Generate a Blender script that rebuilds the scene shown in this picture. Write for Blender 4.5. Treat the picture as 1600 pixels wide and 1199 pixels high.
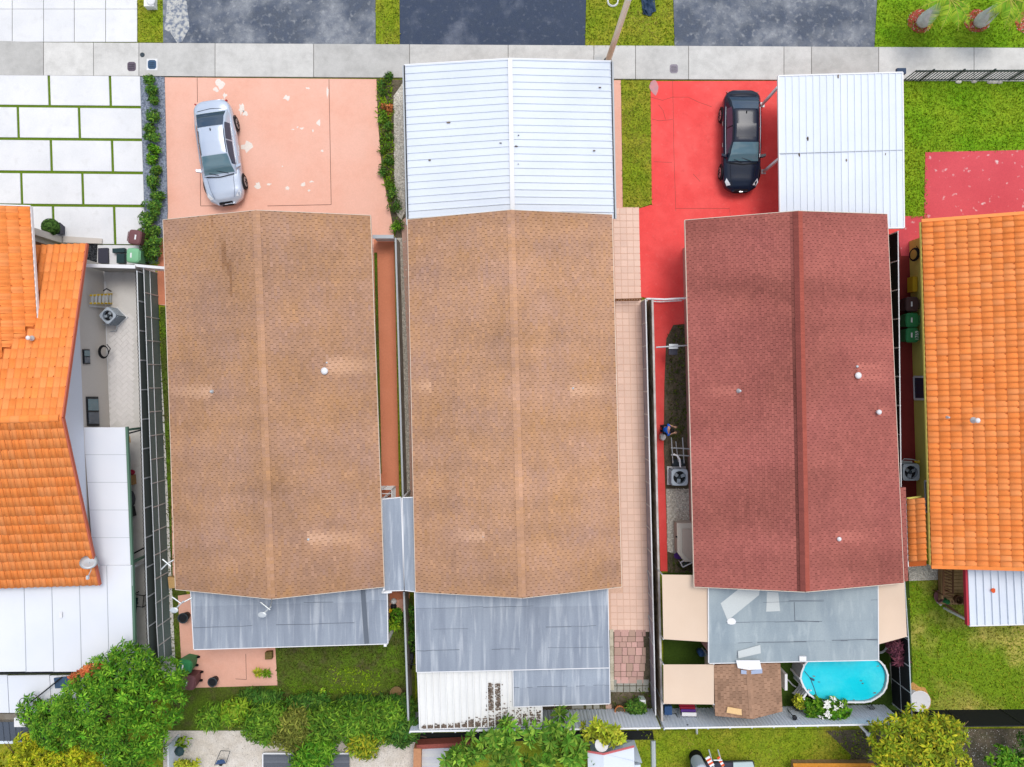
import bpy, math, random
import numpy as np
from mathutils import Vector, Matrix
rnd = random.Random(7)
nr = np.random.default_rng(11)
sc = bpy.context.scene
for o in list(bpy.data.objects): bpy.data.objects.remove(o)
COL = sc.collection
# ---------------------------------------------------------------- camera: straight down, 37 m up
FPX, CH = 1218.0, 37.0            # focal length in photo pixels, camera height
cam = bpy.data.cameras.new('camera'); cam.sensor_fit = 'HORIZONTAL'; cam.sensor_width = 36
cam.lens = 36 * FPX / 1600; cam.clip_end = 1000
camo = bpy.data.objects.new('camera', cam); COL.objects.link(camo)
camo.location = (0, 0, CH); camo.rotation_euler = (0, 0, 0); sc.camera = camo
# ---------------------------------------------------------------- sky and sun (soft, high, hazy)
SUN_EL, SUN_AZ = math.radians(66), math.radians(28)     # azimuth clockwise from north (image top)
w = bpy.data.worlds.new('World'); sc.world = w; w.use_nodes = True
nt = w.node_tree; bg = nt.nodes['Background']; bg.inputs['Strength'].default_value = 0.145
sky = nt.nodes.new('ShaderNodeTexSky'); sky.sky_type = 'NISHITA'; sky.sun_disc = False
sky.sun_elevation = SUN_EL; sky.sun_rotation = SUN_AZ
sky.air_density = 1.0; sky.dust_density = 3.0; sky.ozone_density = 1.0
tcw = nt.nodes.new('ShaderNodeTexCoord'); nzw = nt.nodes.new('ShaderNodeTexNoise')
nzw.inputs['Scale'].default_value = 2.2; nzw.inputs['Detail'].default_value = 6
mrw = nt.nodes.new('ShaderNodeMapRange'); mrw.inputs[1].default_value = .43; mrw.inputs[2].default_value = .60
mrw.inputs[4].default_value = .85
mxw = nt.nodes.new('ShaderNodeMix'); mxw.data_type = 'RGBA'; mxw.inputs['B'].default_value = (6.6, 6.8, 7.2, 1)
nt.links.new(tcw.outputs['Generated'], nzw.inputs['Vector']); nt.links.new(nzw.outputs['Fac'], mrw.inputs[0])
nt.links.new(mrw.outputs[0], mxw.inputs['Factor']); nt.links.new(sky.outputs[0], mxw.inputs['A'])
nt.links.new(mxw.outputs['Result'], bg.inputs['Color'])
sl = bpy.data.lights.new('sun', 'SUN'); sl.energy = 1.15; sl.angle = math.radians(24); sl.color = (1, .98, .95)
so = bpy.data.objects.new('sun', sl); COL.objects.link(so)
sd = Vector((math.sin(SUN_AZ)*math.cos(SUN_EL), math.cos(SUN_AZ)*math.cos(SUN_EL), math.sin(SUN_EL)))
so.rotation_euler = sd.to_track_quat('Z', 'Y').to_euler(); so.location = (15, 15, 60)
vs = sc.view_settings; vs.view_transform = 'Standard'; vs.look = 'None'; vs.exposure = 0.38; vs.gamma = 1
vs.use_curve_mapping = False
try:
    sc.cycles.max_bounces = 6; sc.cycles.diffuse_bounces = 4; sc.cycles.transparent_max_bounces = 12
except Exception: pass

# ---------------------------------------------------------------- helpers
def W(px, py, z=0.0):
    k = (CH - z) / FPX
    return Vector(((px - 800) * k, -(py - 599.5) * k, z))
def PX(v):
    k = FPX / (CH - v[2]); return v[0]*k + 800, 599.5 - v[1]*k
def c(r, g, b, k=.8):
    f = lambda u: ((u/255+.055)/1.055)**2.4 if u > 10.3 else u/255/12.92
    return (f(r)*k, f(g)*k, f(b)*k, 1)

def M(name, col, rough=.85, spec=.16, metal=0, blotch=None, fine=None, bump=None, tint=None, rand=0, stretch=None, coat=0, alpha=None, mix3=None):
    """procedural material: base colour, large blotches, fine grain, bump, per-piece tint"""
    m = bpy.data.materials.new(name); m.use_nodes = True
    N = m.node_tree.nodes; L = m.node_tree.links; p = N['Principled BSDF']
    p.inputs['Roughness'].default_value = rough; p.inputs['Metallic'].default_value = metal
    p.inputs['Specular IOR Level'].default_value = spec
    if coat: p.inputs['Coat Weight'].default_value = coat; p.inputs['Coat Roughness'].default_value = .14
    geo = N.new('ShaderNodeNewGeometry'); vec = geo.outputs['Position']
    if stretch:
        mp = N.new('ShaderNodeMapping'); mp.inputs['Scale'].default_value = stretch
        L.new(vec, mp.inputs['Vector']); svec = mp.outputs['Vector']
    else: svec = vec
    def noise(v, s, d=4):
        n = N.new('ShaderNodeTexNoise'); n.inputs['Scale'].default_value = s; n.inputs['Detail'].default_value = d
        L.new(v, n.inputs['Vector']); return n.outputs['Fac']
    def rng(x, a, b, lo, hi):
        r = N.new('ShaderNodeMapRange'); L.new(x, r.inputs[0])
        for i, q in zip((1, 2, 3, 4), (a, b, lo, hi)): r.inputs[i].default_value = q
        return r.outputs[0]
    def mixc(fac, A, B, mode='MIX'):
        x = N.new('ShaderNodeMix'); x.data_type = 'RGBA'; x.blend_type = mode
        for key, val in (('Factor', fac), ('A', A), ('B', B)):
            if hasattr(val, 'links') or hasattr(val, 'is_linked'): L.new(val, x.inputs[key])
            else: x.inputs[key].default_value = val
        return x.outputs['Result']
    cur = N.new('ShaderNodeRGB'); cur.outputs[0].default_value = col; cur = cur.outputs[0]
    for bl in ([blotch] if blotch and not isinstance(blotch, list) else (blotch or [])):
        s, amt, c2 = bl[:3]; lo, hi = bl[3:5] if len(bl) > 3 else (.38, .64)
        cur = mixc(rng(noise(svec, s, 5), lo, hi, 0, amt), cur, c2)
    if fine:
        cur = mixc(1.0, cur, rng(noise(vec, fine[0], 3), .3, .7, 1-fine[1], 1+fine[1]), 'MULTIPLY')
    if rand:
        oi = N.new('ShaderNodeObjectInfo'); ad = N.new('ShaderNodeMath'); ad.operation = 'ADD'
        L.new(oi.outputs['Random'], ad.inputs[0]); L.new(geo.outputs['Random Per Island'], ad.inputs[1])
        fr = N.new('ShaderNodeMath'); fr.operation = 'FRACT'; L.new(ad.outputs[0], fr.inputs[0])
        cur = mixc(1.0, cur, rng(fr.outputs[0], 0, 1, 1-rand, 1+rand), 'MULTIPLY')
        if mix3:
            f2 = N.new('ShaderNodeMath'); f2.operation = 'MULTIPLY'; L.new(fr.outputs[0], f2.inputs[0]); f2.inputs[1].default_value = 7.31
            f3 = N.new('ShaderNodeMath'); f3.operation = 'FRACT'; L.new(f2.outputs[0], f3.inputs[0])
            cur = mixc(rng(f3.outputs[0], .35, 1, 0, mix3[0]), cur, mix3[1])
    if tint == 'obj':
        oi = N.new('ShaderNodeObjectInfo'); cur = mixc(1.0, cur, oi.outputs['Color'], 'MULTIPLY')
    elif tint == 'attr':
        at = N.new('ShaderNodeAttribute'); at.attribute_name = 'tint'; cur = mixc(1.0, cur, at.outputs['Color'], 'MULTIPLY')
    L.new(cur, p.inputs['Base Color'])
    if bump:
        bn = N.new('ShaderNodeBump'); bn.inputs['Strength'].default_value = bump[1]; bn.inputs['Distance'].default_value = .03
        L.new(noise(vec, bump[0], 4), bn.inputs['Height']); L.new(bn.outputs[0], p.inputs['Normal'])
    if alpha is not None: p.inputs['Alpha'].default_value = alpha
    return m

class MB:
    def __init__(s): s.v = []; s.f = []
    def add(s, vs, fs):
        n = len(s.v); s.v += [tuple(q) for q in vs]; s.f += [tuple(i+n for i in f) for f in fs]; return s
    def prism(s, pts, z0, z1, bottom=True):
        n = len(pts); a = sum(pts[i][0]*pts[(i+1) % n][1]-pts[(i+1) % n][0]*pts[i][1] for i in range(n))
        if a < 0: pts = pts[::-1]
        vs = [(p[0], p[1], z1) for p in pts] + [(p[0], p[1], z0) for p in pts]
        fs = [tuple(range(n))] + [(i, i+n, (i+1) % n+n, (i+1) % n) for i in range(n)]
        if bottom: fs.append(tuple(range(2*n-1, n-1, -1)))
        return s.add(vs, fs)
    def box(s, cn, sz, rz=0, R=None):
        R = R or Matrix.Rotation(rz, 3, 'Z'); cn = Vector(cn); hx, hy, hz = (q/2 for q in sz)
        vs = [cn + R @ Vector((x, y, z)) for x in (-hx, hx) for y in (-hy, hy) for z in (-hz, hz)]
        return s.add(vs, [(0,1,3,2),(4,6,7,5),(0,4,5,1),(2,3,7,6),(0,2,6,4),(1,5,7,3)])
    def bar(s, a, b, wd, ht, up=(0,0,1)):
        a, b = Vector(a), Vector(b); d = b-a; l = d.length; x = d/l; u = Vector(up)
        y = u.cross(x)
        if y.length < 1e-4: y = Vector((0,1,0)).cross(x)
        y.normalize(); z = x.cross(y); R = Matrix((x, y, z)).transposed()
        return s.box((a+b)/2, (l, wd, ht), R=R)
    def tube(s, a, b, r0, r1=None, n=8, caps=True):
        r1 = r0 if r1 is None else r1; a, b = Vector(a), Vector(b); x = (b-a).normalized()
        u = x.orthogonal().normalized(); v = x.cross(u); k = len(s.v)
        vs = [p + (u*math.cos(t)+v*math.sin(t))*r for p, r in ((a, r0), (b, r1)) for t in [2*math.pi*i/n for i in range(n)]]
        fs = [(i, (i+1) % n, (i+1) % n+n, i+n) for i in range(n)]
        if caps: fs += [tuple(range(n-1, -1, -1)), tuple(range(n, 2*n))]
        return s.add(vs, fs)
    def path(s, pts, r, n=6, closed=False):
        pts = [Vector(p) for p in pts]; m = len(pts); vs = []; fs = []
        for i, p in enumerate(pts):
            a = pts[(i-1) % m] if closed or i > 0 else p; b = pts[(i+1) % m] if closed or i < m-1 else p
            x = (b-a).normalized(); u = Vector((0,0,1)).cross(x)
            if u.length < 1e-3: u = Vector((1,0,0)).cross(x)
            u.normalize(); v = x.cross(u); rr = r[i] if isinstance(r, (list, tuple)) else r
            vs += [p+(u*math.cos(2*math.pi*j/n)+v*math.sin(2*math.pi*j/n))*rr for j in range(n)]
        for i in range(m if closed else m-1):
            for j in range(n):
                fs.append((i*n+j, i*n+(j+1) % n, ((i+1) % m)*n+(j+1) % n, ((i+1) % m)*n+j))
        if not closed: fs += [tuple(range(n-1, -1, -1)), tuple(range((m-1)*n, m*n))]
        return s.add(vs, fs)
    def lathe(s, cn, prof, n=20, sx=1, sy=1):
        cn = Vector(cn); m = len(prof)
        vs = [cn+Vector((r*sx*math.cos(2*math.pi*i/n), r*sy*math.sin(2*math.pi*i/n), z)) for r, z in prof for i in range(n)]
        fs = [(j*n+i, j*n+(i+1) % n, (j+1)*n+(i+1) % n, (j+1)*n+i) for j in range(m-1) for i in range(n)]
        fs += [tuple(range(n-1, -1, -1)), tuple(range((m-1)*n, m*n))]
        return s.add(vs, fs)
    def sheet(s, a, b, cc, d, t=.004):
        a, b, cc, d = map(Vector, (a, b, cc, d)); n = (b-a).cross(d-a).normalized()*t
        return s.add([a, b, cc, d, a-n, b-n, cc-n, d-n], [(0,1,2,3),(7,6,5,4),(0,4,5,1),(1,5,6,2),(2,6,7,3),(3,7,4,0)])
    def build(s, name, mat, parent=None, smooth=False):
        off = WL.get(parent, Vector((0,0,0)))
        me = bpy.data.meshes.new(name); me.from_pydata([(x-off.x, y-off.y, z-off.z) for x, y, z in s.v], [], s.f)
        me.validate(); me.materials.append(mat); me.shade_smooth() if smooth else me.shade_flat()
        if mat.get('leafy'): me.attributes.new('tint', 'FLOAT_COLOR', 'FACE').data.foreach_set('color', [1.0]*(4*len(me.polygons)))
        o = bpy.data.objects.new(name, me); COL.objects.link(o)
        if parent: o.parent = parent
        WL[o] = off.copy(); return o
WL = {}
def tag(o, label, cat=None, group=None, kind=None):
    o['label'] = label
    if cat: o['category'] = cat
    if group: o['group'] = group
    if kind: o['kind'] = kind
    return o
def thing(name, label, cat, loc, group=None):
    o = bpy.data.objects.new(name, None); COL.objects.link(o); o.empty_display_size = .3
    o.location = loc; WL[o] = Vector(loc); return tag(o, label, cat, group)
def struct(o, label):
    o['kind'] = 'structure'; o['label'] = label; return o
def copy_tree(o, parent=None):
    q = o.copy(); COL.objects.link(q); q.parent = parent
    for ch in o.children: copy_tree(ch, q)
    return q
def npmesh(name, V, F, mat, parent=None, smooth=False, tint=None):
    """V (n,3) world coords, F (m,4) quads"""
    off = WL.get(parent, Vector((0,0,0)))
    me = bpy.data.meshes.new(name); V = np.asarray(V, float)-np.array(off); F = np.asarray(F, np.int32); k = F.shape[1]
    me.vertices.add(len(V)); me.vertices.foreach_set('co', V.astype(np.float32).ravel())
    me.loops.add(F.size); me.loops.foreach_set('vertex_index', F.ravel())
    me.polygons.add(len(F)); me.polygons.foreach_set('loop_start', np.arange(0, F.size, k, dtype=np.int32))
    try: me.polygons.foreach_set('loop_total', np.full(len(F), k, np.int32))
    except Exception: pass
    if tint is None and mat.get('leafy'): tint = np.ones((len(F), 3))
    if tint is not None:
        a = me.attributes.new('tint', 'FLOAT_COLOR', 'FACE')
        t = np.ones((len(F), 4), np.float32); t[:, :3] = tint; a.data.foreach_set('color', t.ravel())
    me.update(calc_edges=True); me.validate(); me.materials.append(mat)
    me.shade_smooth() if smooth else me.shade_flat()
    o = bpy.data.objects.new(name, me); COL.objects.link(o)
    if parent: o.parent = parent
    WL[o] = off.copy(); return o
def slab(name, pxs, zt, th, mat, parent=None):
    return MB().prism([W(x, y, zt) for x, y in pxs], zt-th, zt).build(name, mat, parent)
def inpoly(x, y, P):
    r = False; n = len(P)
    for i in range(n):
        x1, y1 = P[i]; x2, y2 = P[(i+1) % n]
        if (y1 > y) != (y2 > y) and x < (x2-x1)*(y-y1)/(y2-y1)+x1: r = not r
    return r
def blob(px, py, rx, ry, z, n=9, seed=0, jag=.35):
    r = random.Random(seed); out = []
    for i in range(n):
        t = 2*math.pi*i/n; k = 1+r.uniform(-jag, jag); out.append(W(px+rx*k*math.cos(t), py+ry*k*math.sin(t), z))
    return out

# ---------------------------------------------------------------- materials
G = M('lawn_green', c(140,158,32), blotch=[(.55,.8,c(170,160,54)), (2.3,.5,c(98,128,24))], fine=(14,.35), bump=(18,.9))
Gr = M('lawn_lush', c(118,166,20), blotch=[(.5,.7,c(156,178,40)), (2.6,.4,c(84,132,16))], fine=(14,.35), bump=(18,.9))
Gs = M('lawn_straw', c(122,152,28), blotch=[(.40,.95,c(196,180,92),.46,.62), (2.3,.4,c(92,124,22))], fine=(14,.35), bump=(18,.9))
Gd = M('lawn_dark', c(84,96,36), blotch=[(.6,.8,c(96,132,22)), (1.6,.7,c(92,84,58),.48,.66)], fine=(15,.4), bump=(18,.9))
blade = M('grass_blades', c(136,164,28), rough=.7, rand=.24, blotch=(.42,.85,c(194,180,90),.50,.64), mix3=(.7, c(184,176,58)))
blade_l = M('grass_blades_lush', c(124,172,18), rough=.7, rand=.28, mix3=(.5, c(176,194,50)), blotch=(.5,.6,c(164,182,40)))
blade_d = M('grass_blades_dark', c(86,108,34), rough=.7, rand=.4, mix3=(.6, c(130,120,66)))
turf = M('artificial_turf', c(104,132,30), fine=(30,.3), bump=(40,.6))
turf_d = M('artificial_turf_dark', c(62,86,24), fine=(30,.3), bump=(40,.6))
soil = M('bare_soil', c(98,88,74), blotch=[(1.2,.7,c(124,112,92)), (3.5,.5,c(70,74,46))], fine=(16,.3), bump=(14,.8))
sand = M('pale_sand', c(226,218,206), blotch=(2.2,.5,c(200,188,170)), fine=(20,.16), bump=(22,.5))
conc = M('concrete', c(214,213,208), blotch=[(1.1,.6,c(188,187,182)), (4,.35,c(228,227,222))], fine=(24,.06), bump=(40,.15), tint='obj')
conc_w = M('white_concrete', c(240,240,239), blotch=[(.8,.6,c(228,229,229)), (2.4,.35,c(216,215,211),.56,.72)], fine=(26,.035), bump=(40,.1), tint='obj')
asph = M('asphalt_worn', c(92,99,110), blotch=[(.5,.85,c(158,162,166),.42,.6), (2.2,.6,c(84,94,112)), (4.5,.45,c(186,188,188),.55,.74)], fine=(20,.12), bump=(30,.4))
asph_b = M('asphalt_sealed', c(70,80,97), blotch=[(.6,.75,c(128,134,146),.53,.7), (3,.4,c(62,74,98)), (5,.3,c(140,146,154),.58,.76)], fine=(22,.09), bump=(30,.35))
salmon = M('salmon_paint', c(243,190,168), rough=.8, blotch=[(.5,.6,c(240,176,150)), (3,.3,c(250,196,174))], fine=(18,.035), bump=(30,.12))
salmon_d = M('terracotta_paint', c(226,146,112), rough=.8, blotch=(.8,.5,c(214,134,98)), fine=(18,.05), bump=(30,.12))
redp = M('red_paint', c(250,86,82), rough=.75, blotch=[(.4,.7,c(255,106,100)), (1.3,.5,c(236,72,70)), (2.4,.3,c(204,66,64),.62,.76), (5,.3,c(246,124,116),.58,.74)], fine=(18,.04), bump=(30,.12))
redw = M('weathered_red_paint', c(222,90,98), rough=.8, blotch=[(.5,.5,c(206,76,86)), (3.2,.9,c(236,214,212),.63,.74)], fine=(18,.06), bump=(30,.2))
chip = M('bare_concrete_chip', c(242,232,220), fine=(20,.06))
crack = M('dark_joint', c(120,86,74)); joint = M('joint_line', c(120,118,112))
gravel_b = M('blue_gravel', c(156,164,176), blotch=(9,.8,c(92,104,122),.42,.6), fine=(40,.35), bump=(34,1))
gravel_w = M('pale_gravel', c(222,216,202), blotch=(10,.6,c(160,152,134),.45,.6), fine=(40,.3), bump=(34,1))
stone_w = M('pale_stones', c(224,220,208), rand=.35, rough=.9); stone_b = M('blue_stones', c(150,160,175), rand=.4, rough=.9)
stone_k = M('black_pebbles', c(38,40,44), rand=.5, rough=.4, mix3=(.5, c(130,134,138)))
shing = M('brown_shingle', c(190,147,116), rough=.95, spec=.15, fine=(30,.10), tint='attr')
shing_r = M('red_shingle', c(166,98,88), rough=.95, spec=.15, fine=(30,.10), tint='attr')
deck_b = M('shingle_underlay', c(112,82,60), rough=.95); deck_r = M('red_underlay', c(104,54,50), rough=.95)
tile = M('orange_clay_tile', c(255,152,78), rough=.75, blotch=[(.7,.5,c(252,138,62)), (2.6,.25,c(226,116,50),.56,.74)], fine=(26,.07), rand=.07, mix3=(.35, c(255,176,116)))
tile_deck = M('tile_underlay', c(190,96,44), rough=.9)
wmetal = M('white_metal_panel', c(228,235,243), rough=.5, spec=.3, blotch=(.6,.5,c(218,226,236)), fine=(9,.015), rand=.012)
wmetal2 = M('cream_metal_panel', c(240,240,236), rough=.5, spec=.4, blotch=(.8,.4,c(228,228,222)), fine=(9,.02), rand=.02)
wpaint = M('white_paint', c(240,240,240), rough=.5); galv = M('galvanised_steel', c(206,212,214), rough=.4, metal=.3)
insul = M('white_insulated_panel', c(236,239,243), rough=.5, spec=.3, blotch=(.5,.6,c(226,231,238)))
greentrim = M('green_gutter', c(96,128,108), rough=.5); greytrim = M('grey_edge', c(190,196,200), rough=.5)
felt = M('grey_roll_roofing', c(158,167,178), rough=.9, spec=.2, tint='obj', stretch=(3.2,.28,1), blotch=[(1.0,.8,c(138,147,160)), (1.6,.55,c(200,206,212),.52,.68)], fine=(22,.05), bump=(40,.15), rand=.035)
felt_g = M('grey_green_roll_roofing', c(164,176,180), rough=.9, spec=.2, stretch=(1.6,.4,1), blotch=[(.9,.8,c(142,156,164)), (2.4,.5,c(186,196,198),.54,.7)], fine=(22,.05), bump=(40,.15), rand=.03)
felt_l = M('pale_roofing_patch', c(206,212,210), rough=.9, fine=(20,.04)); tar = M('tar_seam', c(104,112,122), rough=.8)
beige = M('beige_stucco', c(214,206,196), rough=.9, fine=(24,.04), bump=(40,.2)); whitewall = M('white_stucco', c(226,232,242), rough=.9, fine=(24,.03))
yellow = M('yellow_stucco', c(240,228,120), rough=.9, blotch=(1,.4,c(232,216,104)), fine=(24,.04), bump=(40,.2))
tanwall = M('tan_stucco', c(228,204,180), rough=.9, fine=(24,.04)); redwall = M('pink_stucco', c(206,150,140), rough=.9, fine=(24,.04))
wallgrey = M('grey_block_wall', c(176,172,166), rough=.9, blotch=(1.4,.7,c(140,130,116)), fine=(20,.08), bump=(30,.3))
wallstain = M('stained_block_wall', c(158,136,108), rough=.9, stretch=(1,1.5,1), blotch=[(1.3,.9,c(96,74,50)), (3,.5,c(200,190,172))], fine=(20,.1), bump=(30,.3))
dark = M('black_plastic', c(38,40,44), rough=.5); rubber = M('black_rubber', c(28,28,30), rough=.7)
screen = M('dark_privacy_screen', c(86,94,90), rough=.9, fine=(30,.12)); screen_b = M('black_privacy_screen', c(36,38,38), rough=.9, fine=(30,.12))
mesh_m = M('green_chain_link', c(122,144,142), rough=.7, alpha=.8, fine=(22,.15))
fence_blk = M('dark_green_metal', c(52,66,64), rough=.5); lav = M('lavender_grey_metal', c(172,166,178), rough=.55, blotch=(1.6,.7,c(136,142,158)), fine=(18,.06))
sheet_b = M('pale_blue_sheet_metal', c(228,238,248), rough=.55, blotch=(1.2,.5,c(212,226,242)), rand=.03)
glass = M('dark_glass', c(52,74,96,.7), rough=.06, spec=.7); glass_h = M('window_glass', c(84,120,130), rough=.08, spec=.7)
screen_w = M('windscreen_glass', c(96,128,138), rough=.05, spec=.8)
silver = M('silver_car_paint', c(200,212,228), rough=.25, metal=.3, spec=.5, coat=.8)
black = M('black_car_paint', c(18,30,50), rough=.25, spec=.25, coat=.22); chrome = M('chrome_trim', c(220,222,226), rough=.2, metal=.9)  # black: blue of the reflected sky is put into the base colour
rimm = M('alloy_rim', c(190,194,198), rough=.3, metal=.7); lampw = M('headlight_lens', c(226,232,236), rough=.1); lampr = M('taillight_lens', c(170,40,44), rough=.15)
binbrown = M('maroon_bin', c(122,82,84), rough=.5); bingreen = M('green_bin', c(58,136,84), rough=.5); bingreen_l = M('pale_green_bin', c(134,196,150), rough=.5)
wood = M('weathered_wood', c(186,152,110), rough=.8, stretch=(6,1,1), blotch=(2,.6,c(160,124,84)), fine=(20,.1)); woodd = M('dark_wood', c(112,78,56), rough=.8, fine=(20,.15))
tan = M('tan_shade_cloth', c(230,206,182), rough=.95, blotch=(.7,.4,c(222,196,170)), fine=(40,.02))
water = M('pool_water', c(30,222,238), rough=.06, spec=.5, blotch=[(.8,.7,c(96,238,246)), (3,.3,c(4,204,230))], bump=(9,.25))
linerb = M('blue_pool_liner', c(30,180,210)); leaf_debris = M('dead_leaves', c(116,102,90), rand=.5, rough=.9)
bluecloth = M('blue_cloth', c(30,104,214), rough=.9); skin = M('skin', c(196,150,124), rough=.6); hair = M('black_hair', c(24,20,20), rough=.7); trouser = M('dark_trousers', c(44,46,56), rough=.9)
navy = M('navy_tarpaulin', c(52,72,98), rough=.5, blotch=(3,.5,c(36,52,76))); mulch_r = M('red_mulch', c(196,92,74), fine=(24,.3), bump=(26,1), blotch=(7,.5,c(160,66,54)))
mulch_o = M('orange_mulch', c(216,166,98), fine=(24,.3), bump=(26,1)); trunkw = M('pale_palm_trunk', c(236,236,232), rough=.8, blotch=(5,.5,c(176,178,174))); bark = M('bark', c(112,92,72), rough=.9, fine=(18,.2))
polem = M('concrete_pole', c(252,232,206), rough=.8, blotch=(1.2,.5,c(252,232,208))); pinkt = M('pink_paver', c(247,214,194), rough=.85, rand=.045, blotch=(.8,.5,c(240,204,184)), fine=(24,.04), bump=(40,.12))
grout = M('paver_grout', c(230,192,168), fine=(20,.08)); oldpink = M('old_pink_paver', c(216,174,164), rough=.9, rand=.14, mix3=(.8, c(190,164,144)), fine=(20,.08)); oldgrey = M('old_grey_paver', c(168,168,158), rough=.9, rand=.12, fine=(20,.1))
herr = M('pale_herringbone_paver', c(236,232,227), rough=.85, rand=.03, fine=(20,.04)); slate = M('slate_panel', c(66,66,78), rough=.5, fine=(20,.05)); teal = M('dark_teal_plastic', c(44,68,70), rough=.5)
yel = M('yellow_plastic', c(236,196,40), rough=.5); acw = M('grey_ac_casing', c(182,192,200), rough=.5); acd = M('dark_ac_louvre', c(64,74,80), rough=.6); terr = M('terracotta_pot', c(196,124,76), rough=.8)
blue_p = M('blue_plastic', c(58,92,140), rough=.4); purple = M('purple_cloth', c(96,60,140), rough=.9); redc = M('crimson_cloth', c(170,44,66), rough=.9); oran = M('orange_plastic', c(230,96,50), rough=.5)
def LF(name, a, b, r=.3):
    m = M(name, a, rough=.65, spec=.12, rand=r, mix3=(.7, b), tint='attr'); m['leafy'] = 1; return m
leaf_mango = LF('mango_leaf', c(70,126,24), c(154,198,54), .4); leaf_yel = LF('yellow_green_leaf', c(150,166,26), c(224,204,50)); leaf_dk = LF('deep_green_leaf', c(58,104,34), c(116,150,54))
leaf_shrub = LF('shrub_leaf', c(66,112,40), c(140,176,60)); leaf_fr = LF('rosette_leaf', c(92,144,44), c(184,214,84)); leaf_hedge = LF('strap_leaf', c(80,126,30), c(150,184,56)); leaf_palm = LF('palm_leaflet', c(110,156,34), c(190,204,60))
leaf_or = LF('orange_new_leaf', c(206,104,64), c(230,150,80)); leaf_pu = LF('purple_leaf', c(96,52,66), c(140,80,90)); leaf_ylw = LF('croton_leaf', c(158,176,46), c(226,214,72))
leaf_box = LF('boxwood_leaf', c(70,106,42), c(100,136,60))
# ================================================================ SETTING: ground, street, pavements, drives
def sheetpoly(name, pxs, z, mat, label, parent=None, th=.02):
    o = slab(name, pxs, z, th, mat, parent)
    if parent is None: struct(o, label)
    return o
g = MB().add([(-220,-220,-.03),(220,-220,-.03),(220,220,-.03),(-220,220,-.03)], [(0,1,2,3)]).build('ground', G)
struct(g, 'grassy ground under the whole neighbourhood')
struct(MB().prism([W(-1500,-330), W(3100,-300), W(3100,-62), W(-1500,-90)], -.02, .0).build('street', asph), 'grey asphalt street beyond the driveway aprons')
def tufts(name, poly, dens, mat, label, h=(.05,.11), wd=(.02,.045), seed=1, holes=(), parent=None):
    """stuff: grass blades as leaning triangles over a pixel polygon"""
    r = np.random.default_rng(seed); P = [W(x, y) for x, y in poly]
    x0, x1 = min(p.x for p in P), max(p.x for p in P); y0, y1 = min(p.y for p in P), max(p.y for p in P)
    n = int((x1-x0)*(y1-y0)*dens); X = r.uniform(x0, x1, n); Y = r.uniform(y0, y1, n)
    PP = [(p.x, p.y) for p in P]; HH = [[(W(*q).x, W(*q).y) for q in hp] for hp in holes]
    def inside(PQ):
        res = np.zeros(n, bool); m = len(PQ)
        for i in range(m):
            xa, ya = PQ[i]; xb, yb = PQ[(i+1) % m]
            if ya == yb: continue
            res ^= ((ya > Y) != (yb > Y)) & (X < (xb-xa)*(Y-ya)/(yb-ya)+xa)
        return res
    k = inside(PP)
    for hp in HH: k &= ~inside(hp)
    X, Y = X[k], Y[k]; n = len(X); t = r.uniform(0, 2*math.pi, n); hh = r.uniform(*h, n); ww = r.uniform(*wd, n)
    t2 = r.uniform(0, 2*math.pi, n); ln = r.uniform(.3, 1.3, n)*hh
    V = np.zeros((n, 4, 3)); dx, dy = np.cos(t)*ww, np.sin(t)*ww
    V[:, 0] = np.c_[X-dx, Y-dy, np.full(n, .0)]; V[:, 1] = np.c_[X+dx, Y+dy, np.full(n, .0)]
    V[:, 2] = np.c_[X+dx*.35+np.cos(t2)*ln, Y+dy*.35+np.sin(t2)*ln, hh]; V[:, 3] = np.c_[X-dx*.35+np.cos(t2)*ln, Y-dy*.35+np.sin(t2)*ln, hh]
    o = npmesh(name, V.reshape(-1, 3), np.arange(n*4).reshape(-1, 4), mat, parent)
    o['kind'] = 'stuff'; o['label'] = label; return o
def stones(name, poly, n, size, mat, label, seed=1, parent=None, z=0.02):
    """stuff: loose stones as little squashed octahedra"""
    r = np.random.default_rng(seed); xs = [p[0] for p in poly]; ys = [p[1] for p in poly]; out = []
    while len(out) < n:
        x, y = r.uniform(min(xs), max(xs)), r.uniform(min(ys), max(ys))
        if inpoly(x, y, poly): out.append((x, y))
    V, F = [], []
    for x, y in out:
        p = W(x, y, z); s = r.uniform(*size); a = r.uniform(0, 6.3); e = r.uniform(.6, 1)
        ring = [(p.x+s*math.cos(a+i*1.5708)*(1 if i % 2 else e), p.y+s*math.sin(a+i*1.5708)*(1 if i % 2 else e), z) for i in range(4)]
        b = len(V); V += ring+[(p.x, p.y, z+s*.7)]; F += [(b, b+1, b+4, b+4), (b+1, b+2, b+4, b+4), (b+2, b+3, b+4, b+4), (b+3, b, b+4, b+4)]
    me = MB(); me.v = V; me.f = [f[:3] for f in F]; o = me.build(name, mat, parent); o['kind'] = 'stuff'; o['label'] = label; return o

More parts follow.
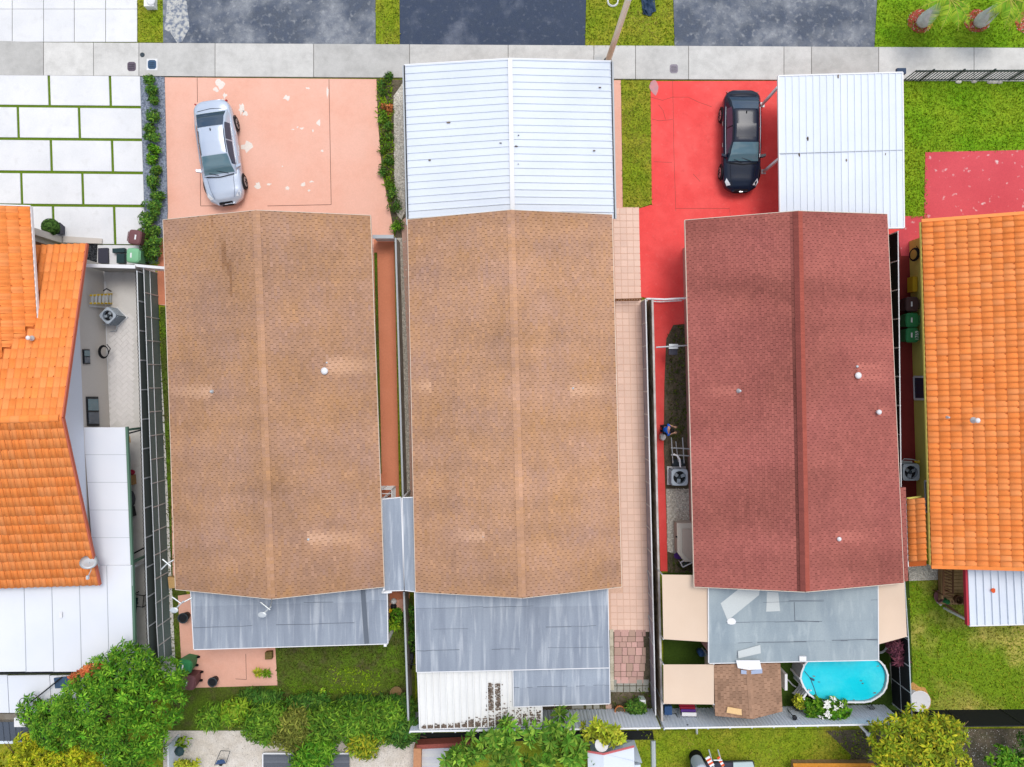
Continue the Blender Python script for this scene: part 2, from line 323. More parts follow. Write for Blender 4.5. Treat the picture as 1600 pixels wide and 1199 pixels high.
# ---- swale strip between street and pavement: aprons and grass
ap = thing('apron', 'white concrete driveway apron of square slabs at top left', 'apron', W(100, 30)); ap['kind'] = 'structure'; del ap['category']
xs = [-60, -32, 19, 68, 116, 165, 214.5]
for i in range(6):
    for (ya, yb) in ((-62, 14), (14.6, 65.5)):
        MB().prism([W(xs[i]+.5, ya, .03), W(xs[i+1]-.5, ya, .03), W(xs[i+1]-.5, yb, .03), W(xs[i]+.5, yb, .03)], -.02, .03+rnd.uniform(-.002, .002)).build('slab', conc_w, ap).color = [rnd.uniform(.94, 1)]*3+[1]
sheetpoly('apron', [(254,-62),(586,-62),(587,69.5),(255,67)], .025, asph, 'worn pale grey asphalt apron between two grass strips, left of centre')
sheetpoly('apron', [(624,-62),(917,-62),(914,72),(625,70.5)], .025, asph_b, 'dark blue-grey sealed asphalt apron in front of the white carport')
sheetpoly('apron', [(1051,-62),(1374,-62),(1366,74),(1054,73.5)], .025, asph, 'worn scratched asphalt apron right of the utility pole')
MB().prism(blob(277, 30, 20, 36, .03, 16, 3, .2), .026, .03).build('worn_patch', M('bare_concrete_patch', c(196,196,190), blotch=(6,.8,c(96,110,134),.45,.6), fine=(20,.1)), None)
bpy.data.objects['worn_patch']['kind'] = 'structure'; bpy.data.objects['worn_patch']['label'] = 'bare worn patch on the left asphalt apron'
for P_, lab, sd in (([(215,-62),(254,-62),(255,66.5),(216,66.5)], 'grass strip beside the white concrete apron', 3), ([(587,-62),(623.5,-62),(624.5,70),(587.5,69.5)], 'narrow grass strip between two asphalt aprons', 4),
                    ([(917.5,-62),(1050,-62),(1053.5,73),(914.5,72)], 'yellowish grass island around the utility pole', 5), ([(1374.5,-62),(1760,-62),(1760,75),(1366.5,74)], 'green verge with two palms at top right', 6)):
    m_ = (Gr, blade_l) if sd == 6 else (G, blade)
    sheetpoly('verge', P_, .012, m_[0], lab)
    tufts('grass', P_, 170, m_[1], 'short grass blades on the '+lab, seed=sd)
# ---- pavement slabs
pv = thing('pavement', 'pale concrete pavement of large slabs crossing the picture', 'x', W(800, 97)); pv['kind'] = 'structure'; del pv['category']
top = lambda x: 66+(x/1600)*9 - (2.0 if x < 0 else 0); bot = lambda x: 117.5+(x/1600)*9.5
jx = [-260, -180, -86, -8, 68, 146, 217, 336, 490, 640, 794, 928, 993, 1076, 1225, 1268, 1373, 1522, 1680, 1830]
tn = {68:.8, 146:1.09, 217:1.03, 336:.88, 490:.97, 640:.82, 794:.95, 928:1.0, 993:.97, 1076:.92, 1225:1.0, 1268:.98, 1373:.84, 1522:1.06, 1680:1.06}
for i in range(len(jx)-1):
    a, b = jx[i]+.5, jx[i+1]-.5; t = tn.get(jx[i+1], 1.0)
    o = MB().prism([W(a, top(a), .07), W(b, top(b), .07), W(b, bot(b), .07), W(a, bot(a), .07)], -.05, .07+rnd.uniform(-.003, .003)).build('slab', conc, pv)
    o.color = (t*1.01, t*1.0, t*.985, 1)
MB().prism([W(-260, 66.5, .05), W(1830, 76, .05), W(1830, 126.5, .05), W(-260, 117, .05)], -.04, .05).build('joint_bed', joint, pv)
def cover(x, y, s, mat, label, ring=True):
    t = thing('meter_cover', label, 'cover', W(x, y, .075))
    if ring: MB().prism([W(x-s*1.35, y-s*1.45, .078), W(x+s*1.35, y-s*1.45, .078), W(x+s*1.35, y+s*1.45, .078), W(x-s*1.35, y+s*1.45, .078)], .06, .078).build('frame', conc_w, t).color = (1, 1, 1, 1)
    b = MB().prism([W(x+s*math.cos(a)*1.25*min(1, .85/max(abs(math.cos(a)), abs(math.sin(a)))), y+s*math.sin(a)*1.35*min(1, .85/max(abs(math.cos(a)), abs(math.sin(a)))), .085) for a in [k*math.pi/8+.2 for k in range(16)]], .06, .085)
    b.build('lid', mat, t)
    for k in (-.4, .1, .6): MB().bar(W(x-s*.7, y+s*k, .087), W(x+s*.7, y+s*k, .087), .02, .008).build('lid_rib', dark, t)
cover(205.5, 104, 6.2, M('brown_iron', c(104,94,104), fine=(20,.2)), 'rusty square meter cover at the left end of the pavement', False)
cover(237.5, 101, 6.2, M('blue_iron', c(70,96,124), fine=(20,.15)), 'blue-grey square meter cover with a white concrete surround')
cover(1053, 107.5, 6, M('mauve_iron', c(150,142,150), fine=(20,.15)), 'mauve square meter cover near the black car drive', False)
t = thing('valve_cap', 'small round iron cap on the pavement beside the blue cover', 'cover', W(222.5, 86, .073))
MB().lathe(W(222.5, 86, .073), [(.11, 0), (.11, .015), (.07, .02), (.03, .012)], 14).build('lid', acd, t)
# ---- white paver drive (left)
dv = thing('driveway', 'white concrete paver driveway with green turf joints, top left', 'x', W(110, 240)); dv['kind'] = 'structure'; del dv['category']
sx = lambda x, y: (x+(y-117)*.032, y+x*.009)
MB().prism([W(*sx(x, y), .02) for x, y in ((-160,118),(218.5,117.5),(218.5,381),(-160,381))], -.02, .02).build('turf_joint', turf, dv)
for r_, (ya, yb) in enumerate(((117.5,163.5),(167.8,214.5),(219,266.2),(270.8,318),(322.5,380))):
    off = (76, 26, 76, 28, 76)[r_]; js = [off+k*95.6 for k in range(-3, 3)]; es = [-160]+[j for j in js if -150 < j < 214]+[221]
    for k in range(len(es)-1):
        a, b = es[k]+2.1, es[k+1]-2.1
        MB().prism([W(*sx(x, y), .06) for x, y in ((a, ya), (min(b, 218.5), ya), (min(b, 218.5), yb), (a, yb))], -.02, .06).build('slab', conc_w, dv).color = [rnd.uniform(.97, 1.0)]*3+[1]
MB().prism([W(134,382.5,.05), W(226,384,.05), W(228,413,.05), W(134,415,.05)], -.02, .05).build('slab', conc_w, dv).color = (.97,.97,.97,1)
# ---- gravel bed with stones, beside the paver drive
bed = [(219,119),(257,120.5),(262,331),(258,372),(247,412),(232,412),(226,372),(221,200)]
sheetpoly('gravel_bed', bed, .02, gravel_b, 'blue-grey gravel bed between the paver drive and salmon drive')
stones('gravel', bed, 2600, (.02,.045), stone_b, 'loose blue-grey gravel of the planting bed', 3)
# ---- salmon drive, side path and back patio of the left brown-roofed house
sd_ = sheetpoly('driveway', [(257.5,121),(588,124),(590.5,190),(597,270),(611,338),(616,372),(623,770),(640,930),(628,960),(600,960),(560,900),(270,900),(262,478),(246,476),(246,418),(260,372),(262.5,331)], .03, salmon, 'salmon painted concrete driveway and side path of the left brown-roofed house')
MB().prism([W(584,374,.034), W(616,374,.034), W(623.5,768,.034), W(640,935,.034), W(600,940,.034), W(588,700,.034)], .031, .034).build('side_path', salmon_d, sd_)
MB().prism([W(250,372,.034), W(264,372,.034), W(266,476,.034), W(246,476,.034), W(246,420,.034)], .031, .034).build('side_path', salmon_d, sd_)
for k, (x, y, rx, ry) in enumerate([(344,131,6,7),(338,140,4,4),(351,150,3,4),(348,156,1.5,2),(377,170,4,8),(383,177,4,4),(386,230,8,9),(447.5,153,4.5,4),(498,192.5,4,5),(481,138,3.5,1.5),(511.5,146,1.6,8),(471.5,201,4,1.6),(465,199,1.5,1.2),(458,202.5,2,.8),(489,204,1.2,2),(503.5,236,2,1.5),(402.5,289.5,4.5,4.5),(420.5,288,3.5,1.6),(449,294,3,3.5),(474,288.5,4,3.5),(487,284,3.5,1.4),(483,298,2,1.5),(441.5,260,1,1.5)]):
    MB().prism(blob(x, y, rx, ry, .033, 11, k+20, .45), .029, .0335).build('worn_patch', chip, sd_)
for (x0, y0, x1, y1) in ((308,121.5,308.5,160),(514,124,517.5,320),(517.5,320,418,322),(313,270,313.5,322),(313.5,322,340,322)):
    MB().bar(W(x0,y0,.034), W(x1,y1,.034), .022, .006).build('joint', crack, sd_)
pt = sheetpoly('patio', [(278,931),(300,928),(606,1000),(430,1012),(433.5,1071),(303,1075),(284,1050)], .03, salmon, 'salmon painted back patio of the left brown-roofed house')
for (x0, y0, x1, y1) in ((384,1022,385,1062),(385,1062,368,1061)): MB().bar(W(x0,y0,.032), W(x1,y1,.032), .02, .006).build('joint', crack, pt)
# ---- centre lot: gravel strips, pink paths
strip = [(588.5,124),(631,125),(634,330),(640,372),(618,372),(611,336),(598,270),(591,190)]
sheetpoly('planting_strip', strip, .012, soil, 'planting strip between the salmon drive and the white carport')
gs = [(615,150),(631,128),(633,330),(627,345),(617,330),(616,250)]
sheetpoly('gravel_strip', gs, .018, gravel_w, 'pale gravel strip along the white carport')
stones('gravel', gs, 900, (.02,.05), stone_w, 'pale loose gravel along the white carport', 5)
gs2 = [(620,372),(634,372),(640,560),(643,775),(630,775),(625,560)]
sheetpoly('gravel_strip', gs2, .018, gravel_w, 'speckled gravel strip behind the side wall of the centre house')
stones('gravel', gs2, 700, (.02,.05), stone_w, 'pale and dark stones in the narrow strip by the side wall', 6)
sheetpoly('path', [(627,346),(645,330),(652,560),(656,790),(641,790),(637,560)], .03, M('pale_pink_concrete', c(226,186,166), fine=(18,.05), blotch=(1,.4,c(214,170,150))), 'pale pink concrete ledge along the left eave of the centre house')
sheetpoly('driveway', [(632,124),(970,125.5),(973,326),(955,345),(640,345)], .03, salmon, 'salmon concrete drive under the white carport of the centre house')
vg = [(970.5,126),(1016,126.5),(1018.5,318),(1001,324.5),(973.5,324)]
sheetpoly('verge', vg, .02, G, 'long grass strip between the white carport and red drive')
tufts('grass', vg, 190, blade, 'short yellow-green grass beside the white carport', seed=9)
pp = thing('path', 'pink square-paver path along the right side of the centre house', 'x', W(985, 650)); pp['kind'] = 'structure'; del pp['category']
lx = lambda y: 957+(y-325)*.0215 - (3 if y > 925 else 0)   # left edge (under the eave) -> right edge
rx_ = lambda y: 998.5+(y-325)*.0262
MB().prism([W(lx(324)-34, 324, .028), W(rx_(324), 324, .028), W(rx_(985), 985, .028), W(940, 985, .028)], -.02, .028).build('mortar_bed', grout, pp)
n_p = 0
y = 325.0
while y < 982:
    wl, wr = rx_(y)-4*10.1, rx_(y)
    cols = 6 if y > 922 else 4
    for k in range(cols):
        b = wr-k*10.15-.45; a = b-9.3
        if n_p < 330:
            hh = .034 if (k > 0 or y < 470) else .031
            MB().prism([W(a, y+.5, .04), W(b, y+.5, .04), W(b+.22, y+9.7, .04), W(a+.22, y+9.7, .04)], .0, .04+rnd.uniform(-.003, .003)).build('paver', pinkt, pp); n_p += 1
    y += 10.2
cream_k = M('cream_kerb', c(222,214,192), fine=(18,.08), rand=.08, blotch=(3,.5,c(180,172,146)))
op = thing('path', 'old uneven pink and grey pavers behind the centre house', 'x', W(985, 1030)); op['kind'] = 'structure'; del op['category']
MB().prism([W(948,984,.012), W(1024,984,.012), W(1032,1118,.012), W(800,1118,.012), (W(800,1095,.012)), W(948,1095,.012)], -.02, .012).build('soil_bed', soil, op)
y = 984.0
while y < 1060:
    hgt = rnd.choice((8.5, 10.5, 12.5)); x = 959.5
    while x < 1006:
        wd = rnd.choice((8.5, 10.5, 12.5)); wd = min(wd, 1009-x)
        if wd < 4: break
        MB().box(W(x+wd/2, y+hgt/2, .03)+Vector((0,0,rnd.uniform(-.006,.006))), ((wd-.7)*.0304, (hgt-.7)*.0304, .05), rnd.uniform(-.02,.02)).build('paver', oldpink, op); x += wd
    y += hgt
for k in range(7): MB().box(W(955.5+k*.15, 990+k*13.6, .03), (.17, .40, .06), rnd.uniform(-.02,.02)).build('kerb_block', cream_k, op)
for r_ in range(2):
    for k in range(6):
        MB().box(W(955+k*10+4, 1066.5+r_*10.3, .03)+Vector((0,0,rnd.uniform(-.008,.004))), (.27, .27, .05), rnd.uniform(-.07,.07)).build('paver', oldgrey, op)
for k, x in enumerate((898,907,920,932,951)):
    MB().box(W(x, 1104, .03), (.28, .2, .05), rnd.uniform(-.1,.1)).build('paver', oldpink if k == 4 else oldgrey, op)
tufts('weeds', [(955,1085),(1024,1065),(1030,1116),(870,1116),(870,1106),(950,1100)], 55, blade_d, 'weeds growing round the old pavers', h=(.05,.2), seed=12)
# ---- red drive and side path
rd = sheetpoly('driveway', [(1016.5,127),(1230,126.5),(1412,126),(1414,372),(1395,380),(1075,400),(1075,506),(1052,508),(1041,530),(1038,600),(1037,700),(1041,800),(1043,893),(1032,893),(1022,600),(1012,466),(1000,464),(998.5,326),(1018.5,320)], .03, redp, 'bright red painted driveway and side path of the red-roofed house')
MB().prism(blob(1022, 136, 7, 12, .034, 10, 61), .031, .034).build('worn_patch', M('faded_red_paint', c(214,150,150), blotch=(4,.8,c(190,150,156))), rd)
for pts in ([(1051,126),(1051.5,150),(1053,240),(1056,330)],[(1017,152),(1035,157),(1051,152),(1075,152),(1092,160),(1112,167)],[(1018,186),(1030,189),(1051,187)],[(1029,164),(1036,173),(1040,187)],[(1056,326),(1140,326),(1141,340)],[(1022,253),(1050,254)],[(1083,272),(1094,284)]):
    MB().path([W(x, y, .029) for x, y in pts], .008, 4).build('crack', crack, rd)
sheetpoly('side_yard', [(1039,530),(1052,508.5),(1075,506.5),(1084,895),(1043.5,895),(1041.5,800),(1037.5,700)], .012, soil, 'dirt and weed strip beside the red house')
tufts('weeds', [(1044,520),(1062,507),(1075,507),(1080,680),(1048,690),(1040,600)], 110, blade_d, 'weeds on the dirt strip beside the red house', h=(.05,.16), seed=14)
tufts('weeds', [(1044,868),(1084,880),(1084,895),(1044,895)], 120, blade_d, 'dark weeds below the beige box', h=(.05,.16), seed=15)
gs3 = [(1041,764),(1081,764),(1084,868),(1062,868),(1043,862)]
sheetpoly('gravel_strip', gs3, .018, gravel_w, 'pale gravel beside the red house, around the beige box')
stones('gravel', gs3, 800, (.02,.05), stone_w, 'pale loose gravel around the beige box', 16)
# ---- right lot
lw = [(1412,127),(1760,126),(1760,232),(1446,238),(1446,345),(1412,338)]
sheetpoly('lawn', lw, .014, Gr, 'bright green front lawn behind the dark picket fence')
tufts('grass', lw, 200, blade_l, 'short bright grass of the front lawn at right', seed=17)
sheetpoly('driveway', [(1446,238),(1760,231),(1760,400),(1408,400),(1404,374),(1406,338),(1444,338)], .036, redw, 'weathered rose-red concrete pad in front of the yellow house')
sheetpoly('path', [(1372,372),(1425,372),(1440,800),(1446,880),(1400,880)], .025, M('shaded_red_paint', c(150,58,54), fine=(18,.06), blotch=(1,.4,c(130,48,46))), 'red side path between red house and yellow house, shade painted into its colour')  # red darkened in the material to stand for shade between the houses
for (x0, y0, x1, y1) in ((1562,237,1563,342),): MB().bar(W(x0,y0,.032), W(x1,y1,.032), .02, .006).build('joint', crack, bpy.data.objects['driveway.004'] if 'driveway.004' in bpy.data.objects else None)
sheetpoly('gravel_strip', [(1418,882),(1468,882),(1468,906),(1420,908)], .02, gravel_w, 'pale gravel patch below the small tiled roof')
stones('gravel', [(1418,884),(1466,884),(1466,906),(1421,907)], 420, (.02,.045), stone_w, 'white gravel stones below the small tiled roof', 18)
lw2 = [(1420,908),(1760,900),(1760,1112),(1452,1114),(1426,1116)]
sheetpoly('lawn', lw2, .014, Gs, 'green back lawn with straw patches behind the yellow house')
tufts('grass', lw2, 120, blade, 'short grass of the back lawn at right', seed=19, holes=[[(1424,1060),(1450,1075),(1455,1112),(1424,1112)]])
MB().prism(blob(1432, 1093, 22, 24, .022, 14, 5, .2), .0, .022).build('mulch_bed', mulch_o); struct(bpy.data.objects['mulch_bed'], 'orange mulch patch around the white round table')
lw3 = [(1000,1142),(1366,1140),(1380,1290),(996,1290)]
sheetpoly('lawn', lw3, .014, G, 'yellow-green lawn behind the sheet-metal fence')
tufts('grass', lw3, 120, blade, 'grass behind the sheet-metal fence', seed=21)
sheetpoly('ground_patch', [(1290,1142),(1366,1140),(1760,1138),(1760,1300),(1300,1300),(1330,1180)], .02, soil, 'bare grey-brown soil behind the back fences at right')
stones('litter', [(1500,1140),(1600,1140),(1600,1199),(1500,1199)], 300, (.01,.03), stone_w, 'bits of litter and stones on the bare soil', 22)
# ---- left lot and back of left brown-roofed house
bl = [(255,480),(268,480),(284,930),(300,1080),(640,1100),(644,930),(628,960),(606,1002),(434,1010),(434,1072),(303,1076),(282,1040),(270,930)]
sheetpoly('lawn', [(250,480),(266,480),(290,925),(330,1000),(600,960),(645,930),(650,1150),(270,1150),(262,1040)], .012, Gd, 'patchy dark lawn behind the left brown-roofed house')
tufts('grass', [(434,1010),(606,1002),(628,962),(640,1000),(640,1090),(434,1090)], 170, blade_d, 'patchy grass of the back lawn, left brown-roofed house', seed=23, holes=[[(510,1045),(600,1045),(600,1085),(510,1085)]])
tufts('grass', [(515,1040),(600,1045),(595,1085),(505,1082)], 160, blade_l, 'bright green grass patch in the back lawn', seed=24)
tufts('grass', [(247,480),(262,480),(276,920),(283,1040),(266,1040),(254,700)], 150, blade_d, 'grass strip along the chain-link fence', seed=25)
MB().bar(W(587,395,.04), W(594,740,.04), .14, .02).build('grass_strip', Gd); struct(bpy.data.objects['grass_strip'], 'dark grass strip under the right eave of the left brown-roofed house')
sheetpoly('yard', [(255,1142),(660,1142),(660,1300),(255,1300)], .025, sand, 'pale sandy yard behind the shrubs at the bottom')
stones('leaf_litter', [(270,1148),(640,1148),(640,1199),(270,1199)], 500, (.012,.03), leaf_debris, 'dead leaf bits on the pale sandy yard', 27)
sheetpoly('patio', [(150,418),(242,418),(256,640),(275,1060),(140,1060),(150,700)], .02, M('pale_patio_concrete', c(226,223,217), fine=(20,.03), blotch=[(.8,.5,c(212,208,200)), (2.2,.4,c(196,190,180),.55,.7)], bump=(40,.1)), 'pale concrete side patio of the white-gabled house')
pa = bpy.data.objects['patio.001']
u_ = .2
for i in range(-40, 40):
    for j in range(-20, 20):
        for q in (0, 1):                       # herringbone lattice (1,1),(2,-2), turned 45 degrees
            cx, cy = i+2*j+(1 if q == 0 else .5), i-2*j+(.5 if q == 0 else 2)
            a = math.radians(45); x = (cx*math.cos(a)-cy*math.sin(a))*u_; yv = (cx*math.sin(a)+cy*math.cos(a))*u_
            p = W(193, 545)+Vector((x, yv, 0)); X_, Y_ = PX(p)
            if 174 < X_ < 206 and 493 < Y_ < 662:
                MB().box((p.x, p.y, .02), ((2*u_-.014, u_-.014) if q == 0 else (u_-.014, 2*u_-.014))+(.024,), a).build('paver', herr, pa)
for (x0, y0, x1, y1) in ((199,678,221,672),(205,867,226,856)): MB().bar(W(x0,y0,.024), W(x1,y1,.024), .07, .01).build('drain_slot', dark, pa)
MB().bar(W(164,440,.03), W(168,665,.03), .1, .02).build('kerb', conc_w, pa)
# ================================================================ HOUSES
def lerp(a, b, t): return a+(b-a)*t
def shingles(name, A, B, C_, D, nc, nt, mat, parent, colf, seed=1):
    """slope quad A (ridge north) B (eave north) C (eave south) D (ridge south): nc courses of nt tabs, one stuff part"""
    r = np.random.default_rng(seed); A, B, C_, D = [np.array(q) for q in (A, B, C_, D)]
    n = np.cross(B-A, D-A); n /= np.linalg.norm(n); n = n if n[2] > 0 else -n
    V, F, T = [], [], []
    ofs = r.uniform(0, 1, nc)
    for i in range(nc):
        t0, t1 = max(0, (i-.12)/nc), (i+1)/nc
        e0 = A+(B-A)*t0; e1 = D+(C_-D)*t0; f0 = A+(B-A)*t1; f1 = D+(C_-D)*t1
        o = (.5 if i % 2 else 0)+r.uniform(-.12, .12)
        ss = np.clip((np.arange(nt+2)-1+o)/nt, 0, 1)
        for j in range(nt+1):
            s0, s1 = ss[j], ss[j+1]
            if s1-s0 < .2/nt: continue
            gp = .032/nt
            s0 += gp; s1 -= gp
            hi = .011+r.uniform(-.002, .003)
            q = [e0+(e1-e0)*s0+n*.003, e0+(e1-e0)*s1+n*.003, f0+(f1-f0)*s1+n*hi, f0+(f1-f0)*s0+n*hi]
            b = len(V); V += q+[q[0]-n*.006, q[1]-n*.006, q[2]-n*.014, q[3]-n*.014]
            F += [(b, b+1, b+2, b+3), (b+3, b+2, b+6, b+7), (b, b+3, b+7, b+4), (b+1, b+5, b+6, b+2)]
            m = (q[0]+q[2])/2; T += [colf(*PX(m), r)]*4
    o = npmesh(name, V, F, mat, parent, tint=np.array(T)); o['kind'] = 'stuff'; return o
def ridge_caps(name, A, D, wd, slope, mat, parent, colf, step=.14, seed=3, lift=.02):
    r = np.random.default_rng(seed); A, D = np.array(A), np.array(D); L = np.linalg.norm(D-A); u = (D-A)/L
    x = np.array([u[1], -u[0], 0]); x /= np.linalg.norm(x); V, F, T = [], [], []; k = int(L/step)
    for i in range(k):
        p, q = A+u*(i*step), A+u*((i+1.15)*step); z0, z1 = lift+.012, lift+.004
        for sgn in (-1, 1):
            a = len(V); dn = np.array([0, 0, -wd*slope]); up = np.array([0, 0, 1.])
            V += [p+up*z1, q+up*z0, q+x*sgn*wd+dn+up*z0, p+x*sgn*wd+dn+up*z1]
            F += [(a, a+1, a+2, a+3) if sgn > 0 else (a+3, a+2, a+1, a)]
            m = (V[a]+V[a+2])/2; T.append(colf(*PX(m), r))
    o = npmesh(name, V, F, mat, parent, tint=np.array(T)); o['kind'] = 'stuff'; return o
def sm(x, a, b): t = min(1, max(0, (x-a)/(b-a))); return t*t*(3-2*t)
def streak(px, py, x0, x1, y, h):
    """light run-off stain from x0 (vent) fading toward x1"""
    t = (px-x0)/(x1-x0)
    if t < -.02 or t > 1: return 0
    return (1-t)**.7*max(0, 1-((py-y)/h)**2)
from mathutils import noise as mn
def brown_col(streaks, seed, patch=None, ridge=(0, 0), gain=1.0):
    def f(px, py, r):
        n1 = mn.noise((px*.012+seed, py*.010, seed)); n2 = mn.noise((px*.035, py*.02+seed, 4.2)); n3 = mn.noise((px*.004, py*.05, seed*2.))
        k = 1.02+.12*n1+.10*n2+.10*n3+r.normal(0, .04)+(.10 if r.random() < .05 else 0)
        st = max([streak(px, py, *s) for s in streaks] or [0])
        h = .10*mn.noise((px*.02+9., py*.022, seed))+r.normal(0, .025)
        k *= gain; cl = np.array([k*(1+h*.4), k, k*(1-h*1.6)])
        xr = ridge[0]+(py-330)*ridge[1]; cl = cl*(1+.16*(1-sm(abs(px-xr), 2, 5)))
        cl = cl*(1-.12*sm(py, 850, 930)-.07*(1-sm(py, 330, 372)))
        if patch and patch(px, py): cl *= np.array([.80, .76, .72])
        cl = cl*(1-.5*st)+np.array([1.7, 1.85, 2.0])*.5*st
        return cl
    return f
def vent(px, py, z, parent, r=.09, h=.25, cap=True):
    p = W(px, py, z)
    MB().lathe(p+Vector((0,0,-.12)), [(r*2.0, 0), (r*1.9, .05), (r, .10), (r, h)], 12).build('vent_pipe', galv, parent, True)
    if cap: MB().lathe(p+Vector((0,0,h-.12)), [(r*1.5, 0), (r*1.6, .05), (r*.9, .10), (.01, .12)], 12).build('vent_cap', wpaint, parent, True)
M_fascia = M('cream_fascia', c(232,214,194), rough=.7)
def gable_house(name, label, NW, RN, NE, SE, RS, SW, ze, zr, wallm, mat, deckm, colf, nc, nt, ext=None, seed=1, vents=(), capcol=None, capw=.16):
    P = lambda q, z: W(q[0], q[1], z)
    nw, ne, se, sw = (P(q, ze) for q in (NW, NE, SE, SW)); rn, rs = P(RN, zr), P(RS, zr)
    ctr = (nw+ne+se+sw)/4; root = thing(name, label, 'house', (ctr.x, ctr.y, 0))
    ins = lambda p, k=.90: ctr+(p-ctr)*k
    w_ = [ins(q) for q in (nw, ne, se, sw)]; kx = .5
    a = [Vector((q.x, q.y, 0)) for q in w_]; b = [Vector((q.x, q.y, ze-.06)) for q in w_]
    gn = Vector((ins(rn).x, ins(rn).y, zr-.22)); gs_ = Vector((ins(rs).x, ins(rs).y, zr-.22))
    MB().add(a+b+[gn, gs_], [(0,1,5,8,4),(1,2,6,5),(2,3,7,9,6),(3,0,4,7),(4,8,9,7),(8,5,6,9)]).build('wall', wallm, root)
    dk = MB(); th = Vector((0,0,-.12))
    top = [nw, rn, ne, se, rs, sw]; bt = [q+th for q in top]
    dk.add(top+bt, [(0,5,4,1),(1,4,3,2),(11,6,7,10),(10,7,8,9),(0,1,7,6),(1,2,8,7),(2,3,9,8),(3,4,10,9),(4,5,11,10),(5,0,6,11)])
    dk = MB(); g_ = 10
    for E in ((nw, sw), (ne, se)):
        v = [lerp(lerp(rn, rs, i/g_), lerp(E[0], E[1], i/g_), j/g_)+Vector((0,0,-.012)) for i in range(g_+1) for j in range(g_+1)]; v2 = [q+th for q in v]; k_ = len(v)
        dk.add(v+v2, [(i*(g_+1)+j, (i+1)*(g_+1)+j, (i+1)*(g_+1)+j+1, i*(g_+1)+j+1) for i in range(g_) for j in range(g_)]+[(k_+i*(g_+1)+j, k_+(i+1)*(g_+1)+j, k_+(i+1)*(g_+1)+j+1, k_+i*(g_+1)+j+1) for i in range(g_) for j in range(g_)])
    roof = dk.build('roof', deckm, root)
    shingles('shingle_courses', rn, nw, sw, rs, nc, nt, mat, roof, colf, seed)
    shingles('shingle_courses', rn, ne, se, rs, nc, nt, mat, roof, colf, seed+1)
    if ext:
        e = [W(x, y, z) for x, y, z in ext]; d2 = MB().sheet(e[0]+Vector((0,0,-.01)), e[3]+Vector((0,0,-.01)), e[2]+Vector((0,0,-.01)), e[1]+Vector((0,0,-.01)), .1).build('eave_extension', deckm, root)
        L = (e[1]-e[0]).length; shingles('shingle_courses', e[0], e[1], e[2], e[3], max(2, int(L/.125)), max(3, int((e[3]-e[0]).length/.31)), mat, d2, colf, seed+2)
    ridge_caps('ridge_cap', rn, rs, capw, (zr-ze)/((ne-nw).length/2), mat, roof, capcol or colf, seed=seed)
    up = Vector((0,0,.0))
    for p, q in ((nw, rn), (rn, ne), (ne, se), (se, rs), (rs, sw), (sw, nw)):
        d = (q-p).normalized(); o_ = ((p+q)/2-ctr); o_.z = 0; nrm = Vector((d.y, -d.x, 0)); nrm = nrm if nrm.dot(o_) > 0 else -nrm
        MB().bar(p+nrm*.012+Vector((0,0,-.06)), q+nrm*.012+Vector((0,0,-.06)), .022, .14).build('fascia', M_fascia, root)
    for v in vents: vent(v[0], v[1], v[2], roof, *(v[3:]))
    return root, roof
# z on a slope at pixel x: eave 2.7 -> ridge 4.2
stA = [(508,580,592,565+9,14),(330,612,262,612,7),(482,842,560,841,7)]
stA = [(510,600,572,17),(331,258,612,12),(483,570,841,12)]
S = lambda L: [(x0, x1, y, h) for x0, x1, y, h in L]
patchA = lambda x, y: (346 < x < 352+(y-380)*.12 and 380 < y < 418) or (354 < x < 362 and 410 < y < 432) or (360 < x < 364.5 and 425 < y < 464) or (329 < x < 333 and 335 < y < 358)
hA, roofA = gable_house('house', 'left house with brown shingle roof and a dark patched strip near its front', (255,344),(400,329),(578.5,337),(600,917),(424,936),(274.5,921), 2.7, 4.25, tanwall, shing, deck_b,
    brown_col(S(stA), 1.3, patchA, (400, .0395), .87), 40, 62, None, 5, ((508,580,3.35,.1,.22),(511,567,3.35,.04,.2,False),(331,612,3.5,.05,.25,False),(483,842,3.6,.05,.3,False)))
# downspout and little step of the eave beside the connecting roof
stB = [(893,962,609,12),(673,640,603,11),(758,706,837,12)]
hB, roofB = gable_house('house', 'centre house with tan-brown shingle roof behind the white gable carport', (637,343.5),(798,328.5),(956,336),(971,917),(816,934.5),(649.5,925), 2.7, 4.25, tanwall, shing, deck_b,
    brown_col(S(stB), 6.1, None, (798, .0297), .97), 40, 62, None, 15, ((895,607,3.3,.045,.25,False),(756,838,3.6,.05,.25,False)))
def red_col(px, py, r):
    n1 = mn.noise((px*.006, py*.012, 3.)); n2 = mn.noise((px*.03, py*.02, 8.)); n3 = mn.noise((px*.004, py*.03, 1.))
    k = 1.0+.22*n1+.08*n2+.17*n3+r.normal(0, .055); st = max(streak(px, py, 1155, 1088, 611, 11), streak(px, py, 1340, 1396, 574, 10), streak(px, py, 1340, 1396, 590, 9), streak(px, py, 1372, 1396, 643, 8), streak(px, py, 1308, 1362, 839, 10))
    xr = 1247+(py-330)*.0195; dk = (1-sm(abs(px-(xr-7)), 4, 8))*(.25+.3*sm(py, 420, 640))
    cl = np.array([k, k*(1+.03*n2), k*(1+.04*n1)])*(1-dk); return cl*(1-.45*st)+np.array([2.0, 2.2, 2.1])*.45*st
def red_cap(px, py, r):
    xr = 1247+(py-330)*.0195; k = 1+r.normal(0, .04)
    return np.array([1.02, .80, .70])*k if px > xr-1 else np.array([.62, .54, .54])*k
